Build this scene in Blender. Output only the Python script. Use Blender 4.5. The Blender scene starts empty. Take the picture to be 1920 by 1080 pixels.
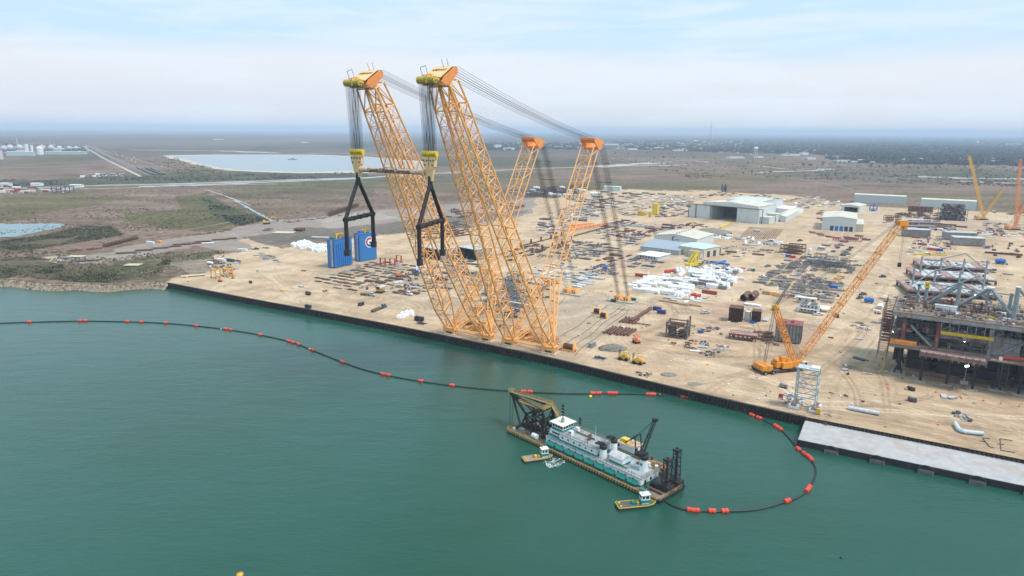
import bpy, math, random
import numpy as np
from mathutils import Vector, Matrix
R=math.radians; rnd=random.Random(7); nrng=np.random.default_rng(5)
C=bpy.context.scene.collection
sc=bpy.context.scene
# ---------------------------------------------------------------- camera
F=1280.0; CH=130.0; PITCH=R(13.0); ROLL=R(0.42)
fw=np.array([0,math.cos(PITCH),-math.sin(PITCH)]); r0=np.array([1.,0,0]); u0=np.cross(r0,fw)
rt=r0*math.cos(ROLL)+u0*math.sin(ROLL); up=-r0*math.sin(ROLL)+u0*math.cos(ROLL)
cd=bpy.data.cameras.new('camera'); cam=bpy.data.objects.new('camera',cd); C.objects.link(cam)
cd.sensor_width=36; cd.lens=24; cd.clip_start=1; cd.clip_end=120000
M=Matrix(((rt[0],up[0],-fw[0],0),(rt[1],up[1],-fw[1],0),(rt[2],up[2],-fw[2],CH),(0,0,0,1))); cam.matrix_world=M
sc.camera=cam
def at(x,y,z=0.0):
    "ground point seen at this place of the survey photo"
    d=fw*F+rt*(x-960)-up*(y-540); t=(z-CH)/d[2]; return Vector((d[0]*t,d[1]*t,z))
def px(p):
    v=np.array(p,float)-np.array([0,0,CH]); w=v@fw
    return 960+F*(v@rt)/w, 540-F*(v@up)/w
# ---------------------------------------------------------------- sky, sun
SUN_EL=58; SUN_AZ=115
world=bpy.data.worlds.new('World'); sc.world=world; world.use_nodes=True
nt=world.node_tree; nt.nodes.clear()
def N(nt,t,**k):
    n=nt.nodes.new(t)
    for a,b in k.items():
        if a.startswith('i_'): n.inputs[a[2:].replace('_',' ')].default_value=b
        elif a[0]=='n' and a[1:].isdigit(): n.inputs[int(a[1:])].default_value=b
        else: setattr(n,a,b)
    return n
out=N(nt,'ShaderNodeOutputWorld'); bg=N(nt,'ShaderNodeBackground'); bg.inputs[1].default_value=0.1
sky=N(nt,'ShaderNodeTexSky',sky_type='NISHITA',sun_disc=False,sun_elevation=R(SUN_EL),sun_rotation=R(SUN_AZ)); sky.dust_density=2
tc=N(nt,'ShaderNodeTexCoord'); mp=N(nt,'ShaderNodeMapping'); mp.inputs['Scale'].default_value=(2.6,2.6,20)
no=N(nt,'ShaderNodeTexNoise'); no.inputs['Scale'].default_value=1.6; no.inputs['Detail'].default_value=7; no.inputs['Roughness'].default_value=.55
no.inputs['Distortion'].default_value=.4
cr=N(nt,'ShaderNodeValToRGB'); cr.color_ramp.elements[0].position=.43; cr.color_ramp.elements[1].position=.60
sep=N(nt,'ShaderNodeSeparateXYZ')
lowb=N(nt,'ShaderNodeValToRGB')   # more cloud low in the sky
e_=lowb.color_ramp.elements; e_[0].position=0; e_[0].color=(.3,.3,.3,1); e_[1].position=.30; e_[1].color=(.55,.55,.55,1)
q=e_.new(.05); q.color=(.7,.7,.7,1); q=e_.new(.11); q.color=(.6,.6,.6,1)
hor=N(nt,'ShaderNodeValToRGB')
h_=hor.color_ramp.elements; h_[0].position=0; h_[0].color=(6.6,7.1,7.8,1); h_[1].position=.3; h_[1].color=(5.2,7.3,9.0,1)
q=h_.new(.035); q.color=(6.9,7.3,8.0,1); q=h_.new(.085); q.color=(7.5,7.7,8.3,1); q=h_.new(.12); q.color=(5.4,7.3,8.8,1)
hn=N(nt,'ShaderNodeTexNoise'); hn.inputs['Scale'].default_value=1.1; hn.inputs['Detail'].default_value=3
ha=N(nt,'ShaderNodeMath',operation='MULTIPLY_ADD'); ha.inputs[1].default_value=.10; ha.inputs[2].default_value=-.05
hb=N(nt,'ShaderNodeMath',operation='MULTIPLY'); hc=N(nt,'ShaderNodeMath',operation='ADD')
m1=N(nt,'ShaderNodeMixRGB'); m2=N(nt,'ShaderNodeMixRGB'); m1.inputs[0].default_value=.94
wh=N(nt,'ShaderNodeRGB'); wh.outputs[0].default_value=(7.1,7.9,8.7,1)
L=nt.links.new
L(tc.outputs['Generated'],mp.inputs[0]); L(mp.outputs[0],no.inputs[0]); L(tc.outputs['Generated'],sep.inputs[0])
L(tc.outputs['Generated'],hn.inputs[0]); L(hn.outputs[0],ha.inputs[0])
L(ha.outputs[0],hb.inputs[0]); hb.inputs[1].default_value=1; L(hb.outputs[0],hc.inputs[0]); L(sep.outputs[2],hc.inputs[1])
L(hc.outputs[0],hor.inputs[0]); L(hc.outputs[0],lowb.inputs[0])
L(sky.outputs[0],m1.inputs[1]); L(hor.outputs[0],m1.inputs[2])
mm=N(nt,'ShaderNodeMath',operation='MULTIPLY'); L(no.outputs[0],cr.inputs[0]); L(cr.outputs[0],mm.inputs[0]); L(lowb.outputs[0],mm.inputs[1])
L(mm.outputs[0],m2.inputs[0]); L(m1.outputs[0],m2.inputs[1]); L(wh.outputs[0],m2.inputs[2]); L(m2.outputs[0],bg.inputs[0]); L(bg.outputs[0],out.inputs[0])
sl=bpy.data.lights.new('sun','SUN'); sl.energy=2.8; sl.angle=R(12); sl.color=(1,.95,.88)
so=bpy.data.objects.new('sun',sl); C.objects.link(so)
so.rotation_euler=(R(90-SUN_EL),0,R(180-SUN_AZ)); so.location=(0,0,500)
sc.view_settings.view_transform='Standard'; sc.view_settings.look='None'; sc.view_settings.gamma=1; sc.view_settings.exposure=0.25
sc.cycles.max_bounces=5; sc.cycles.diffuse_bounces=2; sc.cycles.glossy_bounces=2; sc.cycles.volume_bounces=1
sc.cycles.use_denoising=True

# ---------------------------------------------------------------- materials
MATS={}
def mat(name,col,rough=.7,metal=0,var=.18,scale=.6,dirt=None,dscale=.25,dpos=(.52,.68),emit=0):
    if name in MATS: return MATS[name]
    m=bpy.data.materials.new(name); m.use_nodes=True; t=m.node_tree; b=t.nodes['Principled BSDF']; MATS[name]=m
    b.inputs['Roughness'].default_value=rough; b.inputs['Metallic'].default_value=metal
    if emit:
        b.inputs['Emission Color'].default_value=(*col,1); b.inputs['Emission Strength'].default_value=emit
    g=N(t,'ShaderNodeNewGeometry'); oi=N(t,'ShaderNodeObjectInfo')
    n1=N(t,'ShaderNodeTexNoise'); n1.inputs['Scale'].default_value=scale; n1.inputs['Detail'].default_value=5
    t.links.new(g.outputs['Position'],n1.inputs[0])
    mr=N(t,'ShaderNodeMapRange'); mr.inputs[1].default_value=.3; mr.inputs[2].default_value=.7; mr.inputs[3].default_value=1-var; mr.inputs[4].default_value=1+var
    t.links.new(n1.outputs[0],mr.inputs[0])
    mo=N(t,'ShaderNodeMapRange'); mo.inputs[3].default_value=1-var*.5; mo.inputs[4].default_value=1+var*.5
    t.links.new(oi.outputs['Random'],mo.inputs[0])
    mu=N(t,'ShaderNodeMath',operation='MULTIPLY'); t.links.new(mr.outputs[0],mu.inputs[0]); t.links.new(mo.outputs[0],mu.inputs[1])
    vm=N(t,'ShaderNodeVectorMath',operation='SCALE'); vm.inputs[0].default_value=col; t.links.new(mu.outputs[0],vm.inputs['Scale'])
    last=vm.outputs[0]
    if dirt:
        n2=N(t,'ShaderNodeTexNoise'); n2.inputs['Scale'].default_value=dscale; n2.inputs['Detail'].default_value=6; n2.inputs['Roughness'].default_value=.65
        t.links.new(g.outputs['Position'],n2.inputs[0])
        r2=N(t,'ShaderNodeMapRange'); r2.inputs[1].default_value=dpos[0]; r2.inputs[2].default_value=dpos[1]; t.links.new(n2.outputs[0],r2.inputs[0])
        mx=N(t,'ShaderNodeMixRGB'); mx.inputs[2].default_value=(*dirt,1); t.links.new(r2.outputs[0],mx.inputs[0]); t.links.new(last,mx.inputs[1]); last=mx.outputs[0]
    t.links.new(last,b.inputs['Base Color'])
    return m
RUSTC=(.12,.055,.03)
ORG=mat('crane_orange',(.89,.455,.155),.5,var=.09,dirt=(.50,.24,.08),dscale=.35,dpos=(.55,.75))
ORG2=mat('orange_red_paint',(.80,.29,.075),.5,var=.1)
CREAM=mat('cream_paint',(.84,.55,.26),.55,var=.06)
HYEL=mat('olive_yellow_sheave',(.50,.38,.05),.6)
BLK=mat('black_steel',(.022,.02,.02),.6,var=.3,dirt=(.06,.045,.04))
ROPE=mat('wire_rope',(.07,.07,.075),.6)
ROPEB=mat('brown_wire_rope',(.07,.035,.03),.8)
SLING=mat('black_sling_pipe',(.018,.013,.011),.7,var=.3,dirt=(.04,.025,.018))
YEL=mat('machine_yellow',(.72,.42,.03),.5,var=.1,dirt=(.3,.2,.06))
YEL2=mat('bright_yellow',(.75,.55,.04),.5,var=.08)
GREY=mat('grey_paint',(.26,.275,.28),.55,dirt=(.19,.14,.11),dpos=(.48,.66))
LGREY=mat('light_grey_paint',(.50,.52,.53),.6,dirt=(.34,.28,.22))
DGREY=mat('dark_grey_steel',(.085,.085,.09),.6,var=.3,dirt=(.14,.09,.07))
WHITE=mat('white_paint',(.78,.79,.79),.5,var=.05,dirt=(.52,.49,.44),dpos=(.6,.85))
TARP=mat('white_wrap',(.80,.81,.82),.5,var=.12,dirt=(.58,.58,.57),dscale=.3,dpos=(.57,.78))
RUST=mat('rusty_steel',(.16,.075,.05),.85,var=.3,dirt=(.08,.045,.035))
RUSTL=mat('pale_rusty_steel',(.27,.16,.11),.85,var=.3,dirt=(.14,.08,.06))
PRIMER=mat('red_primer',(.27,.07,.065),.8,var=.2,dirt=(.3,.22,.19))
PINK=mat('dusty_red_deck',(.36,.23,.20),.85,var=.15,dirt=(.22,.1,.09))
RED=mat('red_paint',(.58,.055,.03),.5)
FLOAT=mat('red_float_plastic',(.80,.065,.035),.4,var=.12)
BLUE=mat('blue_paint',(.02,.14,.50),.45,var=.1)
BLUEC=mat('blue_cladding',(.02,.17,.45),.5,var=.06)
NAVY=mat('navy_paint',(.03,.05,.22),.5)
TEAL=mat('teal_paint',(.0,.24,.19),.5,var=.1)
GREEN=mat('green_paint',(.03,.16,.07),.6)
GLASS=mat('dark_glass',(.02,.03,.04),.1,var=.1)
RUBBER=mat('tyre_rubber',(.02,.02,.02),.9)
CONC=mat('concrete',(.42,.39,.34),.9,dirt=(.30,.26,.22))
WOOD=mat('timber',(.34,.23,.13),.9,var=.25)
TAN=mat('tan_crate',(.50,.36,.22),.9,var=.2)
ROOFC=mat('cream_roof',(.62,.58,.48),.6,var=.05,dirt=(.46,.41,.33),dscale=.1)
ROOFB=mat('pale_blue_roof',(.52,.63,.68),.5,var=.05,dirt=(.38,.46,.5),dscale=.1)
WALLW=mat('pale_grey_cladding',(.56,.61,.61),.6,var=.04,dirt=(.46,.48,.46),dscale=.12,dpos=(.58,.75))
WALLC=mat('cream_cladding',(.55,.50,.39),.7,var=.06)
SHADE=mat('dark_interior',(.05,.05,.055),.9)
BRNDECK=mat('deck_brown_grey',(.25,.20,.155),.85,var=.2,dirt=(.12,.08,.06),dscale=1.)
DKROOF=mat('grey_deck_paint',(.30,.35,.38),.7,dirt=(.2,.2,.2))
DECKY=mat('deck_yellow_brown',(.36,.25,.09),.8,var=.2)
CYAN=mat('pale_cyan_steel',(.46,.52,.52),.6)
LAMP=mat('lamp_glow',(1,.93,.75),.5,emit=14)
LEAF=mat('scrub_leaf',(.10,.095,.05),.9,var=.45,scale=.03)
LEAFD=mat('dark_leaf',(.095,.092,.05),.9,var=.4,scale=.02)
GRV=mat('gravel',(.26,.23,.19),.95,var=.25,scale=.8)
BARGE=mat('barge_deck_concrete',(.43,.42,.42),.85,var=.12,scale=.35,dirt=(.37,.31,.26),dscale=.09,dpos=(.5,.72))
PALEROAD=mat('caliche_road',(.46,.42,.36),.95,var=.15,scale=.05)
GREYROAD=mat('grey_dirt_road',(.22,.19,.175),.95,var=.12,scale=.08,dirt=(.3,.27,.24),dscale=.04)
TRAIN=mat('rail_car_dark',(.06,.06,.07),.8)
TEXTM=mat('lettering_black',(.03,.03,.05),.6)
WALLS_P=[mat('house_white',(.62,.62,.60),.8),mat('house_tan',(.40,.36,.31),.8),mat('house_grey',(.35,.36,.38),.8)]

# ---------------------------------------------------------------- mesh helper
class MB:
    def __init__(s): s.v=[]; s.f=[]; s.m=[]; s.mats=[]; s.cur=0; s.g=[]
    def use(s,m):
        if m not in s.mats: s.mats.append(m)
        s.cur=s.mats.index(m); return s
    def add(s,vs,fs):
        o=len(s.v); s.g.append((o,len(s.f))); s.v+= [tuple(v) for v in vs]; s.f+=[tuple(i+o for i in f) for f in fs]; s.m+=[s.cur]*len(fs); return s
    def hexa(s,p):   # 8 points: bottom 4 ccw, top 4 ccw
        return s.add(p,[(3,2,1,0),(4,5,6,7),(0,1,5,4),(1,2,6,5),(2,3,7,6),(3,0,4,7)])
    def box(s,x0,x1,y0,y1,z0,z1,rz=0,c=None):
        p=[(x0,y0,z0),(x1,y0,z0),(x1,y1,z0),(x0,y1,z0),(x0,y0,z1),(x1,y0,z1),(x1,y1,z1),(x0,y1,z1)]
        if rz:
            cx,cy=c or ((x0+x1)/2,(y0+y1)/2); ca,sa=math.cos(rz),math.sin(rz)
            p=[(cx+(a-cx)*ca-(b-cy)*sa,cy+(a-cx)*sa+(b-cy)*ca,d) for a,b,d in p]
        return s.hexa(p)
    def bar(s,p,q,w,h=None):   # square bar between two points
        h=h or w; p=Vector(p);q=Vector(q);d=(q-p)
        if d.length<1e-6: return s
        d.normalize(); a=d.cross(Vector((0,0,1))) if abs(d.z)<.95 else d.cross(Vector((0,1,0)))
        a.normalize(); b=a.cross(d); a=a*w/2;b=b*h/2
        return s.hexa([p-a-b,p+a-b,p+a+b,p-a+b,q-a-b,q+a-b,q+a+b,q-a+b])
    def tube(s,p,q,r,n=6,r2=None,cap=True):
        p=Vector(p);q=Vector(q);d=q-p
        if d.length<1e-6: return s
        r2=r if r2 is None else r2
        d.normalize(); a=d.cross(Vector((0,0,1))) if abs(d.z)<.95 else d.cross(Vector((0,1,0)))
        a.normalize(); b=d.cross(a); vs=[]
        for c,rr in ((p,r),(q,r2)):
            for i in range(n):
                t=2*math.pi*i/n; vs.append(c+(a*math.cos(t)+b*math.sin(t))*rr)
        fs=[(i,(i+1)%n,n+(i+1)%n,n+i) for i in range(n)]
        if cap: fs+=[tuple(range(n-1,-1,-1)),tuple(range(n,2*n))]
        return s.add(vs,fs)
    def path(s,pts,r,n=5):
        for a,b in zip(pts[:-1],pts[1:]): s.tube(a,b,r,n)
        return s
    def prism(s,poly,z0,z1):
        n=len(poly); return s.add([(a,b,z0) for a,b in poly]+[(a,b,z1) for a,b in poly],[tuple(range(n-1,-1,-1)),tuple(range(n,2*n))]+[(i,(i+1)%n,n+(i+1)%n,n+i) for i in range(n)])
    def extr(s,poly,axis,a0,a1):  # polygon in the plane normal to axis
        f=(lambda u,v,a:(a,u,v)) if axis=='x' else (lambda u,v,a:(u,a,v))
        n=len(poly); return s.add([f(u,v,a0) for u,v in poly]+[f(u,v,a1) for u,v in poly],[tuple(range(n-1,-1,-1)),tuple(range(n,2*n))]+[(i,(i+1)%n,n+(i+1)%n,n+i) for i in range(n)])
    def lump(s,c,rx,ry,rz,seed=0,n=7,m=4,j=.18):
        r=random.Random(seed); vs=[];
        for k in range(m+1):
            ph=math.pi/2*k/m
            for i in range(n):
                t=2*math.pi*i/n; q=1+r.uniform(-j,j)
                vs.append((c[0]+rx*math.cos(t)*math.cos(ph)*q if k<m else c[0],c[1]+ry*math.sin(t)*math.cos(ph)*q if k<m else c[1],c[2]+rz*math.sin(ph)*(1+r.uniform(-j,j)*.5)))
        fs=[]
        for k in range(m):
            for i in range(n): fs.append((k*n+i,k*n+(i+1)%n,(k+1)*n+(i+1)%n,(k+1)*n+i))
        return s.add(vs,fs)
    def lat(s,A,B,n,rc,rl,x=False,cn=6):
        "lattice between two rings of corners"
        A=[Vector(a) for a in A];B=[Vector(b) for b in B];k=len(A)
        P=lambda c,t:A[c].lerp(B[c],t)
        for c in range(k): s.tube(A[c],B[c],rc,cn)
        for i in range(n+1):
            t=i/n
            for c in range(k):
                d=(c+1)%k
                s.tube(P(c,t),P(d,t),rl,4,cap=False)
                if i<n:
                    t2=(i+1)/n
                    if x or (i+c)%2==0: s.tube(P(c,t),P(d,t2),rl,4,cap=False)
                    if x or (i+c)%2==1: s.tube(P(d,t),P(c,t2),rl,4,cap=False)
        return s
    def mesh(s,name,m=None):
        me=bpy.data.meshes.new(name); me.from_pydata(s.v,[],s.f)
        ms=s.mats or [m]
        for q in ms: me.materials.append(q)
        if len(ms)>1: me.polygons.foreach_set('material_index',s.m)
        me.update(); return me
    def build(s,name,m=None,parent=None,loc=None,rz=0):
        o=bpy.data.objects.new(name,s.mesh(name,m)); C.objects.link(o)
        if parent: o.parent=parent
        if loc is not None: o.location=loc
        o.rotation_euler.z=rz
        return o
def each(b,name,parent):
    "every primitive of b becomes a part of its own"
    g=b.g+[(len(b.v),len(b.f))]
    for (v0,f0),(v1,f1) in zip(g[:-1],g[1:]):
        c=MB(); c.use(b.mats[b.m[f0]]); c.add(b.v[v0:v1],[tuple(i-v0 for i in f) for f in b.f[f0:f1]]); c.build(name,parent=parent)
def mb(m=None):
    b=MB()
    if m: b.use(m)
    return b
def tag(o,label,cat,group=None,kind=None):
    if kind: o['kind']=kind
    if label: o['label']=label
    if cat: o['category']=cat; o['kind']=kind or 'thing'
    if group: o['group']=group
    return o
def thing(name,label,cat,loc=(0,0,0),rz=0,group=None):
    o=bpy.data.objects.new(name,None); C.objects.link(o); o.location=loc; o.rotation_euler.z=rz; o.empty_display_size=.1
    return tag(o,label,cat,group)
KIDS={}
def copy_tree(o,parent=None):
    c=o.copy(); C.objects.link(c)
    if parent: c.parent=parent
    for ch in o.children: copy_tree(ch,c)
    return c
def struct(o): o['kind']='structure'; return o
AUTO=[]   # things whose label gets its place in the row at the end
def auto(o,base,place,cat,group=None):
    o['category']=cat; o['kind']='thing'; o['group']=group or (base+'s '+place)[:80]; AUTO.append((o,base,place)); return o
ORD='first second third fourth fifth sixth seventh eighth ninth tenth eleventh twelfth thirteenth fourteenth fifteenth sixteenth seventeenth eighteenth nineteenth'.split()
TENS={2:'twenty',3:'thirty',4:'forty',5:'fifty',6:'sixty',7:'seventy',8:'eighty',9:'ninety'}
TENO={2:'twentieth',3:'thirtieth',4:'fortieth',5:'fiftieth',6:'sixtieth',7:'seventieth',8:'eightieth',9:'ninetieth'}
def ordw(i):
    if i<=19: return ORD[i-1]
    return TENO[i//10] if i%10==0 else TENS[i//10]+'-'+ORD[i%10-1]
EA=math.atan2(-.53,.848)          # direction of the quay
e=Vector((.848,-.53,0)); nn=Vector((.53,.848,0))
def text(s,size,m,parent,loc,rot,name='lettering',ext=.03,align='CENTER',sx=1):
    c=bpy.data.curves.new(name,'FONT'); c.body=s; c.size=size; c.extrude=ext; c.align_x=align; c.align_y='CENTER'; c.offset=size*.012
    tmp=bpy.data.objects.new('tmp_text',c); C.objects.link(tmp); c.materials.append(m); bpy.context.view_layer.update()
    me=bpy.data.meshes.new_from_object(tmp.evaluated_get(bpy.context.evaluated_depsgraph_get())); bpy.data.objects.remove(tmp)
    o=bpy.data.objects.new(name,me); C.objects.link(o); o.parent=parent; o.location=loc; o.rotation_euler=rot; o.scale.x=sx; return o
HAZE=7.5e-5
# ---------------------------------------------------------------- the land, one sheet to the horizon
ZW=-4.5
QUAY=[(316,530),(455,557),(600,583.5),(720,606),(840,630),(940,651),(1040,672),(1160,701),(1280,729.5),(1400,757),(1512,782),(1640,807),(1780,834),(1920,862)]
QW=[at(*p) for p in QUAY]
d_=(QW[-1]-QW[-3]).normalized(); QW.append(QW[-1]+d_*900)
SHORE=[(-160,512),(-60,520),(0,524),(30,524),(62,529),(95,531),(125,532),(150,530),(178,533),(215,534),(245,531),(262,529),(290,528),(316,530)]
SW=[at(*p) for p in SHORE]; SW[0:0]=[SW[0]+Vector((-1500,250,0))]
def vnoise(x,y,seed=0):
    xi=np.floor(x).astype(np.int64); yi=np.floor(y).astype(np.int64); xf=x-xi; yf=y-yi
    def h(a,b):
        n=(a*374761393+b*668265263+seed*1442695041)&0xffffffff; n=((n^(n>>13))*1274126177)&0xffffffff; return ((n^(n>>16))&0xffff)/65535.
    u=xf*xf*(3-2*xf); v=yf*yf*(3-2*yf)
    return (h(xi,yi)*(1-u)+h(xi+1,yi)*u)*(1-v)+(h(xi,yi+1)*(1-u)+h(xi+1,yi+1)*u)*v
def fbm(x,y,o=4,seed=0):
    s=0;a=1;t=0
    for k in range(o): s=s+a*vnoise(x*2**k,y*2**k,seed+k); t+=a; a*=.55
    return s/t
def inpoly(x,y,poly):
    r=np.zeros(x.shape,bool); n=len(poly); j=n-1
    for i in range(n):
        xi,yi=poly[i]; xj,yj=poly[j]
        if yi!=yj: r^=((yi>y)!=(yj>y))&(x<(xj-xi)*(y-yi)/(yj-yi)+xi)
        j=i
    return r
def segdist(x,y,line):
    d=np.full(x.shape,1e9)
    for (x0,y0),(x1,y1) in zip(line[:-1],line[1:]):
        dx,dy=x1-x0,y1-y0; t=np.clip(((x-x0)*dx+(y-y0)*dy)/(dx*dx+dy*dy+1e-9),0,1); d=np.minimum(d,np.hypot(x-x0-t*dx,y-y0-t*dy))
    return d
rimpts=SW[:-1]+QW
azs=[math.atan2(p.x,p.y) for p in rimpts]; rs=[math.hypot(p.x,p.y) for p in rimpts]
# azimuth is monotone along the rim
az=np.unique(np.concatenate([np.linspace(azs[0],azs[-1],1500),np.array(azs)]))
rim=np.zeros(len(az))
for k in range(len(rimpts)-1):
    a0,a1=azs[k],azs[k+1]; p,q=rimpts[k],rimpts[k+1]
    for i in np.where((az>=min(a0,a1)-1e-9)&(az<=max(a0,a1)+1e-9))[0]:
        s_,c_=math.sin(az[i]),math.cos(az[i]); ex,ey=q.x-p.x,q.y-p.y
        den=s_*ey-c_*ex; rim[i]=(p.x*ey-p.y*ex)/den
NR=300
tt=np.linspace(0,1,NR)[:,None]
lo=np.arctan(CH/rim)[None,:]; hi=math.atan(CH/46000)
ang=lo*(1-tt)+hi*tt
rr=CH/np.tan(ang); X=rr*np.sin(az)[None,:]; Y=rr*np.cos(az)[None,:]
def proj(X,Y,Z=0):
    w=X*fw[0]+Y*fw[1]+(Z-CH)*fw[2]
    return 960+F*(X*rt[0]+Y*rt[1]+(Z-CH)*rt[2])/w, 540-F*(X*up[0]+Y*up[1]+(Z-CH)*up[2])/w
PX,PY=proj(X,Y)
w1=(fbm(X/40,Y/40,4,3)-.5); w2=(fbm(X/40,Y/40,4,13)-.5)
amp=np.clip((PY-240)/60,.15,1)*5
QX=PX+w1*amp*6; QY=PY+w2*amp*2
COL=np.zeros(X.shape+(4,)); COL[...,3]=1
def paint(mask,c,veg=None):
    w=np.asarray(mask,float)[...,None]; COL[...,:3]=COL[...,:3]*(1-w)+np.array(c)*w
    if veg is not None: COL[...,3]=COL[...,3]*(1-w[...,0])+veg*w[...,0]
BR=(.205,.138,.102); OL=(.135,.115,.048); DG=(.06,.066,.036); SAND=(.565,.415,.275)
paint(np.ones(X.shape),BR,1)
f1=fbm(X/330,Y/330,5,21); f2=fbm(X/900,Y/1500,5,31); f3=fbm(X/90,Y/90,4,41)
paint(np.clip((f1-.5)*7,0,1)*.8,OL); paint(np.clip((f2-.52)*7,0,1)*.7,DG); paint(np.clip((.44-f1)*7,0,1)*.7,(.235,.165,.125))
paint(np.clip((f3-.62)*6,0,1)*.6,DG)
far=np.clip((296-PY)/14,0,1); paint(far*.5,(.085,.075,.055))
f4=fbm(X/1200,Y/3000,5,51)
paint(far*np.clip((f4-.5)*8,0,1)*.8,(.16,.12,.09)); paint(far*np.clip((.45-f4)*8,0,1)*.8,DG)
# wooded town side, right
def ss(a,b,v): t=np.clip((v-a)/(b-a),0,1); return t*t*(3-2*t)
wood=inpoly(QX,QY,[(880,240),(2400,240),(2400,330),(1920,306),(1760,302),(1640,296),(1520,289),(1400,287),(1300,283),(1180,280),(1100,276),(950,270)])
paint(wood*(.55+.45*ss(1300,1500,PX)),(.04,.052,.04),1)
# named patches of scrub on the left (as the photo shows them)
for poly,c,o in [
  ([(0,366),(130,362),(230,366),(300,370),(200,380),(60,392),(0,392)],OL,.8),
  ([(0,390),(100,385),(190,378),(195,384),(110,396),(60,408),(0,420)],OL,.8),
  ([(330,372),(385,360),(420,385),(470,400),(500,412),(440,425),(395,432),(330,432),(230,415),(230,402),(320,395),(345,388)],(.115,.105,.04),.85),
  ([(370,372),(400,372),(440,392),(500,412),(450,425),(405,415)],(.08,.085,.05),.65),
  ([(560,345),(700,340),(700,365),(600,372),(440,375),(400,352)],(.12,.105,.06),.6),
  ([(100,395),(170,388),(160,402),(130,412),(90,410)],BR,.5),
  ([(160,420),(210,425),(230,440),(180,450),(60,468),(0,470),(0,452),(90,440)],(.085,.085,.045),.65),
  ([(0,487),(60,482),(110,490),(120,505),(70,520),(0,515)],(.08,.082,.045),.7),
  ([(220,490),(330,478),(400,470),(420,480),(330,500),(240,515),(150,512)],(.085,.09,.04),.8),
  ([(110,505),(300,515),(316,522),(200,530),(60,522)],(.075,.075,.04),.7),
  ([(0,338),(200,332),(420,325),(690,322),(690,334),(420,340),(200,350),(0,352)],(.07,.075,.05),.8),
  ([(1430,318),(1560,312),(1800,318),(1920,330),(1920,350),(1700,345),(1560,338),(1440,332)],(.085,.085,.05),.6),
  ([(560,330),(1000,322),(1000,332),(700,340),(560,342)],(.08,.085,.055),.6)]:
    paint(inpoly(QX,QY,poly)*o,c,1)
# grey working dirt behind the quay and the dirt road
GD=(.30,.25,.215)
paint(inpoly(QX,QY,[(80,489),(150,480),(250,462),(350,444),(430,430),(510,415),(600,405),(690,392),(800,388),(1000,372),(1060,362),(1080,372),(1010,392),(900,425),(700,446),(600,440),(520,450),(470,470),(420,470),(360,462),(250,486),(160,494)])*.95,GD,.2)
paint(inpoly(QX,QY,[(455,445),(560,430),(640,425),(730,418),(900,400),(985,395),(940,412),(800,432),(690,446),(560,455),(500,460)])*.85,(.15,.125,.10),.6)
paint(inpoly(QX,QY,[(590,412),(640,400),(720,398),(740,410),(650,425),(600,425)])*.7,(.36,.32,.27),.1)
paint(inpoly(QX,QY,[(300,497),(360,488),(420,478),(430,492),(400,506),(360,515),(320,500)])*.5,(.33,.27,.21),.3)
paint(inpoly(QX,QY,[(78,482),(105,478),(125,488),(110,496)])*.8,(.45,.36,.26),0)
yard=[(300,534),(322,524),(352,516),(385,511),(400,503),(412,495),(392,486),(400,478),(440,474),(475,468),(455,452),(470,447),(500,460),(530,467),(560,462),(620,452),(700,442),(790,434),(880,428),(935,414),(985,402),(1010,388),(1000,374),(1060,362),(1130,354),(1330,358),(1450,365),(1530,372),(1600,384),(1700,390),(1830,396),(1920,398),(2400,430),(2400,1400),(1500,1400),(1000,700)]
ym=inpoly(QX,QY,yard); paint(ym,SAND,0)
g1=fbm(X/60,Y/60,5,61); g2=fbm((X*.53+Y*.848)/160,(X*.848-Y*.53)/14,4,71); g3=fbm((X*.848-Y*.53)/170,(X*.53+Y*.848)/12,4,81)
paint(ym*np.clip((g1-.5)*4,0,1)*.5,(.45,.325,.205)); paint(ym*np.clip((.46-g1)*5,0,1)*.5,(.60,.48,.345))
paint(ym*np.clip((g2-.52)*7,0,1)*.45,(.36,.255,.165)); paint(ym*np.clip((g3-.52)*7,0,1)*.45,(.37,.265,.17))
# pads: crane working pad, dark stained strip along the boom feet, crushed concrete
def wpoly(pts): return inpoly(PX+w1*3,PY+w2*2,pts)
paint(wpoly([(1040,560),(1190,552),(1235,585),(1090,660),(1045,650)])*.4,(.46,.39,.30),0)
paint(wpoly([(800,620),(840,612),(950,632),(1100,665),(1130,682),(1040,680),(900,648)])*.55,(.28,.22,.17),0)
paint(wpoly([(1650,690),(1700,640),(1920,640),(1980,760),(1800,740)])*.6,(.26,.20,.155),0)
paint(wpoly([(600,500),(720,485),(760,500),(700,520),(590,515)])*.4,(.38,.29,.2),0)
for cx,cy,rx,ry,c,o in [(1370,590,65,22,(.42,.25,.20),.6),(1245,424,45,9,(.42,.25,.21),.6),(1490,625,75,28,(.36,.235,.20),.6),(1360,620,60,15,(.40,.25,.21),.4),(1700,500,70,18,(.42,.27,.21),.5),(1190,490,70,14,(.44,.29,.22),.4),
    (1350,447,90,9,(.50,.32,.20),.5),(1560,455,45,10,(.42,.29,.23),.4),(1760,420,120,12,(.42,.31,.26),.5),(1490,440,60,8,(.46,.33,.22),.3),(1620,470,160,10,(.44,.33,.23),.35),(1130,655,30,8,(.30,.25,.2),.5),(700,540,80,16,(.45,.33,.22),.4),(1020,600,60,30,(.40,.32,.24),.4),(1440,405,90,16,(.50,.37,.25),.4)]:
    d=((PX-cx)/rx)**2+((PY-cy)/ry)**2+(f3-.5)*1.2; paint(ym*np.clip(1.4-d,0,1)*o,c,0)
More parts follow.
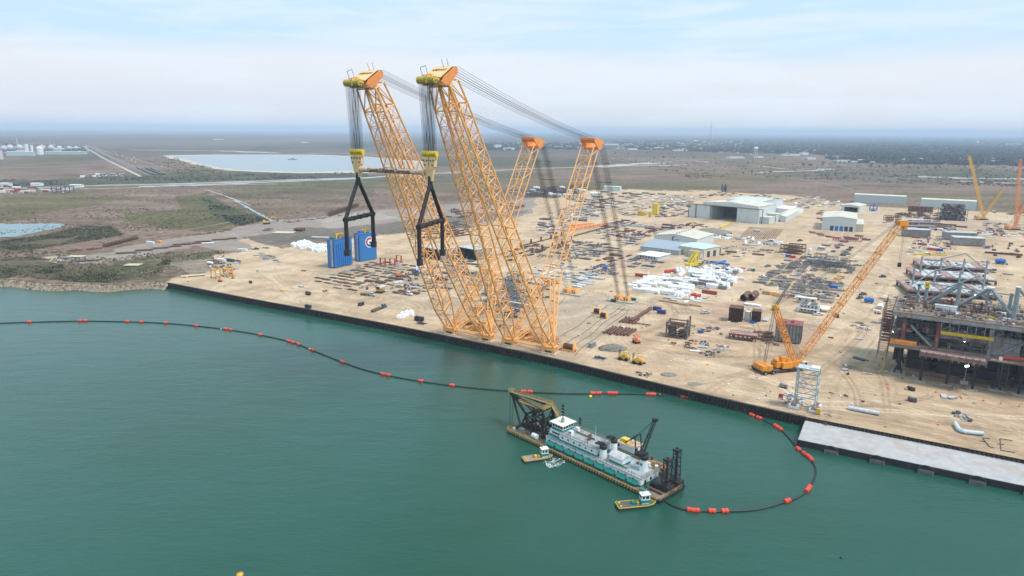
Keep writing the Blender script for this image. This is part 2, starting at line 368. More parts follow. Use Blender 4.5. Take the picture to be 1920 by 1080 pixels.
# haul roads worn into the sand (polished by tyres)
for ln,wd,c,o in [([(1080,690),(1180,640),(1210,560),(1240,550),(1340,500),(1470,440),(1560,420)],9,(.60,.475,.34),.5),
    ([(1110,680),(1240,665),(1320,690),(1500,720),(1700,745),(1920,790)],11,(.58,.45,.32),.5),([(1200,575),(1300,560),(1420,585)],7,(.56,.42,.29),.4),
    ([(1520,780),(1620,640),(1680,530),(1600,470)],12,(.58,.45,.32),.45),([(1100,450),(1250,430),(1500,470),(1920,480)],8,(.55,.41,.28),.4),
    ([(400,540),(520,480),(560,470),(480,500),(560,560),(700,590),(760,560),(860,570)],9,(.57,.44,.31),.5),([(1530,470),(1590,430),(1620,400),(1500,372)],7,(.56,.43,.3),.4)]:
    W=[at(*p) for p in ln]; d=segdist(X,Y,[(p.x,p.y) for p in W])+(g1-.5)*12
    paint(ym*np.clip((wd-d)/4,0,1)*o,c); paint(ym*np.clip(1-np.abs(d-wd*.45)/1.6,0,1)*.65*(g1>.36),(.34,.235,.15)); paint(ym*np.clip(1-np.abs(d-wd*.85)/1.3,0,1)*.5*(g1>.40),(.36,.25,.16))
# ring ruts of turning lorries
for cx,cy,r0,r1 in [(720,580,14,40),(1010,470,14,40),(830,590,16,32),(1560,560,20,44),(1290,640,30,52),(620,560,20,44),(1480,700,30,52),(1640,540,18,38)]:
    c=at(cx,cy); d=np.hypot(X-c.x,Y-c.y)+(w1*10); 
    paint(ym*((d>r0)&(d<r1))*np.clip(np.sin(d*1.5)*2,0,1)*.55*np.clip((fbm(X/15,Y/15,3,91)-.42)*6,0,1),(.36,.26,.17))
paint(inpoly(PX,PY,[(1045,562),(1120,552),(1195,566),(1212,585),(1150,625),(1085,664),(1046,650)])*.55,(.42,.34,.255),0); edge_=segdist(PX,PY,[(1212,584),(1150,625),(1085,668)]); paint(ym*np.clip(1-edge_/5,0,1)*.55,(.30,.225,.16))
near=np.clip((PY-560)/120,0,1); paint(ym*near*.45,(.44,.315,.20))
# curving wheel tracks
tr=random.Random(12)
def trk(P,c,o,wd=.9,gap=2.2):
    xs=[p[0] for p in P]; ys=[p[1] for p in P]; mk=(X>min(xs)-6)&(X<max(xs)+6)&(Y>min(ys)-6)&(Y<max(ys)+6)&ym
    if mk.sum()<10: return
    xm,ym_=X[mk],Y[mk]; d=segdist(xm,ym_,P); w=np.clip(1-np.abs(d-gap/2)/wd,0,1)*o*np.clip((f3[mk]-.3)*4,0,1)
    COL[mk,:3]=COL[mk,:3]*(1-w[:,None])+np.array(c)*w[:,None]
for k in range(260):
    if k<90: a_=at(tr.uniform(1080,1900),tr.uniform(600,790))
    elif k<130: a_=at(tr.uniform(450,860),tr.uniform(500,600))
    else: a_=at(tr.uniform(1000,1900),tr.uniform(400,600))
    th=EA+tr.choice((0,0,math.pi/2,.5))+tr.uniform(-.35,.35); cv=tr.choice((0,0,1,-1))*tr.uniform(.0,.05); x,y=a_.x,a_.y; P=[]
    for s_ in range(tr.randint(8,22)): P.append((x,y)); x+=7*math.cos(th); y+=7*math.sin(th); th+=cv*7*.4+tr.uniform(-.05,.05)
    trk(P,(.29,.195,.125) if k%3 else (.66,.52,.38),tr.uniform(.45,.95),tr.uniform(.7,1.3),tr.choice((0,2.4,2.4,3.4)))
nv=X.size; NC=X.shape[1]
verts=np.stack([X,Y,np.where(ym,0,(f3-.5)*.25*np.clip((rr-rim[None,:])/10,0,1)*(PX<700))],-1).reshape(-1,3)
i=np.arange(NR-1)[:,None]*NC+np.arange(NC-1)[None,:]
quads=np.stack([i,i+NC,i+NC+1,i+1],-1).reshape(-1,4)[:, ::-1]
me=bpy.data.meshes.new('ground'); me.vertices.add(nv); me.vertices.foreach_set('co',verts.ravel().astype(np.float32))
me.loops.add(quads.size); me.loops.foreach_set('vertex_index',quads.ravel().astype(np.int32))
me.polygons.add(len(quads)); me.polygons.foreach_set('loop_start',np.arange(0,quads.size,4,dtype=np.int32)); me.polygons.foreach_set('loop_total',np.full(len(quads),4,np.int32))
me.update(calc_edges=True)
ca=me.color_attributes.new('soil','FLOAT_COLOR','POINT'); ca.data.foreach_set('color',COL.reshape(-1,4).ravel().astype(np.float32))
gm=bpy.data.materials.new('ground_soil'); gm.use_nodes=True; t=gm.node_tree; b=t.nodes['Principled BSDF']; b.inputs['Roughness'].default_value=.95; b.inputs['Specular IOR Level'].default_value=.15
att=N(t,'ShaderNodeAttribute',attribute_name='soil'); geo=N(t,'ShaderNodeNewGeometry'); lk=t.links.new
def nz(sx,sy,det,rot=0,rough=.6,dist=0):
    m_=N(t,'ShaderNodeMapping'); m_.inputs['Scale'].default_value=(sx,sy,sx); m_.inputs['Rotation'].default_value=(0,0,rot)
    n_=N(t,'ShaderNodeTexNoise'); n_.inputs['Scale'].default_value=1; n_.inputs['Detail'].default_value=det; n_.inputs['Roughness'].default_value=rough; n_.inputs['Distortion'].default_value=dist
    lk(geo.outputs['Position'],m_.inputs[0]); lk(m_.outputs[0],n_.inputs[0]); return n_.outputs[0]
def mrg(s_,a,b_,c_,d_):
    m_=N(t,'ShaderNodeMapRange'); 
    for k,v in enumerate((a,b_,c_,d_)): m_.inputs[k+1].default_value=v
    lk(s_,m_.inputs[0]); return m_.outputs[0]
def mth(op,a,b_):
    m_=N(t,'ShaderNodeMath',operation=op)
    for k,v in enumerate((a,b_)):
        if isinstance(v,(int,float)): m_.inputs[k].default_value=v
        else: lk(v,m_.inputs[k])
    return m_.outputs[0]
fine=mrg(nz(.9,.9,4),.3,.7,.86,1.13); mid=mrg(nz(.05,.05,8,0,.68),.32,.68,.78,1.18)
trk1=mrg(nz(.03,.30,5,-EA+.25,.65,.9),.5,.68,1.0,.86); trk2=mrg(nz(.34,.025,5,-EA-.12,.65,1.2),.5,.68,1.0,.88)
vegn=mrg(nz(.11,.11,8,0,.72),.40,.62,1.25,.50); vegb=mrg(nz(.006,.013,6),.35,.65,.75,1.25)
vegf=mrg(nz(.55,.55,5,0,.7),.35,.65,.8,1.2)
sandv=mth('MULTIPLY',mth('MULTIPLY',fine,mid),mth('MULTIPLY',trk1,trk2)); vegv=mth('MULTIPLY',mth('MULTIPLY',vegn,vegb),vegf)
mx=N(t,'ShaderNodeMix'); lk(att.outputs['Alpha'],mx.inputs[0]); lk(sandv,mx.inputs[2]); lk(vegv,mx.inputs[3])
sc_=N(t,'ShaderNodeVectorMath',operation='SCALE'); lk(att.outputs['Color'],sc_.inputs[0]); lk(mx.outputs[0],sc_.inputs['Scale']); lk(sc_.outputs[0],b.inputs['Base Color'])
bp=N(t,'ShaderNodeBump'); bp.inputs['Strength'].default_value=.35; bp.inputs['Distance'].default_value=.3; lk(nz(.5,.5,5),bp.inputs['Height']); lk(bp.outputs[0],b.inputs['Normal'])
me.materials.append(gm); go=bpy.data.objects.new('ground',me); C.objects.link(go); struct(go)

# water
def plane_obj(name,pts,z,m):
    o=mb().add([(p[0],p[1],z) for p in pts],[tuple(range(len(pts)))]).build(name,m); return struct(o)
wm=bpy.data.materials.new('sea_water'); wm.use_nodes=True; t=wm.node_tree; b=t.nodes['Principled BSDF']
b.inputs['Roughness'].default_value=.14; b.inputs['IOR'].default_value=1.33; geo=N(t,'ShaderNodeNewGeometry'); lk=t.links.new
cn=nz(.0028,.005,4,.4); rp=N(t,'ShaderNodeMixRGB'); lk(mrg(cn,.38,.64,0,1),rp.inputs[0]); rp.inputs[1].default_value=(.014,.068,.044,1); rp.inputs[2].default_value=(.018,.088,.066,1)
lk(rp.outputs[0],b.inputs['Base Color'])
h1=nz(.30,.75,6,R(20),.65); h2=nz(.05,.13,3,R(35)); h3=nz(1.0,1.9,3,R(10))
hh=mth('ADD',mth('MULTIPLY',h1,.55),mth('ADD',mth('MULTIPLY',h2,1.1),mth('MULTIPLY',h3,.12)))
bp=N(t,'ShaderNodeBump'); bp.inputs['Strength'].default_value=.6; bp.inputs['Distance'].default_value=.5; lk(hh,bp.inputs['Height']); lk(bp.outputs[0],b.inputs['Normal'])
plane_obj('water',[(-3500,-300),(3000,-300),(3000,900),(-3500,900)],ZW,wm)
wp=bpy.data.materials.new('pond_water'); wp.use_nodes=True; b=wp.node_tree.nodes['Principled BSDF']; b.inputs['Base Color'].default_value=(.26,.30,.31,1); b.inputs['Roughness'].default_value=.25
# land bank at the left shore: broken pale earth and dark roots
b1=mb(); rows=[]
rp_=[]
for k in range(len(SW)-1):
    for s_ in range(30 if k else 60): rp_.append(SW[k].lerp(SW[k+1],s_/(30 if k else 60)))
rp_.append(SW[-1])
for i,p in enumerate(rp_):
    o1=rnd.uniform(0,1.6); o2=2.2+rnd.uniform(-1,2.2); o3=5.5+rnd.uniform(-1.5,3)
    rows.append([(p.x,p.y+1,.05),(p.x+rnd.uniform(-.6,.6),p.y-o1,-.7+rnd.uniform(-.5,.3)),(p.x,p.y-o2,-2.4+rnd.uniform(-.6,.6)),(p.x,p.y-o3,-4.0+rnd.uniform(-.6,.4)),(p.x,p.y-o3-5,-5.2)])
vs=[v for r in rows for v in r]; fs=[]
ms=[]
for i in range(len(rows)-1):
    for k in range(4): fs.append((i*5+k,(i+1)*5+k,(i+1)*5+k+1,i*5+k+1))
bankm=mat('bank_earth',(.30,.24,.17),.95,var=.35,scale=.35,dirt=(.07,.055,.04),dscale=.5,dpos=(.48,.6))
struct(b1.add(vs,fs).build('shore_bank',bankm))
# sheet-pile quay wall
MBq=mb(); pts=[]
tot=[0]
for k in range(len(QW)-1):
    a,b_=QW[k],QW[k+1]; ln=(b_-a).length; n_=max(2,int(ln/.42)) if k<len(QW)-2 else int(ln/3)
    u=(b_-a)/ln; w_=Vector((-u.y,u.x,0))*-1
    for s_ in range(n_): pts.append((a+u*ln*s_/n_+w_*(0.0 if (s_//2)%2 else .9)))
top=[(p.x,p.y,-.05) for p in pts]; bot=[(p.x,p.y,-7) for p in pts]; n_=len(pts)
MBq.use(mat('sheet_pile_steel',(.035,.028,.024),.8,var=.4,scale=1.5,dirt=(.15,.10,.07),dscale=1.2))
MBq.add(top+bot,[(i,n_+i,n_+i+1,i+1) for i in range(n_-1)])
MBq.use(mat('quay_cap',(.05,.042,.035),.9,var=.3))
for a,b_ in zip(QW[:10],QW[1:11]):
    u=(b_-a).normalized(); w_=Vector((u.y,-u.x,0)); 
    MBq.hexa([a-w_*.5+Vector((0,0,-.35)),b_-w_*.5+Vector((0,0,-.35)),b_+w_*.95+Vector((0,0,-.35)),a+w_*.95+Vector((0,0,-.35)),a-w_*.5+Vector((0,0,.12)),b_-w_*.5+Vector((0,0,.12)),b_+w_*.95+Vector((0,0,.12)),a+w_*.95+Vector((0,0,.12))][0:8])
tag(MBq.build('quay_wall'),'long black corrugated sheet-pile quay wall along the water','quay wall')
# ponds and tracks
def jag(pp,amp=6,sub=6,seed=1):
    r=random.Random(seed); P=[at(*p) for p in pp]; o=[]
    for a,b_ in zip(P,P[1:]+P[:1]):
        ln=(b_-a).length
        for s_ in range(sub): 
            q=a.lerp(b_,s_/sub); k=min(amp,ln*.06) if s_ else 0; o.append((q.x+r.uniform(-k,k),q.y+r.uniform(-k,k)))
    return o
plane_obj('pond_water',jag([(322,292.5),(380,291.5),(480,291),(593,291),(690,296),(790,305),(800,316),(700,322),(640,320),(567,322),(500,320),(447,317.5),(407,313),(370,304)],14),.25,wp)
plane_obj('pond_edge',jag([(305,291.5),(380,290),(480,289.8),(593,290),(690,294),(800,303),(812,318),(700,324.5),(560,325),(500,323),(440,320.5),(400,316),(350,304)],14),.12,PALEROAD)
plane_obj('pond_water',jag([(-60,420),(60,420),(112,419.5),(122,422),(110,428),(70,436),(30,444.5),(-60,447)],6),.5,mat('blue_pond',(.17,.25,.27),.3,var=.05))
def strip(name,line,w,z,m,j=.15):
    P=[at(*p) for p in line]; l=[];r_=[]
    Q=[]
    for a,b_ in zip(P[:-1],P[1:]):
        for s_ in range(8): Q.append(a.lerp(b_,s_/8))
    Q.append(P[-1])
    for k,p in enumerate(Q):
        u=(Q[min(k+1,len(Q)-1)]-Q[max(k-1,0)]).normalized(); s_=Vector((-u.y,u.x,0)); ww=w/2*(1+rnd.uniform(-j,j))
        l.append(p+s_*ww); r_.append(p-s_*ww*(1+rnd.uniform(-j,j)))
    n_=len(l); return struct(mb().add([(p.x,p.y,z) for p in l+r_],[(i,i+1,n_+i+1,n_+i)[::-1] for i in range(n_-1)]).build(name,m))
strip('road',[(-60,354),(60,352.5),(200,347.5),(330,345),(420,342),(560,337),(690,333),(800,326),(1000,316),(1110,313)],26,.30,PALEROAD,.3)
strip('canal_water',[(260,350),(383,346),(520,341),(640,336),(700,333)],38,.2,wp,.4)
strip('road',[(130,355),(250,352),(400,347),(520,345)],10,.36,PALEROAD,.5)
strip('road',[(1110,313),(1170,309),(1232,305.5)],70,.3,mat('pale_flat',(.40,.37,.33),.95,var=.2,scale=.02),.5)
strip('road',[(1150,311),(1240,310.5),(1292,309)],30,.34,PALEROAD,.4)
strip('road',[(1232,305),(1290,300),(1320,303),(1330,306)],9,.3,PALEROAD,.3)
strip('road',[(1405,309),(1480,318),(1540,316),(1610,316.5)],14,.3,PALEROAD,.4)
strip('road',[(1418,324),(1450,322),(1525,320),(1560,317)],26,.33,PALEROAD,.5)
strip('road',[(1470,331),(1540,343),(1600,355)],6,.3,GREYROAD,.4)
strip('road',[(1720,331),(1800,334),(1860,335),(1990,337)],60,.3,mat('pale_flat',(.4,.37,.33)),.5)
strip('road',[(1800,340),(1880,343),(1990,345)],30,.34,PALEROAD,.5)
strip('road',[(156,274),(200,300),(264,331)],8,.3,PALEROAD,.2)
strip('road',[(165,272),(215,290),(240,295),(330,320)],9,.3,GREYROAD,.3)
strip('railway',[(162,272),(214,297),(285,329)],20,.28,mat('ballast',(.17,.145,.14),.95,var=.2,scale=.05),.1)
strip('road',[(0,315),(60,314),(160,311)],8,.3,PALEROAD,.4)
strip('road',[(383,355),(415,365),(440,374),(470,385)],3.2,.3,PALEROAD,.3)
strip('ditch_water',[(440,376),(465,390),(490,404),(512,416)],4.5,.55,wp,.5)
strip('road',[(60,482),(150,470),(260,450),(330,436),(440,415)],3,.35,mat('sandy_track',(.33,.25,.17)),.4)
strip('pond_water',[(240,281),(300,281.5),(420,283),(520,287)],90,.3,wp,.5)
strip('pond_water',[(560,288),(700,288)],50,.3,wp,.5)
# ---------------------------------------------------------------- the pair of heavy-lift cranes
def hs(p,w=1): return Vector(p)
def big_crane(base,label,mirror):
    t=thing('lattice_boom_crane',label,'crane',base,EA,'giant twin-boom cranes on the quay edge')
    H0=Vector((0,-82,151)); ax=(H0-Vector((0,0,3))).normalized(); dp=Vector((0,-ax.z*-1,ax.y*-1)); dp=Vector((0,ax.z,-ax.y))  # depth, landward and up
    for s in (-1,1):
        m=mb(ORG)
        def ring(f,wx,dd,zc=None):
            x=s*(14.2*(1-f)+3.3*f); c=Vector((x,0,3)).lerp(Vector((x,H0.y,H0.z)),f)
            return [c+Vector((-wx/2,0,0))-dp*dd/2,c+Vector((wx/2,0,0))-dp*dd/2,c+Vector((wx/2,0,0))+dp*dd/2,c+Vector((-wx/2,0,0))+dp*dd/2]
        r0_=ring(0,7.2,1.2); r1=ring(.125,7.2,9.5); r2=ring(.5,6.7,9.2); r3=ring(.93,5.7,8.2); r4=ring(1,5.6,7)
        m.lat(r0_,r1,2,.52,.24); m.lat(r1,r2,8,.50,.21,x=True); m.lat(r2,r3,9,.48,.20,x=True); m.lat(r3,r4,1,.50,.3)
        for f,wx_,dd_ in ((.125,7.1,9.5),(.5,6.7,9.2),(.93,5.7,8.2)):   # splice collars
            rr_=ring(f,wx_,dd_)
            for k in range(4): m.tube(rr_[k],rr_[(k+1)%4],.42,6)
        for f in (.3,.7):
            rr_=ring(f,6.4,9); m.tube(rr_[0],rr_[2],.2,4); m.tube(rr_[1],rr_[3],.2,4)
        # mid-panel hangers inside
        m.build('boom',parent=t)
        f_=mb(ORG); x=s*14.2
        f_.box(x-4.4,x+4.4,-2.2,1.4,1.6,3.8); f_.box(x-4.4,x-2.6,-2.6,2.2,.4,4.6); f_.box(x+2.6,x+4.4,-2.6,2.2,.4,4.6); f_.use(CONC).box(x-6,x+6,-4,4,0.02,.5); f_.use(BLK).box(x-3,x+3,-1.6,1.6,.5,1.6)
        f_.build('boom_foot',parent=t)
    g_=mb(ORG)
    for s in (-1,1):
        g_.tube((-10,0+s*1.2,3),(10,0+s*1.2,3),.5)
        # ground strut frame going back under the mast
        x=s*13
        g_.lat([(x-2,1,2),(x+2,1,2),(x+2,1,4),(x-2,1,4)],[(s*4-1.5,20,12),(s*4+1.5,20,12),(s*4+1.5,22,14),(s*4-1.5,22,14)],5,.3,.17)
    for s in (-1,1): g_.lat([(s*7-1,6,1),(s*7+1,6,1),(s*7+1,6,3.5),(s*7-1,6,3.5)],[(s*4-1,24,1),(s*4+1,24,1),(s*4+1,24,3.5),(s*4-1,24,3.5)],5,.25,.15)
    g_.lat([(-12,14,1),(-12,17,1),(-12,17,5),(-12,14,5)],[(12,14,1),(12,17,1),(12,17,5),(12,14,5)],5,.25,.15)
    g_.build('base_frame',parent=t)
    # head
    h=mb(ORG)
    for s in (-1,1):
        h.use(ORG2).extr([(-91,151.0),(-89.5,153.2),(-85.5,155.6),(-81.5,158.2),(-79.5,158.0),(-79.3,155.4),(-82,153.4),(-85,150.8),(-88.5,149.6)],'x',s*5.9-.4,s*5.9+.4)
    h.use(ORG).box(-6,6,-90.5,-83,149.8,151.4); h.box(-6,6,-82.5,-79.6,155.5,157.2); h.bar((-6,-86,151.6),(6,-86,151.6),1.4)
    for k in range(5): x=-5.2+k*2.6; h.use(ORG).bar((x,-90,151),(x,-80.5,156.5),.5,1.2)
    h.build('boom_head',parent=t)
    c=mb(CREAM).add([(-5.6,-91.2,153.2),(5.4,-91.2,153.2),(5.4,-82.4,158.6),(-4.6,-82.4,158.6),(-5.6,-91.2,152.8),(5.4,-91.2,152.8),(5.4,-82.4,158.2),(-4.6,-82.4,158.2)],[(0,1,2,3),(7,6,5,4),(0,4,5,1),(1,5,6,2),(2,6,7,3),(3,7,4,0)])
    c.use(ORG).box(-2.0,1.0,-92.0,-90.6,152.9,154.6).use(CREAM).box(-5.0,-3.2,-91.8,-90,153.0,154.4)
    co=c.build('head_plate',parent=t)
    sl_=math.atan2(5.4,8.8)
    text('KIEWIT',2.5,TEXTM,co,(.5,-85.7,156.66),(sl_,0,0),ext=.05)
    r_=mb(DGREY)
    for a,b_ in (((-5,-91,154),(-5.6,-92,157.5)),((-5.6,-92,157.5),(-3.2,-91,158.3)),((-3.2,-91,158.3),(-3,-90,155)),): r_.tube(a,b_,.13,4)
    r_.build('handrail',parent=t)
    for a,b_ in (((1.4,-83,157),(.4,-84,161.5)),((3.4,-82.6,158),(2.8,-83,161.8))): mb(DGREY).tube(a,b_,.13,4).build('aerial',parent=t)
    sv=mb(HYEL)
    for k in range(18):
        x=-5.6+k*.56
        sv.tube((x-.2,-93.2,151.9),(x+.2,-93.2,151.9),1.7,12); 
    sv.use(ORG).box(-.4,.4,-94.8,-91.5,150.5,154).tube((-6,-93.2,151.9),(6,-93.2,151.9),.5,8)
    sv.build('hoist_sheaves',parent=t)
    bk=mb(BLK)
    for k in range(9): x=-4.6+k*1.15; bk.tube((x-.36,-79,157.6),(x+.36,-79,157.6),1.0,10)
    bk.build('back_sheaves',parent=t)
    # hoist ropes
    hr=mb(ROPE)
    for r in range(2):
        for k in range(13):
            x=-5.0+k*.68; y=-94.0+r*1.5
            hr.tube((x,y,151),((x+.9)*.82,y+.4-.3*r,120.6),.085,3,cap=False)
    for k in range(5): x=-2+k*.9; hr.tube((x,-92.6,151),(x+.1,-92.8,120.6),.12,3,cap=False)
    hr.build('hoist_ropes',parent=t)
    # boom back pendants to mast head, slight sag
    pr_=mb(ROPE)
    for k in range(10):
        x=-5.6+k*1.24; z0=158.6+(k%2)*1.9; z1=124.6+(k%2)*1.6
        P=[Vector((x,-78.6,z0-1.8)).lerp(Vector((x*.9,72,z1)),q/10)-Vector((0,0,4*2.2*(q/10)*(1-q/10))) for q in range(11)]
        pr_.path(P,.10,3)
    pr_.build('pendant_ropes',parent=t)
    # mast
    MH=Vector((0,78,123)); kn=MH*.31
    ma=mb(ORG); axm=MH.normalized(); dm=Vector((0,axm.z,-axm.y))
    def mr_(c,w,d): return [c+Vector((-w/2,0,0))-dm*d/2,c+Vector((w/2,0,0))-dm*d/2,c+Vector((w/2,0,0))+dm*d/2,c+Vector((-w/2,0,0))+dm*d/2]
    T=mr_(MH-axm*3,9.2,7); Kt=mr_(kn,9.6,7.5); ma.lat(T,Kt,10,.42,.2)
    for k in range(4): ma.tube(Kt[k],Kt[(k+1)%4],.5)
    ma.tube(Kt[0],Kt[2],.3); ma.tube(Kt[1],Kt[3],.3)
    for s in (-1,1):
        A=mr_(kn+Vector((s*3.6,0,0)),3.2,8); B=mr_(Vector((s*14.5,1.5,4.5)),2.8,1.2); ma.lat(A,B,6,.40,.2)
    ma.build('mast',parent=t)
    mh=mb(ORG2)
    for s in (-1,1): mh.extr([(72,123.0),(73,125.0),(79,125.0),(87,122.4),(84,119.2),(79,117.5),(75,120.5)],'x',s*4.9-.35,s*4.9+.35)
    mh.box(-4.5,4.5,73,79,122.6,123.6); mh.add([(-4.5,76,118),(4.5,76,118),(4.5,86,122.2),(-4.5,86,122.2),(-4.5,76,117.6),(4.5,76,117.6),(4.5,86,121.8),(-4.5,86,121.8)],[(0,1,2,3),(7,6,5,4),(0,4,5,1),(2,6,7,3)])
    for k in range(8): x=-4.9+k*1.4; mh.use(ORG2).box(x-.3,x+.3,71.5,76,123.4,125.6)
    mh.build('mast_head',parent=t)
    bs=mb(ROPEB)
    for s in (-1,1):
        for k in range(9):
            x=s*4.4+(k%3-1)*1.5; dy=(k//3-1)*1.6
            P=[Vector((x,84.5+dy,121.5)).lerp(Vector((s*4.0+(k%3-1)*.9,144+dy,3)),q/8)-Vector((0,-1,.3))*6.*(q/8)*(1-q/8) for q in range(9)]
            bs.path(P,.09,3)
        for q in range(1,9):
            c=Vector((s*4.2,88,121.5)).lerp(Vector((s*3.6,144,3)),q/9)-Vector((0,-1,.3))*6.*(q/9)*(1-q/9); bs.box(c.x-1.7,c.x+1.7,c.y-.15,c.y+.15,c.z-.15,c.z+.15)
    bs.use(BLK)
    for q in (2,5): c=Vector((0,88,121.5)).lerp(Vector((0,144,3)),q/9)-Vector((0,-1,.3))*6.*(q/9)*(1-q/9); bs.box(-4,4,c.y-.3,c.y+.3,c.z-.2,c.z+.2)
    bs.build('backstay_ropes',parent=t)
    an=mb(CONC).box(-11,11,137,151,.02,.9)
    for s in (-1,1):
        for k in (-1,0,1): an.use(ORG).box(s*3.8+k*1.7-.5,s*3.8+k*1.7+.5,140,148,.9,4.2)
        an.box(s*3.8-2.8,s*3.8+2.8,142.5,145,.9,2.2)
    an.build('backstay_anchor',parent=t)
    return t
BL=at(879,631); BRT=at(993,653)
BL.z=BRT.z=0
big_crane(BL,'giant orange crane nearer the blue towers, left of the two hooks over the water',1)
big_crane(BRT,'giant orange crane on the right of the matching pair on the quay',2)
def wl(base,x,y,z=0): return Vector((base.x+e.x*x+nn.x*y,base.y+e.y*x+nn.y*y,z))
ck=thing('ground_cables','thin black cables laid across the sand from the anchors to the crane feet','cables',at(1100,600)); b=mb(BLK); A_=at(1100,600)
for (x0,y0,x1,y1) in ((1165,574,1048,655),(1172,576,1062,662),(1060,556,985,640),(1140,572,1040,640),(1180,580,1075,668)):
    P=[]
    for q in range(9): f=q/8; w=at(x0+(x1-x0)*f+3*math.sin(q*1.7),y0+(y1-y0)*f)-A_; P.append(w+Vector((0,0,.2)))
    b=mb(BLK); b.path(P,.14,4); b.build('cable',parent=ck)
for B_,nm in ((BL,'left'),(BRT,'right')):
    side='nearer the blue towers' if nm=='left' else 'nearer the dredger'
    h=thing('hook_block','cream hook block under yellow sheaves, %s'%side,'hook block',wl(B_,0,-93.3,108),EA,'hook blocks of the two cranes')
    s=mb(YEL2)
    for k in range(16): x=-3.7+k*.5+(.3 if k>7 else -.3); s.tube((x-.13,0,11.3),(x+.13,0,11.3),1.25,10); s.tube((x-.16,0,9.6),(x+.16,0,9.6),.6,8)
    s.build('sheave_row',parent=h)
    p=mb(CREAM)
    for sx in (-1,1):
        a0,a1=(-3.7,-.3) if sx<0 else (.3,3.7)
        p.extr([(a0,9.6),(a1,9.6),(a1*.9,5.4),((a0+a1)/2+1.1*-sx,3.4),((a0+a1)/2-.9*sx-1.0,3.6),(a0*.93,7)],'y',-.9,.9)
    p.extr([(-2.8,5.2),(2.8,5.2),(1.3,-1.2),(-1.3,-1.2)],'y',-.7,.7)
    p.use(DGREY)
    for x,z in ((-2.8,8.2),(-1.1,8.2),(1.1,8.2),(2.8,8.2),(-2.2,6.1),(2.2,6.1)): p.tube((x,-1.15,z),(x,1.15,z),.42,8)
    p.build('hook_plates',parent=h)
    sl=thing('lifting_sling','black A-shaped pipe sling hanging from the hook %s'%side,'sling',wl(B_,0,-93.3,0),EA+R(15),'black slings hanging from the hooks')
    # the frame lies across the quay direction, one leg nearer the water
    A0=Vector((0,0,109)); ln_=mb(SLING)
    ya,yb=(-13.4,13.4); 
    top=Vector((0,0,106)); la=Vector((0,ya,87.6)); lb=Vector((0,yb,87.6)); da=Vector((0,ya,71)); db=Vector((0,yb,71))
    ln_.tube(A0,Vector((0,-.8,103)),1.0,8).tube(A0,Vector((0,.8,103)),1.0,8)
    for q in (top,): pass
    for a,b_ in ((Vector((0,-.8,104.5)),la),(Vector((0,.8,104.5)),lb)):
        n_=9
        for k in range(n_): u=a.lerp(b_,k/n_); v_=a.lerp(b_,(k+1)/n_); ln_.tube(u,u.lerp(v_,.86),.98,8); ln_.tube(u.lerp(v_,.86),v_,.84,8)
    for a,b_ in ((la,da),(lb,db)):
        for k in range(5): u=a.lerp(b_,k/5); v_=a.lerp(b_,(k+1)/5); ln_.tube(u,u.lerp(v_,.88),1.06,8); ln_.tube(u.lerp(v_,.88),v_,.94,8)
    ln_.build('sling_legs',parent=sl)
    sp=mb(SLING)
    sp.tube((0,ya,87),(0,yb,87),1.05,10); sp.tube((0,ya-.8,87),(0,ya+.9,87),1.4,10).tube((0,yb-.9,87),(0,yb+.8,87),1.4,10)
    for k in (-.5,0,.45): sp.box(-1.15,1.15,yb*k-.12,yb*k+.12,85.9,88.1)
    sp.build('spreader_pipe',parent=sl)
    ft=mb(BLK)
    for d in (da,db): ft.extr([(-1.1,-1.6),(1.1,-1.6),(1.5,.3),(1.2,2),(-1.2,2),(-1.5,.3)],'y',0,0.001) if 0 else ft.box(-1.15,1.15,d.y-1.2,d.y+1.2,d.z-1.6,d.z+1.4)
    each(ft,'shackle',sl)
# tan spreader tube with writing between the two hooks
pa=wl(BL,3.0,-94.2,110.7); pb=wl(BRT,-2.6,-94.4,110.6)
L_=(pb-pa).length; sb=thing('spreader_tube','tan lettered tube held level between the two hook blocks','spreader tube',(pa+pb)/2,math.atan2(pb.y-pa.y,pb.x-pa.x))
tm=mat('tan_tube_paint',(.62,.40,.26),.6,dirt=(.35,.2,.12))
mb(tm).tube((-L_/2,0,0),(L_/2,0,0),1.15,16).tube((-L_/2-.2,0,0),(-L_/2+1.2,0,0),1.5,12).tube((L_/2-1.2,0,0),(L_/2+.2,0,0),1.5,12).tube((-L_/2+6,0,0),(-L_/2+6.5,0,0),1.35,12).tube((L_/2-7,0,0),(L_/2-6.5,0,0),1.35,12).build('tube',parent=sb)
text('Kiewit Offshore Services',2.7,TEXTM,sb,(-1,-1.22,.12),(R(90),0,0),ext=.03,sx=.98)

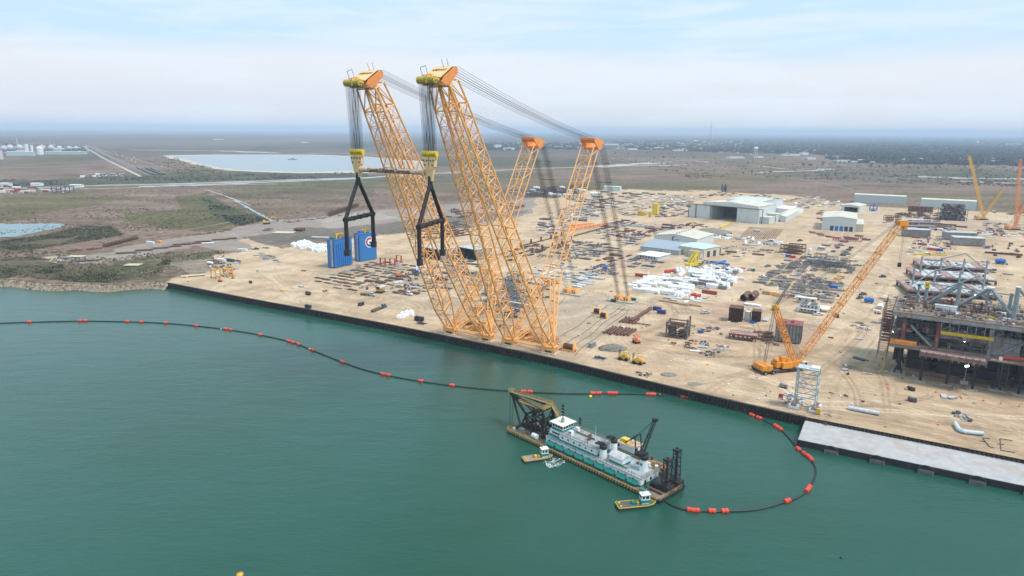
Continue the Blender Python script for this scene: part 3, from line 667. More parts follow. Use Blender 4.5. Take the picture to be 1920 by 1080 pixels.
# ---------------------------------------------------------------- blue lift towers
def blue_tower(loc,label,logo,L=19,Wd=11,Hh=27):
    t=thing('blue_lift_tower',label,'tower',loc,R(-62)+R(90)+R(10),'tall blue clad towers on the yard')
    b=mb(BLUEC).box(0,L,0,Wd,.6,Hh); o=b.build('cladding',parent=t)
    r=mb(mat('rib_blue',(.012,.10,.40),.5))
    for k in range(7 if not logo else 0): r.box(3+k*(L-4)/7,3.8+k*(L-4)/7,-.35,0,1.0,Hh-4)
    for x in (0.0,L-.3): r.box(x,x+.3,-.2,0,.6,Hh+.6)
    r.box(-.25,0,0,.5,.6,Hh); r.box(-.2,L+.2,-.2,Wd+.2,Hh,Hh+.35)
    r.build('ribs',parent=t)
    ld=mb(LGREY)
    for k in range(13): z=1.2+k*2; ld.box(-1.0,-.1,1.6,3.6,z,z+.18); ld.box(-1.0,-.8,1.6,1.8,z,z+2); ld.box(-1.0,-.8,3.4,3.6,z,z+2); ld.box(-.4,-.15,1.8,3.4,z+.2,z+1.7)
    ld.build('stair_cage',parent=t)
    y=mb(YEL)
    if logo:
        y.box(9,10,4,6,Hh,Hh+5).box(6.5,12,4,5.0,Hh+4,Hh+5.0).box(11,12,5,7,Hh,Hh+6.5).use(BLUE).box(3,6,2,6,Hh+1.5,Hh+4).use(GREEN).box(13,16,5,8,Hh,Hh+1.5).use(RUST).box(1,3,6,9,Hh,Hh+1.2)
    else:
        y.box(6.5,8,3,4.5,Hh,Hh+5.5).box(12.5,14.2,4,6,Hh,Hh+5).box(6.5,16,3.4,4.4,Hh+4,Hh+5.2).box(12,15,4,7,Hh+3,Hh+4).use(GREEN).box(3,7,4,8,Hh,Hh+2).box(9,11.5,5,8,Hh,Hh+1.5).use(RUST).box(14.5,17,2,5,Hh,Hh+1.4)
    y.build('roof_machinery',parent=t)
    f=mb(DGREY).box(1,4,-.6,Wd+.6,0,.6).box(L-5,L-2,-.6,Wd+.6,0,.6); each(f,'skid_shoe',t)
    if logo:
        cx,cz,R0=L*.6,Hh-8.2,5.6
        def disc(m_,r0,r1,a0,a1,y_,n=28):
            b=mb(m_); vs=[];fs=[]
            for k in range(n+1):
                a=R(a0+(a1-a0)*k/n); vs+=[(cx+r1*math.cos(a)*.9,y_,cz+r1*math.sin(a)),(cx+r0*math.cos(a)*.9,y_,cz+r0*math.sin(a))]
            for k in range(n): fs.append((2*k,2*k+1,2*k+3,2*k+2))
            return b.add(vs,fs)
        w=disc(WHITE,0,R0,0,360,-.06); g_=disc(mat('logo_red',(.5,.03,.05),.5),2.6,4.7,55,215,-.10); 
        w.build('emblem_disc',parent=t); g_.build('emblem_arc',parent=t)
        g2=disc(NAVY,2.6,4.7,215,358,-.10); g2.use(NAVY).box(cx-.2,cx+4.2,-.13,-.09,cz-1.7,cz+.3).box(cx+2.4,cx+4.2,-.13,-.09,cz-3.2,cz-.5); g2.build('emblem_arc',parent=t)
    return t
def face(a,b): return math.atan2(b.y-a.y,b.x-a.x)
pA,pB=at(628,503.5),at(661,496); t=blue_tower((0,0,0),'blue tower with vertical ribs and yellow frame on its roof',False,(pB-pA).length,9); t.location=pA; t.rotation_euler.z=face(pA,pB)
pA,pB=at(675,491),at(706.5,486); t=blue_tower((0,0,0),'blue tower carrying a round red and white emblem',True,(pB-pA).length,9); t.location=pA; t.rotation_euler.z=face(pA,pB)

# ---------------------------------------------------------------- floating dredger
DA=math.atan2(-57,53.1); DX=Vector((math.cos(DA),math.sin(DA),0)); DYv=Vector((-DX.y,DX.x,0)); D0=Vector((-2.0,289.7,ZW))
DRS=.955
dr=thing('cutter_dredger','long white and teal dredger with black ladder gantry and spuds','dredger',D0,DA)
h=mb(BLK); h.prism([(0,0),(88,0),(88,15.5),(0,15.5),(0,10.5),(22,10.5),(22,5.8),(0,5.8)],-1,1.25); h.build('hull',parent=dr)
d=mb(BRNDECK); d.prism([(.5,.5),(87.5,.5),(87.5,15),(.5,15),(.5,11),(22.5,11),(22.5,5.3),(.5,5.3)],1.25,1.42); d.build('deck',parent=dr)
fd=mb(DECKY)
for k in range(58): x=.2+k*1.5; fd.box(x,x+.7,-.35,.15,.5,1.75)
fd.box(0,87,-.15,.1,1.25,1.6); fd.box(-.3,.1,0,5.8,.8,1.7); fd.box(-.3,.1,10.5,15.5,.8,1.7); fd.build('fender_strip',parent=dr)
def rail(parent,pts,z,hh=1.1,m=DECKY,name='railing',sp=1.6):
    r=mb(m)
    for a,b_ in zip(pts[:-1],pts[1:]):
        a=Vector((*a,z));b_=Vector((*b_,z)); n_=max(1,int((b_-a).length/sp))
        for q in (hh,hh*.55): r.bar(a+Vector((0,0,q)),b_+Vector((0,0,q)),.1)
        for k in range(n_+1): p=a.lerp(b_,k/n_); r.bar(p,p+Vector((0,0,hh)),.1)
    return r.build(name,parent=parent)
rail(dr,[(0,5.6),(0,0.2),(23,0.2)],1.42); rail(dr,[(0,10.7),(0,15.3),(24,15.3)],1.42); rail(dr,[(77,.2),(87.5,.2),(87.5,15)],1.42)
H1=mb(WHITE); H1.box(24,77,2.2,13.6,1.42,5.0); ho=H1.build('deck_house',parent=dr)
mb(TEAL).box(23.95,77.06,2.12,13.68,1.42,2.35).build('lower_band',parent=ho)
mb(DKROOF).box(23.8,77.4,1.9,13.9,5.0,5.25).build('roof',parent=ho)
aw=mb(TEAL)
for k in range(9):
    x=25.5+k*5.7; aw.add([(x,1.9,4.0),(x+4.6,1.9,4.0),(x+4.6,.7,2.7),(x,.7,2.7),(x,1.9,3.85),(x+4.6,1.9,3.85),(x+4.6,.7,2.55),(x,.7,2.55)],[(0,3,2,1),(4,5,6,7),(2,3,7,6),(0,4,7,3),(1,2,6,5)])
each(aw,'awning',dr)
wn=mb(GLASS)
for k in range(13): x=26+k*3.9; wn.box(x,x+.8,2.13,2.25,3.5,4.2)
wn.box(77.0,77.1,4.5,5.5,1.6,3.6).box(77,77.1,8,9.2,2.6,3.8); each(wn,'window',ho)
H2=mb(WHITE).box(31.5,53,3.0,12.8,5.25,8.3); h2=H2.build('upper_house',parent=dr)
mb(TEAL).box(31.4,53.1,2.93,12.87,5.25,6.0).build('lower_band',parent=h2); mb(DKROOF).box(31.3,53.2,2.8,13,8.3,8.5).build('roof',parent=h2)
w=mb(GLASS)
for k in range(6): x=33+k*3.4; w.box(x,x+.8,2.92,3.05,6.7,7.4)
w.box(53.0,53.12,6,7,5.4,7.4); each(w,'window',h2)
rail(h2,[(31.5,3.0),(53,3.0),(53,12.8),(31.5,12.8)],8.5); rail(ho,[(53,2.1),(77.2,2.1),(77.2,13.7),(53,13.7)],5.25)
w1_=mb(WHITE).box(24.5,32,4,11.6,5.25,8.2).box(25.5,32.2,4.4,11.2,8.2,11.2); wh_=w1_.build('wheelhouse',parent=dr)
mb(TEAL).box(25.4,32.3,4.3,11.3,8.2,9.3).box(24.45,32.05,3.93,11.67,5.25,6.2).build('lower_band',parent=wh_)
w=mb(GLASS)
for k in range(4): w.box(25.9+k*1.6,27.1+k*1.6,4.33,4.42,9.7,10.7)
for k in range(4): w.box(32.18,32.28,4.8+k*1.6,6+k*1.6,9.7,10.7); w.box(25.42,25.52,4.8+k*1.6,6+k*1.6,9.7,10.7)
w.box(26,31,3.92,4.05,6.8,7.5); each(w,'window',wh_)
mb(mat('cream_wheelhouse_roof',(.72,.70,.60),.6)).box(24.6,33,3.5,12.1,11.2,11.5).build('roof',parent=wh_)
m_=mb(BLK).tube((28,8.5,11.5),(28,8.5,19),.16,6).use(GREY).tube((29.5,7,11.5),(29.5,7,13.4),.7,10).use(BLK)
for z in (13.4,14.8,16.2,17.6): m_.box(27.3,28.7,8.2,8.8,z,z+.5)
m_.tube((26.8,8.5,15.4),(29.2,8.5,15.4),.1,4).use(WHITE).tube((26,10,11.5),(26,10,15),.08,4).tube((31.5,5,11.5),(31.5,5,15.5),.08,4); m_.build('signal_mast',parent=wh_)
m_=mb(BLK).tube((36,11,8.5),(36,11,14.5),.14,6)
for z in (11.8,12.9,13.8): m_.box(35.5,36.7,10.7,11.3,z,z+.5)
m_.use(WHITE).box(34.8,36.4,9.4,10.8,8.5,10.3).box(35.6,37.2,4.4,6,8.5,10.4).use(BLK).box(35.8,37,4.3,4.42,9.5,10).use(WHITE).tube((44.5,12,8.5),(44.5,12,13),.07,4); each(m_,'roof_gear',h2)
m_=mb(RUST).box(45,45.4,6.5,8.4,8.5,11).use(DECKY).box(36,47,8.6,8.8,8.5,9.4).use(GREY).tube((46.5,4.6,8.5),(46.5,4.6,10.6),.25,8); m_.build('roof_locker',parent=h2)
def funnel(x,y,z,hh,r,lab=False):
    f=mb(WHITE).tube((x,y,z),(x,y,z+hh),r,14,r*.82); o=f.build('funnel',parent=dr)
    c=mb(BLK).tube((x,y,z+hh),(x,y,z+hh+1.2),r*.9,12,r*.95)
    for k in range(4): a=k*.35; c.tube((x-r*.9*k*.6,y-.7,z+hh+1.2+.5*math.cos(a)),(x-r*.9*(k+1)*.6,y-.7,z+hh+1.2+.5*math.cos(a+.35)),.5,8); c.tube((x-r*.9*k*.6,y+.7,z+hh+1.2+.5*math.cos(a)),(x-r*.9*(k+1)*.6,y+.7,z+hh+1.2+.5*math.cos(a+.35)),.5,8)
    c.build('exhaust_pipes',parent=o)
    if lab: mb(TEAL).box(x-.5,x+.5,y-r*.97-.05,y-r*.9,z+hh*.5,z+hh*.72).build('emblem',parent=o)
funnel(55.2,4.8,5.25,3.8,1.7); funnel(55.6,11,5.25,4.6,1.6); funnel(73.3,8.6,5.25,4.4,1.9,True)
s_=mb(WHITE).box(59,66,4.2,9.2,5.25,8.0); so_=s_.build('cabin',parent=dr); mb(TEAL).box(58.92,66.08,4.12,9.28,5.25,6.1).build('lower_band',parent=so_)
mb(LGREY).extr([(3.9,8.0),(9.5,8.0),(6.7,9.1)],'x',58.7,66.3).build('roof',parent=so_)
g_=mb(GREY)
for a in ((66.5,68.5,4,5.4,5.25,6),(70,71,12,13,5.25,6.4),(56,58,7,9,5.25,6.2),(68,69.5,10.6,12,5.25,6.1)): g_.box(*a)
g_.use(DECKY).box(75,76,11.8,12.6,5.25,8.2).use(WHITE).tube((76.3,13,1.42),(76.3,13,6.6),.7,10).box(71.5,73.2,12.2,13.2,5.25,6.6); each(g_,'deck_gear',dr)
# ladder gantry
lg=mb(BLK)
def bb(a,b_,w=.65): lg.bar(a,b_,w)
for y in (5.0,11.2):
    bb((8,y,1.4),(8,y,9.5)); bb((12.5,y,1.4),(12.5,y,9)); bb((19,y,1.4),(19,y,10)); bb((23,y,1.4),(19,y,14)); bb((8,y,9.5),(19,y,14)); bb((5,y,3),(8,y,9.5)); bb((12.5,y,1.4),(19,y,10),.5); bb((8,y,5),(19,y,5)); bb((19,y,5),(8,y,9.5),.5)
    bb((8,y,9.5),(-4,7+(y-5)*.3,14.5)); bb((5,y,1.4),(-4,7+(y-5)*.3,14.5),.8); bb((19,y,14),(-4,7+(y-5)*.3,15)); bb((19,y,14),(19,y,1.4),.8); bb((-4,7+(y-5)*.3,14.5),(12.5,y,5.5),.5); bb((12.5,y,9),(12.5,y,13.2),.4)
    bb((13,y-1.2,1.4),(13,y-1.2,6.5)); bb((16,y-1.2,1.4),(16,y-1.2,6.5)); bb((13,y-1.2,6.5),(16,y-1.2,6.5)); bb((19,y,1.4),(24,y,7.5),.5)
for x,z in ((8,9.5),(12.5,9),(19,14),(8,5),(19,10),(19,5)): bb((x,5,z),(x,11.2,z),.6)
bb((8,5,5),(8,11.2,9.5),.4); bb((19,5,5),(19,11.2,14),.4); bb((-4.5,6.4,14.6),(-4.5,9.6,14.6),1.2)
lgo=lg.build('ladder_gantry',parent=dr)
ct=mb(DECKY); 
def walk(a,b_,w=1.4):
    a=Vector(a);b_=Vector(b_); ct.bar(a,b_,w,.2)
    s_=(b_-a).cross(Vector((0,0,1))).normalized()*w/2
    for q in (s_,-s_):
        ct.bar(a+q+Vector((0,0,1.2)),b_+q+Vector((0,0,1.2)),.12); ct.bar(a+q+Vector((0,0,.6)),b_+q+Vector((0,0,.6)),.12)
        n_=int((b_-a).length/1.3)
        for k in range(n_+1): p=a.lerp(b_,k/n_)+q; ct.bar(p,p+Vector((0,0,1.2)),.12)
walk((-6,7.6,15.2),(18,11,15.2)); walk((-6,6.8,15.3),(-6,9.4,15.3)); walk((3,5.4,13.8),(19,5.6,14.2)); walk((18,11,15.2),(26,10.5,9)); walk((18.5,5.5,14.4),(18.5,11.2,14.6))
ct.build('catwalk',parent=dr)
lc=mb(BLK)
for y in (6.9,7.5,8.6,9.2): lc.tube((-5.5,y,14.5),(-6,y,-.5),.09,4)
lc.build('ladder_cables',parent=dr)
la_=mb(DGREY).hexa([(2,6.6,-2.2),(22,6.2,.4),(22,10.2,.4),(2,9.8,-2.2),(2,6.6,-.4),(22,6.2,2.2),(22,10.2,2.2),(2,9.8,-.4)]).use(GREY).box(6,9,2,4,1.42,3.1).use(WHITE).tube((15,2.6,2.6),(18,2.6,2.6),1.1,12).use(DECKY).tube((9.5,3,1.4),(9.5,3,2.4),.8,8).use(BLK).tube((4,3.2,2.2),(4,4.6,2.2),.9,10).use(WHITE).box(3,3.8,1.2,1.9,1.42,2.8); la_.build('cutter_ladder',parent=dr)
for y in (8.2,14.4):
    s_=mb(BLK); 
    s_.lat([(83.4,y-1.3,1.4),(86,y-1.3,1.4),(86,y+1.3,1.4),(83.4,y+1.3,1.4)],[(83.7,y-1.1,13.6+(y>9)*1.8),(85.7,y-1.1,13.6+(y>9)*1.8),(85.7,y+1.1,13.6+(y>9)*1.8),(83.7,y+1.1,13.6+(y>9)*1.8)],8,.2,.12,False)
    s_.box(83.4,86,y-1.3,y+1.3,13.0+(y>9)*1.8,13.8+(y>9)*1.8); s_.tube((84.7,y,-3),(84.7,y,14.4+(y>9)*1.8),.3,8); s_.box(82,87.5,y-1.9,y+1.9,1.4,3.6)
    s_.build('spud_tower',parent=dr)
q=mb(BLK).box(78.5,82,6,14,1.42,3).box(79,81,2,5,1.42,2.3).use(TEAL).box(77.5,82.5,.6,1.8,1.5,2.2).use(RUST).tube((78,4,2),(86,4,2),.5).box(78,82,14,15.4,1.42,2.4).use(BLK).prism([(82,15.5),(87,15.5),(87,18),(82,18)],-1,.9); q.build('stern_gear',parent=dr)
def dl(x,y,z=ZW): return D0+DX*x+DYv*y+Vector((0,0,z-ZW))
# derrick barge moored behind
db=thing('derrick_barge','rusty derrick barge with black lattice boom behind the dredger','barge',D0+DX*46+DYv*16.2,DA)
mb(mat('rusty_hull',(.10,.055,.035),.9)).prism([(0,0),(24,0),(26,2),(26,7.5),(24,9),(0,9),(-1.5,7.5),(-1.5,2)],-1,1.6).build('hull',parent=db)
mb(mat('rust_deck',(.30,.15,.08),.9,var=.3,dirt=(.14,.08,.06))).prism([(0,.4),(24,.4),(25.5,2),(25.5,7.5),(24,8.7),(0,8.7)],1.6,1.75).build('deck',parent=db)
hc=mb(WHITE).box(2.5,11.5,2.5,8.5,3.0,6.6).build('machinery_house',parent=db); mb(TEAL).box(2.4,11.6,2.4,8.6,3,4.2).build('lower_band',parent=hc); mb(TAN).box(2.2,11.8,2.2,8.8,6.6,6.8).build('roof',parent=hc); mb(YEL2).box(3.5,7,4,6,6.8,8.1).build('roof_tank',parent=hc); each(mb(GLASS).box(3.4,4.2,2.35,2.45,4.8,6).box(11.55,11.65,3.5,5,5,6),'window',hc)
mb(BLK).tube((7.5,5.5,1.7),(7.5,5.5,3),3,14).box(11,15,3,8,1.7,4.4).build('turntable',parent=db)
gb=mb(BLK); gb.lat([(13,3.8,3.5),(13,7.2,3.5),(13.8,7.2,4.5),(13.8,3.8,4.5)],[(18.6,4.9,20.4),(18.6,6.1,20.4),(19.6,6.1,21.2),(19.6,4.9,21.2)],8,.13,.08,False); gb.box(18.2,19.9,4.6,6.4,20.2,21.6)
gb.build('boom',parent=db)
ga=mb(BLK); 
for y in (3.6,7.4): ga.bar((12,y,3),(11,y,11.5),.4).bar((6,y,6.8),(11,y,11.5),.35).bar((11,y,11.5),(19,5.5,21.1),.12)
ga.bar((11,3.6,11.5),(11,7.4,11.5),.4); ga.build('gantry',parent=db)
gg=mb(DGREY).tube((17,8,1.7),(17,8,3.4),.6).tube((20,3,2.3),(26,3.4,2.3),.5).box(15,17,1.2,3,1.7,3).use(DECKY).box(-.8,11,.3,.5,2.4,2.5).box(-.8,-.6,.3,10,2.4,2.5).use(RUST).box(20,23,3,7,1.75,2.3); each(gg,'deck_gear',db)
dr.scale=(DRS,1,1.05)
# tugs
TANB=mat('boat_deck_tan',(.30,.26,.20),.8)
def tug(p,q,label,col):
    L_=(q-p).length; t=thing('workboat',label,'boat',Vector((p.x,p.y,ZW)),face(p,q),'small workboats beside the dredger')
    W=4.6; hp=[(0,-W/2),(L_*.72,-W/2),(L_*.9,-W*.33),(L_,0),(L_*.9,W*.33),(L_*.72,W/2),(0,W/2)]
    mb(mat('dark_hull',(.03,.035,.035),.6)).prism(hp,-.6,.9).build('hull',parent=t)
    mb(col).prism([((x-L_*.5)*.955+L_*.5,y*.86) for x,y in hp],.9,1.0).build('deck',parent=t)
    r=mb(mat('gunwale_yellow',(.45,.40,.06),.6) if col!=TANB else DECKY); 
    for a,b_ in zip(hp,hp[1:]+hp[:1]): r.bar((a[0],a[1],1.0),(b_[0],b_[1],1.0),.28,.34)
    r.build('gunwale',parent=t)
    c=mb(WHITE).box(L_*.60,L_*.82,-1.2,1.2,2.6,4.6).box(L_*.62,L_*.8,-1.1,1.1,1.0,2.6); co=c.build('cabin',parent=t)
    mb(TEAL).box(L_*.6-.03,L_*.82+.03,-1.25,1.25,1.6,2.6).build('lower_band',parent=co)
    g_=mb(GLASS)
    for s in (-1,1): g_.box(L_*.62,L_*.68,s*1.22-.03,s*1.22+.03,3.2,4.2).box(L_*.71,L_*.79,s*1.22-.03,s*1.22+.03,3.2,4.2)
    each(g_.box(L_*.82-.02,L_*.82+.04,-.9,.9,3.2,4.2).box(L_*.6-.04,L_*.6+.02,-.9,.9,3.2,4.2),'window',co)
    mb(WHITE).box(L_*.585,L_*.835,-1.4,1.4,4.6,4.75).box(L_*.66,L_*.7,-.5,.5,4.75,5.3).tube((L_*.74,0,4.7),(L_*.74,0,6.6),.06,4).build('roof',parent=co)
    mb(TEAL if col!=TANB else YEL).box(L_*.38,L_*.46,-.8,.6,1,2).use(YEL).box(L_*.5,L_*.55,-.7,.7,1,1.8).tube((L_*.07,-1.2,1),(L_*.07,-1.2,1.3),.45,10).tube((L_*.07,1.2,1),(L_*.07,1.2,1.3),.45,10).use(DGREY).bar((L_*.3,0,1),(L_*.36,0,2.6),.15).build('deck_gear',parent=t)
tug(at(981,865,ZW),at(1036,857,ZW),'tan-decked workboat nosing the bow end of the dredger',TANB)
tug(at(1157,952,ZW),at(1229,945,ZW),'dark-decked workboat with yellow gunwale at the dredger stern',mat('boat_deck_dark',(.10,.10,.10),.8))
wk=bpy.data.materials.new('foam'); wk.use_nodes=True; wk.node_tree.nodes['Principled BSDF'].inputs['Base Color'].default_value=(.7,.78,.78,1)
b=mb(wk); c0=at(1045,868,ZW)
for k in range(420):
    a=rnd.random(); p=at(1058-26*a+rnd.gauss(0,2+4.5*a),861+11*a+rnd.gauss(0,1+3.2*a),ZW+.06); r_=rnd.uniform(.08,.38); n_=5; ph=rnd.random()*6
    b.add([(p.x+r_*math.cos(ph+6.283*i/n_)*rnd.uniform(.5,1.6),p.y+r_*math.sin(ph+6.283*i/n_)*rnd.uniform(.5,1.6),p.z) for i in range(n_)],[tuple(range(n_))])
tag(b.build('foam'),None,None,kind='stuff')['label']='white churned water beside the tan workboat'
# ---------------------------------------------------------------- floating discharge line
LP=[(-60,608),(0,606),(55,604),(150,602),(235,603),(310,606),(368,611),(427,618),(488,628),(545,641),(587,657),(642,679),(680,692),(723,703),(789,715),(848,723),(915,730),(988,735),(1060,738),(1118,738),(1148,738),(1220,740),(1285,745),(1350,759),(1410,779),(1457,801),(1482,824),(1497,843),(1509,852),(1521,862),(1530,885),(1517,915),(1500,930),(1476,940),(1420,955),(1359,959),(1335,959),(1295,957),(1265,950),(1240,935)]
W=[at(x,y,ZW+.25) for x,y in LP]
def cr_(P,t):
    i=min(int(t),len(P)-2); f=t-i; p0=P[max(i-1,0)];p1=P[i];p2=P[i+1];p3=P[min(i+2,len(P)-1)]
    return .5*((2*p1)+(p2-p0)*f+(2*p0-5*p1+4*p2-p3)*f*f+(3*p1-p0-3*p2+p3)*f**3)
SP=[cr_(W,k/6) for k in range(6*(len(W)-1)+1)]
pl=mb(BLK)
for a,b_ in zip(SP[:-1],SP[1:]): pl.tube(a,b_,.36,7,cap=False)
pl=tag(pl.build('floating_pipeline'),'black floating hose looping over the green water on red floats','pipeline')
FL=[(55,1),(150,1),(160,1),(238,1),(265,1),(311,1),(368,1),(423,1),(432,1),(488,1),(541,1),(549,1),(560,1),(587,1),(642,1),(718,1),(728,1),(789,1),(848,1),(982,1),(994,1),(1112,1),(1123,1),(1143,1),(1153,1),(1216,1),(1225,1),(1281,1),(1290,1)]
def along(xx,k0,k1):
    for a,b_ in zip(SP[k0:k1],SP[k0+1:k1+1]):
        xa,xb=px(a)[0],px(b_)[0]
        if (xa-xx)*(xb-xx)<=0 and xa!=xb: return a.lerp(b_,(xx-xa)/(xb-xa)),(b_-a).normalized()
fm=[]
for x,_ in FL: fm.append(along(x,0,6*24))
for i,fr in [(24,.0),(24,.25),(25,-.05),(25,.18),(27,0),(28,0),(28,.35),(29,0),(31,0),(31,.22),(33,0),(35,0),(36,0),(37,-.0),(37,-.25)]:
    t_=i+fr; p=cr_(W,max(t_,0)); q=cr_(W,t_+.05); fm.append((p,(q-p).normalized()))
fb=mb(FLOAT).tube((-1.15,0,0),(1.15,0,0),.92,14).tube((-1.4,0,0),(-1.15,0,0),.62,14,.92).tube((1.15,0,0),(1.4,0,0),.92,14,.62); fb.use(BLK).tube((-.06,0,0),(.06,0,0),.96,14).mesh('float')
fmesh=fb.mesh('float')
for p,u in fm:
    o=bpy.data.objects.new('float',fmesh); C.objects.link(o); o.parent=pl; o.location=p+Vector((0,0,.25)); o.rotation_euler.z=math.atan2(u.y,u.x)
def buoy(x,y,m,label,s=1):
    t=thing('marker_buoy',label,'buoy',at(x,y,ZW),rnd.random()*3,'small marker buoys')
    mb(m).tube((0,0,-.3),(0,0,.5*s),1.0*s,12).tube((0,0,.5*s),(0,0,1.1*s),1.0*s,12,.35*s).build('body',parent=t); mb(DGREY).tube((0,0,1.1*s),(0,0,1.5*s),.12*s,6).build('lifting_eye',parent=t)
buoy(581,655,YEL2,'yellow buoy against the hose left of the cranes',.8); buoy(1107,744,YEL2,'yellow and black buoy below the hose near the dredger bow',.9)
buoy(450,1079,YEL,'yellow buoy cut by the bottom edge of the photo',1.1); buoy(1577,1046,BLK,'tiny dark buoy alone in the lower right water',.45); buoy(1237,740,TAN,'pale buoy just right of a red float',.5); buoy(415,617,WHITE,'small white buoy on the hose at far left',.6)

# ---------------------------------------------------------------- berthed concrete barge, right
a=at(1510,784,-1.5); b_=at(1495,824,-1.5); c_=at(1920,911,-1.5)
ux=(c_-b_).normalized(); uy=Vector((-ux.y,ux.x,0)); Lb=260; Wb=abs((a-b_).dot(uy))
bt=thing('deck_barge','long flat pale barge moored against the sheet-pile quay','barge',Vector((b_.x,b_.y,ZW)),face(b_,c_))
mb(BLK).prism([(0,0),(Lb,0),(Lb,Wb),((a-b_).dot(ux),Wb)],-.8,2.85).build('hull',parent=bt)
mb(BARGE).prism([(.3,.3),(Lb-.3,.3),(Lb-.3,Wb-.2),((a-b_).dot(ux)+.3,Wb-.2)],2.85,3.0).build('deck',parent=bt)
PKL=mat('faded_pink_line',(.55,.33,.33),.9)
pk=mb(PKL); pk.box(14,Lb,Wb*.52,Wb*.52+.35,3.0,3.02); 
for x in (46,88,130): pk.box(x,x+.3,Wb*.35,Wb*.7,3.0,3.025)
pk.build('deck_line',parent=bt)
for k in range(8):
    x=11+k*17.5; f=mb(RUBBER).box(x,x+5.6,-1.3,0,-.7,1.5).use(MATS['fender_grey'] if 'fender_grey' in MATS else mat('fender_grey',(.16,.15,.145),.9))
    for q in range(8): f.tube((x+.4+q*.7,-1.6,-.2),(x+.4+q*.7,-1.6,1.6),.36,8)
    f.use(BLK); P=[(x+5.6*(.5-.5*math.cos(math.pi*i/8)),-1.4,1.6+2.0*math.sin(math.pi*i/8)) for i in range(9)]; f.path(P,.3,6)
    f.build('fender',parent=bt)
bo=mb(RUST)
for x,y in ((9,Wb-4),(9.8,Wb-4)): bo.tube((x,y,3.0),(x,y,4.2),.3,8)
bo.use(BLK).box(8,11,Wb-2.3,Wb-1.9,3.0,3.4); bo.build('bollard',parent=bt)
# ---------------------------------------------------------------- sheds
def shed(name,label,cat,fl,fr,depth,H,roof,wall,rise=2.5,gable='front',doors=(),windows=(),opening=None,over=.6,mono=False,flare=0):
    A,B=at(*fl),at(*fr); W_=(B-A).length; t=thing(name,label,cat,A,face(A,B))
    w=mb(wall)
    if opening:
        x0,x1,zt=opening[0]*W_,opening[1]*W_,opening[2]
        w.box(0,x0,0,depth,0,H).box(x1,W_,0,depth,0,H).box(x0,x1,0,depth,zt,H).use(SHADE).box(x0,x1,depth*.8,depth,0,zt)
        w.use(LGREY)
        for k in range(4): z=zt*(.2+.2*k); w.box(x0,x0+.6,2,depth*.7,z,z+.8)
    else: w.box(0,W_,0,depth,0,H)
    if gable=='front': w.use(wall).extr([(0,H),(W_,H),(W_/2,H+rise)],'y',0.0,depth)
    w.build('wall',parent=t)
    r=mb(roof)
    if gable=='front':
        o=over; k=rise/(W_/2)
        r.add([(-o,-o,H-o*k+.1),(W_/2,-o,H+rise+.1),(W_/2,depth+o,H+rise+.1),(-o,depth+o,H-o*k+.1),(W_+o,-o,H-o*k+.1),(W_+o,depth+o,H-o*k+.1),(-o,-o,H-o*k+.45),(W_/2,-o,H+rise+.45),(W_/2,depth+o,H+rise+.45),(-o,depth+o,H-o*k+.45),(W_+o,-o,H-o*k+.45),(W_+o,depth+o,H-o*k+.45)],
          [(6,7,8,9),(7,10,11,8),(0,3,2,1),(1,2,5,4),(0,1,7,6),(1,4,10,7),(3,9,8,2),(2,8,11,5),(0,6,9,3),(4,5,11,10)])
    elif gable=='side':
        o=over; r.extr([(-o,H),(depth+o,H),(depth/2,H+rise)],'x',-o,W_+o)
    else: # lean-to, rising to the back
        r.extr([(-over,H-.1),(depth+over,H+rise),(depth+over,H+rise+.35),(-over,H+.25)],'x',-over,W_+over)
    r.build('roof',parent=t)
    for k,(a,b_,z0,z1,m) in enumerate(doors): mb(m).box(a*W_,b_*W_,-.15,.1,z0,z1).build('door',parent=t)
    for k,(a,b_,z0,z1) in enumerate(windows): mb(GLASS).box(a*W_,b_*W_,-.12,.1,z0,z1).build('window',parent=t)
    return t,W_
# big hangar
t,W_=shed('fabrication_hangar','tall pale hangar with a wide dark open door and sliding panels','hangar',(1320,409),(1421,419),56,24,ROOFC,WALLW,4,opening=(.13,.62,21.5))
b=mb(WALLW).box(-22,.12*W_,-3.2,-1.0,0,20.5).box(.63*W_,W_+2,-3.2,-1.0,0,20.5); each(b,'sliding_door',t)
b=mb(WALLW).box(-1,W_+1,-4,-.8,21,25.4).extr([(-.5,25.4),(W_+.5,25.4),(W_/2,28)],'y',-3.9,-.9); b.build('fascia',parent=t)
b=mb(DGREY).box(-25,W_+8,-4.6,-4.0,20.6,21.4)
for x in (-25,-13,W_+7): b.box(x,x+.9,-4.6,-3.7,0,21.4)
b.build('door_rail_frame',parent=t)
for k in range(2): mb(WALLW).box(W_+.2,W_+14,6+k*24,26+k*24,0,9+k*3).use(ROOFC).box(W_,W_+14.5,5.6+k*24,26.4+k*24,9+k*3,9.5+k*3).build('annex',parent=t)
each(mb(LGREY).box(20,26,30,34,26.5,28).box(40,44,40,43,27,28.2),'roof_vent',t)
shed('tall_shed','pale shed with shining roof adjoining the right of the hangar','shed',(1427,403),(1466,398),60,21,ROOFB,WALLW,2,windows=[(.3,.35,14,15),(.6,.65,14,15)])
shed('lean_to_shed','low pale block tucked between hangar and tall shed','shed',(1427,410),(1443,405),26,8,ROOFC,WALLW,1)
shed('long_shed','long low white-roofed shed right of the hangar','shed',(1452,415.5),(1473,417),105,8,ROOFC,WALLW,2,doors=[(.3,.5,0,3,DGREY)])
shed('arched_shed','pale rounded shed end beyond the long low shed','shed',(1480,402),(1506,399),30,8,TARP,TARP,3)
shed('blasting_shed','white canvas shed left of the hangar door frame','shed',(1292,406),(1302,407),30,12,TARP,TARP,3)
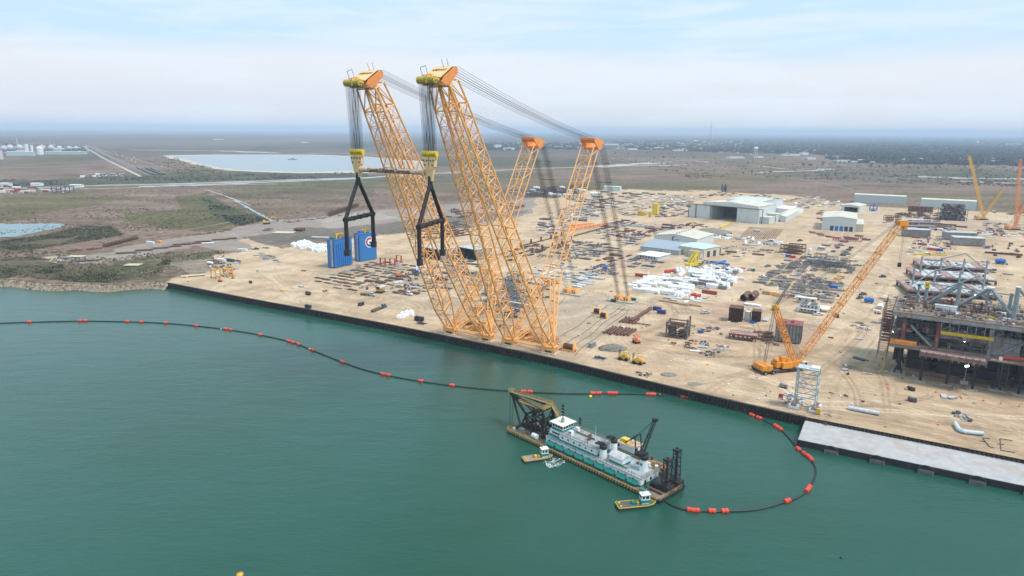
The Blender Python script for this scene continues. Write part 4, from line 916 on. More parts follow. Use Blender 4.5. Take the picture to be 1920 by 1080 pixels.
# logo shed group
t,W_=shed('paint_shed','large cream-roofed shed with blue swirl emblem on its gable','shed',(1226,456),(1306,465),52,10,ROOFC,WALLW,3.2,doors=[(.08,.14,2.5,4.5,GREY),(.18,.24,2.5,4.5,GREY),(.3,.38,2.5,4.5,GREY),(.72,.82,2.5,4.5,GREY)])
b=mb(NAVY); 
x0=W_*.47
for a0,a1,r_ in ((60,250,2.3),(90,270,1.6)):
    P=[(x0+r_*math.cos(R(a0+(a1-a0)*k/8)),-.2,8.2+r_*math.sin(R(a0+(a1-a0)*k/8))) for k in range(9)]; b.path(P,.28,4)
b.box(x0+1.5,x0+6.5,-.2,-.05,6.9,7.4).box(x0-3,x0+7,-.2,-.05,5.2,5.5); b.build('emblem',parent=t)
b=mb(GREY)
for k in range(7): b.tube((W_/2,4+k*6.5,13.3),(W_/2,4+k*6.5,15),.7,8)
b.build('roof_turbines',parent=t)
shed('lean_to_shed','blue-grey lean-to in front of the emblem shed','shed',(1201,470),(1273,479),30,5,mat('blue_grey_roof',(.30,.36,.41),.6,var=.05),mat('blue_grey_wall',(.36,.41,.46),.6,var=.05),4.5,gable='mono',doors=[(.5,.56,0,3.4,GREY),(.7,.8,0,4,LGREY)])
t,W_=shed('workshop','cream workshop with pale blue flat roof and dark doorways','workshop',(1272,476),(1319,484),34,9.5,ROOFB,WALLC,1.2,gable='side',doors=[(.85,.97,0,4.4,DGREY)])
each(mb(SHADE).box(W_-.1,W_+.15,6,11,0,6.5).box(W_-.1,W_+.15,17,22,0,6.5).use(DGREY).box(W_-.1,W_+.15,29,31,0,8),'door',t)
b=mb(WALLC).box(W_*.55,W_*.98,-6,-.1,0,6.8).use(LGREY).box(W_*.53,W_,-6.4,0,6.8,7.2); b.build('porch',parent=t)
t,W_=shed('site_office','low office with flat white roof and dark base left of the workshop','office',(1196,484),(1233,489.5),24,4.2,WHITE,WALLW,.2,gable='mono',windows=[(.1+.14*k,.18+.14*k,1.6,3.2) for k in range(6)],over=1)
# right group
t,W_=shed('workshop','white workshop with flat cream roof and five bay doors','workshop',(1540,431),(1604,435),80,17,ROOFC,WALLW,2.2,doors=[(.25+.14*k,.35+.14*k,0,6.5,BLUE if k in(1,2) else SHADE) for k in range(5)])
mb(WALLC).box(W_,W_+9,4,70,0,10).use(ROOFC).box(W_,W_+9.4,3.6,70.4,10,10.4).build('annex',parent=t)
shed('open_shed','pale-roofed open shed behind the five-bay workshop','shed',(1577,396),(1611,398.5),45,10,ROOFC,WALLW,2,opening=(.15,.9,8))
t,W_=shed('long_warehouse','long pale green warehouse on the far right edge, left of two','warehouse',(1601,379),(1697,384),24,15,ROOFC,mat('pale_green_cladding',(.50,.58,.56),.6,var=.04),1.5,gable='side')
t,W_=shed('long_warehouse','long pale green warehouse right of its twin, beside the yellow crane','warehouse',(1727,389),(1829,394),24,15,ROOFC,MATS['pale_green_cladding'],1.5,gable='side')
shed('low_store','low pale store on the far edge of the yard behind the masts','store',(1132,358),(1162,359),25,10,ROOFB,MATS['pale_green_cladding'],1,gable='side')
for (fl,fr,lb,dp) in (((1695,444),(1744,446),'grey steel module box at the boom tip, left of three',16),((1774,450),(1831,452),'grey steel module box, middle one behind its neighbour',15),((1787,460),(1846,463),'grey steel module box, nearest and rightmost of three',16)):
    A,B=at(*fl),at(*fr); t=thing('module_box',lb,'steel module',A,face(A,B),'grey steel module boxes'); W_=(B-A).length
    b=mb(GREY).box(0,W_,0,dp,1.2,9.5)
    for k in range(int(W_/2)): b.box(k*2,k*2+.25,-.25,0,1.2,9.5)
    b.build('shell',parent=t); mb(LGREY).box(-.3,W_+.3,-.4,dp+.3,9.5,9.9).build('roof',parent=t); mb(TAN).box(2,W_-2,2,dp-2,0,1.2).build('timber_blocks',parent=t)
for fl,fr,lb in (((858,482),(893,489),'dark open-fronted steel box behind the right crane boom'),((787,481),(826,489),'dark steel box half hidden behind the left crane boom')):
    A,B=at(*fl),at(*fr); W_=(B-A).length; t=thing('open_steel_box',lb,'steel box',A,face(A,B),'open steel boxes behind the booms')
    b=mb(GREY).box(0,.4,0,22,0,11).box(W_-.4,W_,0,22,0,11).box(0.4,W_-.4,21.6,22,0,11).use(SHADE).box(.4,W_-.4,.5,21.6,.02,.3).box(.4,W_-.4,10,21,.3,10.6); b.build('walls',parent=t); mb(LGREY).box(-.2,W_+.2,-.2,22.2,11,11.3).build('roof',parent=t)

# ---------------------------------------------------------------- the big module under construction
PO=at(1683,699); 
pf=thing('platform_module','huge grey multi-deck steel module under construction on tall props','offshore module',PO,EA)
def pb_(name,m): b=mb(m); return b
# decks: x 0..75 along the quay, y 0..42 inland
b=mb(BRNDECK).box(-6,78,-6,42,35.2,35.9); up_=b.build('upper_deck',parent=pf)
b=mb(GREY)
for y in (-6,10,26,41.2): b.box(-6,78,y,y+.8,33.4,35.2)
for x in (-6,8,22,36,50,64,77.2): b.box(x,x+.8,-5.2,41,32.8,35.2)
b.build('upper_girders',parent=pf)
b=mb(PINK).box(-6,78,-4,42,18,18.5).box(9,38,-14,-4.05,16.9,17.5).box(40,60,-9,-4.05,17.4,17.95); b.build('lower_deck',parent=pf)
b=mb(GREY)
for y in (-4,12,28,41.2): b.box(-6,78,y,y+.8,15.6,17.95)
for x in (-6,8,22,36,50,64,77.2): b.box(x,x+.8,-3.2,41,15.8,17.9)
b.use(mat('dusky_girder',(.20,.125,.11),.8,var=.2,dirt=(.3,.24,.2))).box(9,38,-14.5,-14.05,15.8,18.0)
for k in range(11): b.box(9+k*2.9,9.5+k*2.9,-14.8,-14.5,14.8,18.7)
b.build('lower_girders',parent=pf)
b=mb(GREY)
for x in (0,16,39,60,76):
    for y in (-3.4,18,40):
        b.use(PRIMER if (x==0 or x==16) and y<0 else GREY).tube((x,y,18.5),(x,y,32.6),1.0 if y<0 else .8,10)
each(b,'deck_column',pf)
b=mb(GREY)
for a,c in (((3,-3.8,29),(14,-3.8,18.6)),((42,-3.8,18.6),(55,-3.8,29)),((62,-3.8,29.5),(70,-3.8,18.6)),((0,0,29),(0,17,19)),((0,18,29),(0,39,19))): b.tube(a,c,.65,8)
each(b,'deck_brace',pf)
b=mb(DGREY); rr_=random.Random(3)
b.box(17,38,2,36,24.6,25.1).box(-5,15,0,40,25.2,25.6).box(41,77,0,40,24.4,24.9)
b.use(DGREY)
for k in range(520):
    x=rr_.uniform(-5,74); y=rr_.uniform(-3.6,30)*rr_.random(); z=rr_.choice((18.5,25.2)); b.use(rr_.choice((DGREY,DGREY,GREY,SHADE,RUST,GREY,LGREY)))
    ty=rr_.random()
    if ty<.5: w_=rr_.uniform(.5,3.2); b.box(x,x+w_,y,y+rr_.uniform(.5,3),z,z+rr_.uniform(.6,4.0))
    elif ty<.75: b.tube((x,y,z+.2+rr_.uniform(0,4)),(x+rr_.uniform(4,12),y,z+.2+rr_.uniform(0,4)),rr_.uniform(.1,.4),6)
    else: b.tube((x,y,z),(x,y,z+rr_.uniform(2,5)),rr_.uniform(.2,1.0),8)
b.build('process_equipment',parent=pf)['kind']='stuff'
b=mb(GREY).box(17,39,-1.5,-1.2,23,28.5).box(40,52,-3.2,-2.9,19,28.8); each(b,'wind_wall',pf)
b=mb(mat('dark_yellow',(.55,.38,.02),.5)).box(17,40,-6.6,-5.6,27.0,28.6)
b.use(GREY)
for k in range(7): x=17+k*3.8; b.bar((x,-6.1,28.5),(x,-6.1,33),.3); b.bar((x,-6.1,28.5),(x+3.8,-6.1,32),.2) if k in(0,6) else None
b.build('yellow_monorail_beam',parent=pf)
b=mb(mat('orange_mesh',(.62,.24,.05),.7)).box(-5.5,7,-8.5,-4.2,18.6,20.6); b.build('orange_screen',parent=pf)
b=mb(RED).bar((44,-7,19.5),(62,-7,21),.9).box(58,61,-8,-5.6,18,20.4).use(WHITE).box(43.5,45,-8,-6.4,18,19.6).use(RED).bar((61,-7,21),(64,-6,25),.5); b.build('boom_lift',parent=pf)
# scaffolding at the ends and under
s_=mb(DGREY)
def scaf(x0,x1,y0,y1,z0,z1,dx=2.6,dz=2.2,th=.12):
    nx=max(1,int((x1-x0)/dx)); ny=max(1,int((y1-y0)/dx)); nz_=max(1,int((z1-z0)/dz))
    xs=[x0+(x1-x0)*i/nx for i in range(nx+1)]; ys=[y0+(y1-y0)*i/ny for i in range(ny+1)]; zs=[z0+(z1-z0)*i/nz_ for i in range(nz_+1)]
    for x in xs:
        for y in ys: s_.bar((x,y,z0),(x,y,z1),th)
    for z in zs[1:]:
        for y in ys: s_.bar((x0,y,z),(x1,y,z),th)
        for x in xs: s_.bar((x,y0,z),(x,y1,z),th)
        if z!=zs[-1] or 1: s_.box(x0,x1,y0,y0+.5,z-.06,z)
scaf(-11,-6.4,-5,38,18,36,4,3); scaf(56,77,-9,-6.5,18.6,31,2.6,2); scaf(-6,-2,-8.4,-6.2,20,32,2,2); scaf(60,72,-6,0,0,15,3,2.5,.16); scaf(46,49,-3,0,0,15,3,2.5,.2)
scaf(22,40,-8.6,-7.2,18.5,26,3,3,.1); scaf(-6,22,-5.6,-4.2,29,33.4,2.2,1.5,.13); scaf(41,56,-5.6,-4.2,24,33.4,2.6,2,.13); scaf(-11,-6.4,-8,10,8,18,4,3,.14)
s_.build('scaffolding',parent=pf)
b=mb(PRIMER); 
for k in range(9): b.box(-10.5,-6.2,-4+k*4.6,-1+k*4.6,18+.5*(k%3),18.4+.5*(k%3))
for k in range(8): z=19.5+1.3*k; b.box(60,66,-5.5,-3.5,z,z+.25); b.box(-11,-7,6+k,9+k,z+2,z+2.4)
b.build('scaffold_boards',parent=pf)
b=mb(DGREY)
for z in (20.5,22,23.6,26.5,28): b.bar((-6,-2.2,z),(40,-2.2,z),.3); b.bar((41,-1.8,z+.4),(77,-1.8,z+.4),.25)
for k in range(38): x=-6+k*2.2; b.bar((x,-3,18.5),(x,-3,18.5+rr_.choice((1.2,1.2,4,7,11))),.2)
b.use(GREY)
for k in range(16): x=-4+k*5; b.box(x,x+.6,-.9,-.3,18.5,29.6)
for k in range(120): x=rr_.uniform(-5,72); z=rr_.uniform(19,29); b.use(rr_.choice((DGREY,RUST,GREY,SHADE,PRIMER))).box(x,x+rr_.uniform(.6,5),rr_.uniform(-2.5,-1.5),-1,z,z+rr_.uniform(.2,1.4))
b.build('front_pipework',parent=pf)['kind']='stuff'
# props
PR=mat('prop_black',(.02,.02,.024),.6)
def prop(x,y,tri=False,m=None,parent=pf):
    b=mb(m or PR)
    if tri:
        b.tube((x,y,2),(x,y,16),.9,10)
        for a in range(4): dx,dy=2.6*math.cos(a*1.571+.78),2.6*math.sin(a*1.571+.78); b.tube((x+dx,y+dy,.4),(x,y,6.5),.42,6)
        b.use(CONC).box(x-3.6,x+3.6,y-3.6,y+3.6,.02,.5)
    else:
        b.tube((x,y,.5),(x,y,16),.62,10); b.tube((x+.0,y-.8,.5),(x,y-.8,15),.16,6); b.use(CONC).box(x-2.6,x+2.6,y-2,y+2,.02,.5)
    b.build('prop',parent=parent)
for x,y,tr in ((0,0,1),(11,-8.4,0),(23,-6.6,0),(34.5,-8,0),(45,0,1),(54.4,-3,0),(0,20,1),(16,22,0),(34,22,1),(52,22,0),(64,4,1),(72,-4,0),(0,38,0),(24,38,0),(46,38,1),(70,30,0)): prop(x,y,tr)
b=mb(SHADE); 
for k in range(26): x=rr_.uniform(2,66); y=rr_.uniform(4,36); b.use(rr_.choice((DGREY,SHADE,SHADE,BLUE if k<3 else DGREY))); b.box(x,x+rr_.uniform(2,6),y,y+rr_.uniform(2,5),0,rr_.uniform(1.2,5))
b.use(SHADE).box(3,14,13,14,0,13).box(18,32,12,14,0,14).box(36,50,14,15,0,14.5).box(54,70,12,13,0,14).box(-4,1,24,26,0,12).box(12,30,27,28,0,15).box(38,60,27,28,0,15); b.box(-2,70,10,11,5.5,6.5); b.box(-2,70,26,27,7,8); b.build('under_deck_gear_and_shade_walls',parent=pf)['kind']='stuff'  # loose gear, plus near-black walls added as painted shade under the deck
# upper deck tubulars
b=mb(GREY); UP=mat('column_grey_blue',(.25,.29,.31),.5,var=.12); b.use(UP)
cols=[(8,19,13,1.0),(23,15,15,1.15),(30,34,9,.7),(48,10,17,1.3),(46,14,13,1.0),(61,17,16,1.1),(63.5,13,14,.9),(36,17,14,.8),(4,26,9,.6)]
for x,y,h_,r_ in cols: b.tube((x,y,35.9),(x,y,35.9+h_),r_*.85,12)
each(b,'upper_column',pf)
b=mb(UP)
for a,c,r_ in (((10,17,38.6),(22,16,50.1),.75),((11,19,38.1),(24,18,49.6),.75),((24,15,39.6),(36,17,49.6),.8),((25,18,39.1),(37,18,48.6),.7),((37,17,49.6),(47,12,37.6),.85),((38,18,49.1),(48,15,37.1),.85),((49,10,51.6),(60,14,37.1),.8),((50,12,50.6),(61,17,36.6),.7),((2,27,43.6),(7,24,36.2),.6),((24,30,48.6),(40,40,37.6),.5),((30,36,51.6),(44,40,40.6),.5),((14,33,42.6),(30,36,51.6),.5)): b.tube(a,c,r_*.8,10)
b.tube((8,30,46.6),(52,30,44.6),.35,8)
each(b,'upper_brace',pf)
b=mb(YEL2)
for x,y,z in ((8,19,48.2),(8,19,46.1),(61,17,51.2),(63.5,13,49.2),(61.4,17,49.1)): b.box(x-1.3,x+1.3,y-1.3,y+1.3,z,z+1.2)
b.use(TEAL).tube((4,26,44.9),(4,26,46.2),.9,8).tube((23,15,50.9),(23,15,51.5),1.2,10).use(WHITE).tube((48,10,52.9),(48,10,53.4),1.35,10).box(35,38.5,16,19,49.4,50.4); each(b,'column_cap',pf)
b=mb(RUST)
q_=random.Random(21)
for k in range(60):
    x=q_.uniform(-4,70); y=q_.uniform(2,38); w_=q_.uniform(1.5,4); hh_=q_.uniform(1.2,3.6); b.use(q_.choice((RUST,DGREY,MATS['dusky_girder'],RUST,GREY)))
    for dx in (0,w_):
        for dy in (0,w_*.7): b.bar((x+dx,y+dy,35.9),(x+dx,y+dy,35.9+hh_),.2)
    for z in (hh_*.5,hh_):
        b.bar((x,y,35.9+z),(x+w_,y,35.9+z),.18).bar((x,y+w_*.7,35.9+z),(x+w_,y+w_*.7,35.9+z),.18).bar((x,y,35.9+z),(x,y+w_*.7,35.9+z),.18)
b.build('deck_scaffold',parent=pf)['kind']='stuff'
b=mb(WHITE).box(13,23,10,13.5,36,38.6).use(LGREY).box(12.8,23.2,9.8,13.7,38.6,38.8); b.build('white_cabin',parent=pf)
b=mb(GREY)
for k in range(900):
    x=rr_.uniform(-5,76); y=rr_.uniform(-5.4,40); b.use(rr_.choice((RUST,PRIMER,GREY,LGREY,DGREY,TAN,BRNDECK,LGREY,RUSTL,WHITE if k%3==0 else DGREY,YEL if k%6==0 else GREY,BLUE if k%14==0 else RUST)))
    ty=rr_.random(); z=35.9
    if ty<.55: b.box(x,x+rr_.uniform(.3,2.6),y,y+rr_.uniform(.3,1.6),z,z+rr_.uniform(.3,1.5),rr_.uniform(0,1.5))
    elif ty<.8: b.bar((x,y,z+.5),(x+rr_.uniform(-4,6),y+rr_.uniform(-2,2),z+.6),.22)
    elif ty<.93: b.bar((x,y,z),(x,y,z+rr_.uniform(1,2.6)),.2)
    else: b.box(x,x+rr_.uniform(3,8),y,y+.4,z,z+rr_.uniform(.8,1.8))
b.build('deck_clutter',parent=pf)['kind']='stuff'
rr2=mb(PRIMER)
for y in (-5.8,41.6):
    for q in (1.1,.6): rr2.bar((-6,y,35.9+q),(78,y,35.9+q),.12)
    for k in range(40): x=-6+k*2.1; rr2.bar((x,y,35.9),(x,y,37),.12)
for x in (20,34):
    rr2.box(x,x+1,22,22.6,35.9,40.6); 
rr2.box(18,36,22,22.4,39,39.6).box(18,36,22,22.4,36,36.6); rr2.build('deck_railing',parent=pf)
# lamps that are lit under and on the module
def lamp_tower(x,y,label,hh=8):
    t=thing('light_tower',label,'work light',at(x,y),.3); b=mb(LGREY).box(-1.6,1.6,-1,1,.5,2.4).tube((0,0,2.4),(0,0,hh),.12,6).box(-1.6,1.6,-.1,.1,hh-.4,hh-.2); b.build('mast',parent=t)
    mb(LAMP).box(-1.1,-.2,-.3,.15,hh-.2,hh+.5).box(.2,1.1,-.3,.15,hh-.2,hh+.5).build('lamp_head',parent=t)
lamp_tower(1807,722,'lit work lamp on a pole in the dark under the big module',10.5)
b=mb(LAMP)
for x,y,z in ((28,-3,23.5),(-5,-4.4,24),(30,12,46)): b.box(x,x+.4,y,y+.3,z,z+.35)
each(b,'deck_lamp',pf)
# yellow prop jack beside it
t=thing('prop_post','slim yellow post on a flat base at the left end of the big module','post',at(1655,697)); mb(mat('tan_yellow_post',(.5,.36,.12),.6)).tube((0,0,.3),(0,0,13),.35,8).bar((-2,0,11),(2,0,9),.3).bar((-1.6,0,.4),(0,0,3),.3).use(CONC).box(-3,3,-1.2,1.2,.02,.3).build('post',parent=t)
# pancake decks lying behind, and a blue tank
for k,(l,r_,dp,lb) in enumerate((((1700,553),(1878,565),40,'long pinkish deck panel directly behind the big module'),((1714,526),(1868,536),36,'middle pinkish deck panel with pale plates, behind the big module'),((1722,505),(1860,514),30,'farthest pale deck panel, beside the blue tarpaulin stack'))):
    A,B=at(*l),at(*r_); W_=(B-A).length; t=thing('deck_section',lb,'deck section',A,face(A,B),'deck panels waiting behind the module')
    hgt=4.5; mb(mat('dusky_girder',(.20,.125,.11),.8,var=.2,dirt=(.3,.24,.2))).box(0,W_,0,dp,hgt-1.4,hgt).build('girder_edge',parent=t)
    b=mb(LGREY); n_=int(W_/6)
    for i in range(n_): b.use(LGREY if i%4 else PINK).box(i*W_/n_+.5,(i+1)*W_/n_-.4,1,dp-1.6,hgt,hgt+.25)
    b.build('deck_plates',parent=t)
    b=mb(MATS['dusky_girder'])
    for i in range(int(W_/3)): b.bar((i*3,0,hgt),(i*3,0,hgt+1.2),.16); b.bar((i*3,dp,hgt),(i*3,dp,hgt+1.2),.16)
    for y in (0,dp): b.bar((0,y,hgt+1.1),(W_,y,hgt+1.1),.16)
    b.build('railing',parent=t)
    b=mb(DGREY)
    for i in range(int(W_/9)+1): b.box(i*9,i*9+1.5,1,2.5,0,hgt-1.6).box(i*9,i*9+1.5,dp-2.5,dp-1,0,hgt-1.6)
    b.build('support_block',parent=t)
    if k<2:
        b=mb(MATS['column_grey_blue'])
        for x in (8,24,42,60): b.tube((x,dp*.5,hgt),(x,dp*.5,hgt+15),.8,8)
        b.tube((8,dp*.5,hgt+1),(24,dp*.5,hgt+14),.5,8).tube((24,dp*.5,hgt+14),(42,dp*.5,hgt+20),.5,8).tube((42,dp*.5,hgt+20),(60,dp*.5,hgt+6),.5,8); each(b,'upright_column',t)
    mr=random.Random(k); b=mb(GREY)
    for i in range(30): x=mr.uniform(1,W_-4); y=mr.uniform(1,dp-2); b.use(mr.choice((GREY,RUST,WHITE,LGREY,DGREY))).box(x,x+mr.uniform(.4,3),y,y+mr.uniform(.4,1.5),hgt+.25,hgt+.25+mr.uniform(.3,1.6))
    b.build('loose_gear',parent=t)['kind']='stuff'

# dark scaffolded module, rusty drums and pipe racks in the far right yard
A=at(1764,413); t=thing('scaffolded_module','dark scaffold-wrapped module standing left of the yellow far crane','steel module',A,face(A,at(1812,415))); W_=(at(1812,415)-A).length
b=mb(DGREY)
for k,(z,ins) in enumerate(((4,0),(9,0),(14,1.5),(19,3),(24,4))): b.box(ins,W_-ins,ins,22-ins,z,z+.9)
for k in range(9):
    x=k*W_/8.01
    for y in (0,11,22): b.bar((x,y,0),(x,y,18),.6)
b.build('frame',parent=t)
b=mb(MATS['dusky_girder'] if 'dusky_girder' in MATS else RUST); q_=random.Random(8)
for k in range(160): x=q_.uniform(1,W_-4); y=q_.uniform(-.5,18); z=q_.choice((0,5,10,15,20)); b.use(q_.choice((DGREY,GREY,RUST,SHADE,MATS['dusky_girder']))).box(x,x+q_.uniform(.8,5),y,y+q_.uniform(.6,4),z,z+q_.uniform(1,4))
b.build('module_contents',parent=t)['kind']='stuff'
for k,x in enumerate((1706,1714,1722,1730,1738,1745)):
    t=thing('rusty_drum','tall rusty drum before the left warehouse, '+ordw(k+1)+' from the left','drum',at(x,396+k*.4),0,'rusty drums before the warehouse'); mb(RUST).tube((0,0,0),(0,0,9),3.3,16).use(MATS['dusky_girder']).tube((0,0,9),(0,0,9.4),3.5,16).tube((0,0,4),(0,0,4.4),3.45,16).build('shell',parent=t)
for k,(x0,x1,y) in enumerate(((1696,1755,428),(1700,1762,421),(1690,1745,416))):
    A,B=at(x0,y),at(x1,y+1.5); L_=(B-A).length; t=thing('long_pipe_rack',['long dusky pipes just behind the left grey module box','long dusky pipes in the second rack behind the module boxes','farthest long pale pipes behind the module boxes'][k],'pipe rack',A,face(A,B),'long pipe racks behind the module boxes'); b=mb(mat('dusky_pipe',(.22,.17,.17),.7,var=.2) if k<2 else LGREY)
    for q in range(4): b.tube((0,q*2.6,3.2),(L_,q*2.6,3.2),1.15,10)
    b.use(RUST)
    for q in range(7): b.box(q*L_/6.2,q*L_/6.2+.8,-1,9,0,2)
    b.build('pipes',parent=t)
t=thing('blue_machine_frame','bright blue steel frame machine right of the open shed','machine',at(1637,396)); b=mb(BLUE)
for x in (-6,0,6): b.bar((x,0,0),(x,0,10),1.2)
b.bar((-7,0,9),(7,0,9),1.4).bar((-6,0,4),(6,0,4),1).box(-3,3,-2,2,0,3).tube((0,0,10),(0,0,13),1.5,8); b.build('machine',parent=t)
# ---------------------------------------------------------------- big crawler-type crane with long boom
CO=at(1470,693); hd=R(15)
cr=thing('heavy_lift_crane','orange mobile crane with very long lattice boom beside the pale steel tower','crane',CO,hd)
def boom3(parent,A,B,w,d,n,rc,rl,m,name='boom',foot=.06,head=.04):
    A=Vector(A);B=Vector(B);ax=(B-A).normalized(); dp=Vector((-ax.z,0,ax.x))
    def rg(f,w_,d_): c=A.lerp(B,f); return [c+Vector((0,-w_/2,0))-dp*d_/2,c+Vector((0,w_/2,0))-dp*d_/2,c+Vector((0,w_/2,0))+dp*d_/2,c+Vector((0,-w_/2,0))+dp*d_/2]
    b=mb(m); r0_,r1,r2,r3=rg(0,w,.5),rg(foot,w,d),rg(1-head,w,d),rg(1,w*.6,d*.35)
    b.lat(r0_,r1,1,rc,rl); b.lat(r1,r2,n,rc,rl); b.lat(r2,r3,1,rc,rl)
    for k in range(1,5):
        q=rg(foot+(1-foot-head)*k/5,w*1.02,d*1.02)
        for i in range(4): b.tube(q[i],q[(i+1)%4],rc*1.0,5)
    o=b.build(name,parent=parent); return o
TO=mat('tower_crane_orange',(.74,.28,.025),.5,var=.08)
boom3(cr,(8,0,3.5),(67,0,81.5),2.8,2.7,28,.24,.12,TO)
boom3(cr,(6.5,0,3.5),(-10,0,37),2.8,2.6,12,.22,.12,TO,'mast')
b=mb(TO).box(64.5,70.5,-1.6,1.6,79.5,82.5).box(68.5,70.5,-1.2,1.2,77.5,80); b.build('boom_head',parent=cr)
b=mb(ROPE)
for y in (-1.1,-.5,.5,1.1): b.path([(-10,y,37.5),(28,y,58),(66,y,82)],.08,3); b.tube((-10,y,37),(-13,y,5),.1,3)
for y in (-.5,.5): b.tube((69.5,y,78),(69.5,y,58),.07,3)
b.build('ropes',parent=cr); mb(BLK).box(68.9,70.1,-.8,.8,55.8,58.2).build('hook_block',parent=cr)
b=mb(TO).box(-7,10,-2.6,2.6,2.4,5.2).box(-4,2,-4.4,-2.7,2.2,5.4).box(-5,3,2.7,4,2.2,5).box(-3,0,-1.5,1.5,5.2,8).tube((1,-2,6.2),(1,2,6.2),1.1,12).tube((-5.5,-2,6),(-5.5,2,6),1,12); b.build('upper_works',parent=cr)
mb(WHITE).box(9,11.4,-4.6,-2.7,2.6,5.2).use(GLASS).box(11.4,11.45,-4.4,-2.9,3.4,5).box(9.3,11.2,-4.65,-4.6,3.6,5).build('cab',parent=cr)
b=mb(TO)
for x in (-17,-13.6):
    for y in (-4.6,-1.5,1.6): b.box(x,x+3,y,y+2.8,1.9,4.6)
b.use(DGREY).box(-17.5,-6,-5.2,5,1.3,1.9); b.build('counterweight_tray',parent=cr)
for x in (-16,-11):
    for y in (-5.2,5): mb(RUBBER).tube((x,y-.8,1.1),(x,y+.8,1.1),1.1,14).use(YEL).tube((x,y-.85,1.1),(x,y+.85,1.1),.45,10).build('wheel',parent=cr)
for y in (-3.9,3.9):
    mb(BLK).extr([(-5,.1),(7.5,.1),(8.5,.8),(7.5,1.6),(-5,1.6),(-6,.8)],'y',y-.9,y+.9).build('crawler_track',parent=cr)
# pale steel tower on the quay
tb=[at(*p) for p in ((1488,765),(1519,773),(1530,764),(1500,756))]
TW=thing('lifting_tower','pale blue-grey braced steel tower standing on the quay edge','tower',at(1509,765),EA)
b=mb(CYAN); w_,d_=9.2,6.0
pts=[(-w_/2,-d_/2),(w_/2,-d_/2),(w_/2,d_/2),(-w_/2,d_/2)]
for x,y in pts: b.box(x-.25,x+.25,y-.25,y+.25,1.6,21)
for k,z in enumerate((6.2,11.2,16.2,20.6)):
    for i in range(4): x,y=pts[i];x2,y2=pts[(i+1)%4]; b.bar((x,y,z),(x2,y2,z),.42); z0=z-4.7; b.bar((x,y,z0),(x2,y2,z),.26) if (i+k)%2 else b.bar((x2,y2,z0),(x,y,z),.26)
b.box(-w_/2,w_/2,-d_/2,d_/2,20.4,20.7);  b.use(WHITE).box(1,4.6,-2,2,20.7,21.6); b.build('steel_frame',parent=TW)
b=mb(TAN)
for x in (-w_/2,w_/2): b.use(CONC).box(x-2.8,x+2.8,-5,5,.02,.5); b.use(WHITE).box(x-2.2,x+2.2,-4.4,-1.4,.5,1.8).box(x-2.2,x+2.2,1.4,4.4,.5,1.8).use(RUSTL).box(x-1.2,x+1.2,-4.6,4.6,1.8,2.4)
b.use(YEL).box(5.8,7.6,-5.6,-4.4,.5,3); b.build('base_skids',parent=TW)
# distant cranes at the right edge
def far_crane(base,tip,mast,m,label,hgt=None):
    A=at(*base); t=thing('crawler_crane',label,'crane',A,0); 
    sc_=F/((np.array(A)-np.array([0,0,CH]))@fw)
    up_=lambda p:(Vector(((p[0]-base[0])/sc_,0,(base[1]-p[1])/sc_*1.03+2.5)))
    tp=up_(tip); ms=up_(mast)
    boom3(t,(1.5,0,3),tuple(tp),2.7,2.6,20,.32,.16,m); boom3(t,(0,0,3),tuple(ms),2.8,2.6,9,.32,.18,m,'mast')
    b=mb(m).box(-8,4,-2.6,2.6,2,5.2).box(-11,-7,-4.5,4.5,1.6,6); b.build('upper_works',parent=t)
    for y in (-4,4): mb(BLK).box(-6,6,y-.9,y+.9,.05,1.7).build('crawler_track',parent=t)
    b=mb(ROPE)
    for y in (-.8,.8): b.path([(ms.x,y,ms.z),(tp.x,y,tp.z)],.12,3); b.path([(ms.x,y,ms.z),(-9,y,5)],.12,3)
    b.build('ropes',parent=t)
far_crane((1842,412),(1799,301),(1871,358),mat('far_crane_yellow',(.72,.42,.07),.6),'yellow crawler crane near the warehouses, boom leaning left')
far_crane((1901,431),(1891,308),(1917,370),ORG2,'orange-red crawler crane at the right edge of the photo')
# small yellow crane parts near the workshop
t=thing('folded_crane_boom','bright yellow steel boom base standing among white bundles','crane part',at(1300,498),R(35)); b=mb(YEL2)
b.lat([(-3,-3,0),(3,-3,0),(3,3,0),(-3,3,0)],[(1,-1.5,15),(4,-1.5,15),(4,1.5,15),(1,1.5,15)],4,.5,.3); b.lat([(-9,-2,0),(-5,-2,0),(-5,2,0),(-9,2,0)],[(1,-1.5,13),(4,-1.5,14),(4,1.5,14),(1,1.5,13)],4,.45,.3); b.box(-9,2,-3,3,.3,3); b.build('steel_legs',parent=t); mb(YEL2).box(6,16,3,6,.2,3).build('yellow_box',parent=t)
# ---------------------------------------------------------------- yard stock: one mesh per kind, copied
def M_pipes(m,n=6,L=12,r=.35,layers=2,sp=None):
    b=mb(m); sp=sp or r*2.1
    for l in range(layers):
        for k in range(n-l): y=(k-(n-l-1)/2)*sp; b.tube((-L/2+rnd.uniform(-.4,.4),y,r+.25+l*r*1.75),(L/2+rnd.uniform(-.6,.6),y,r+.25+l*r*1.75),r,7)
    b.use(WOOD)
    for x in (-L*.35,0,L*.35): b.box(x-.15,x+.15,-n*sp/2,n*sp/2,0,.25)
    return b
def M_beams(m,n=7,L=6,sp=1.5,hh=.6,m2=None):
    b=mb(m)
    for k in range(n):
        y=(k-(n-1)/2)*sp+rnd.uniform(-.2,.2); l=L*rnd.uniform(.6,1.05); b.use(m2 if m2 and k%3==0 else m)
        b.box(-l/2,l/2,y-.25,y+.25,.12,.17+.03).box(-l/2,l/2,y-.06,y+.06,.2,hh).box(-l/2,l/2,y-.25,y+.25,hh,hh+.1)
    return b
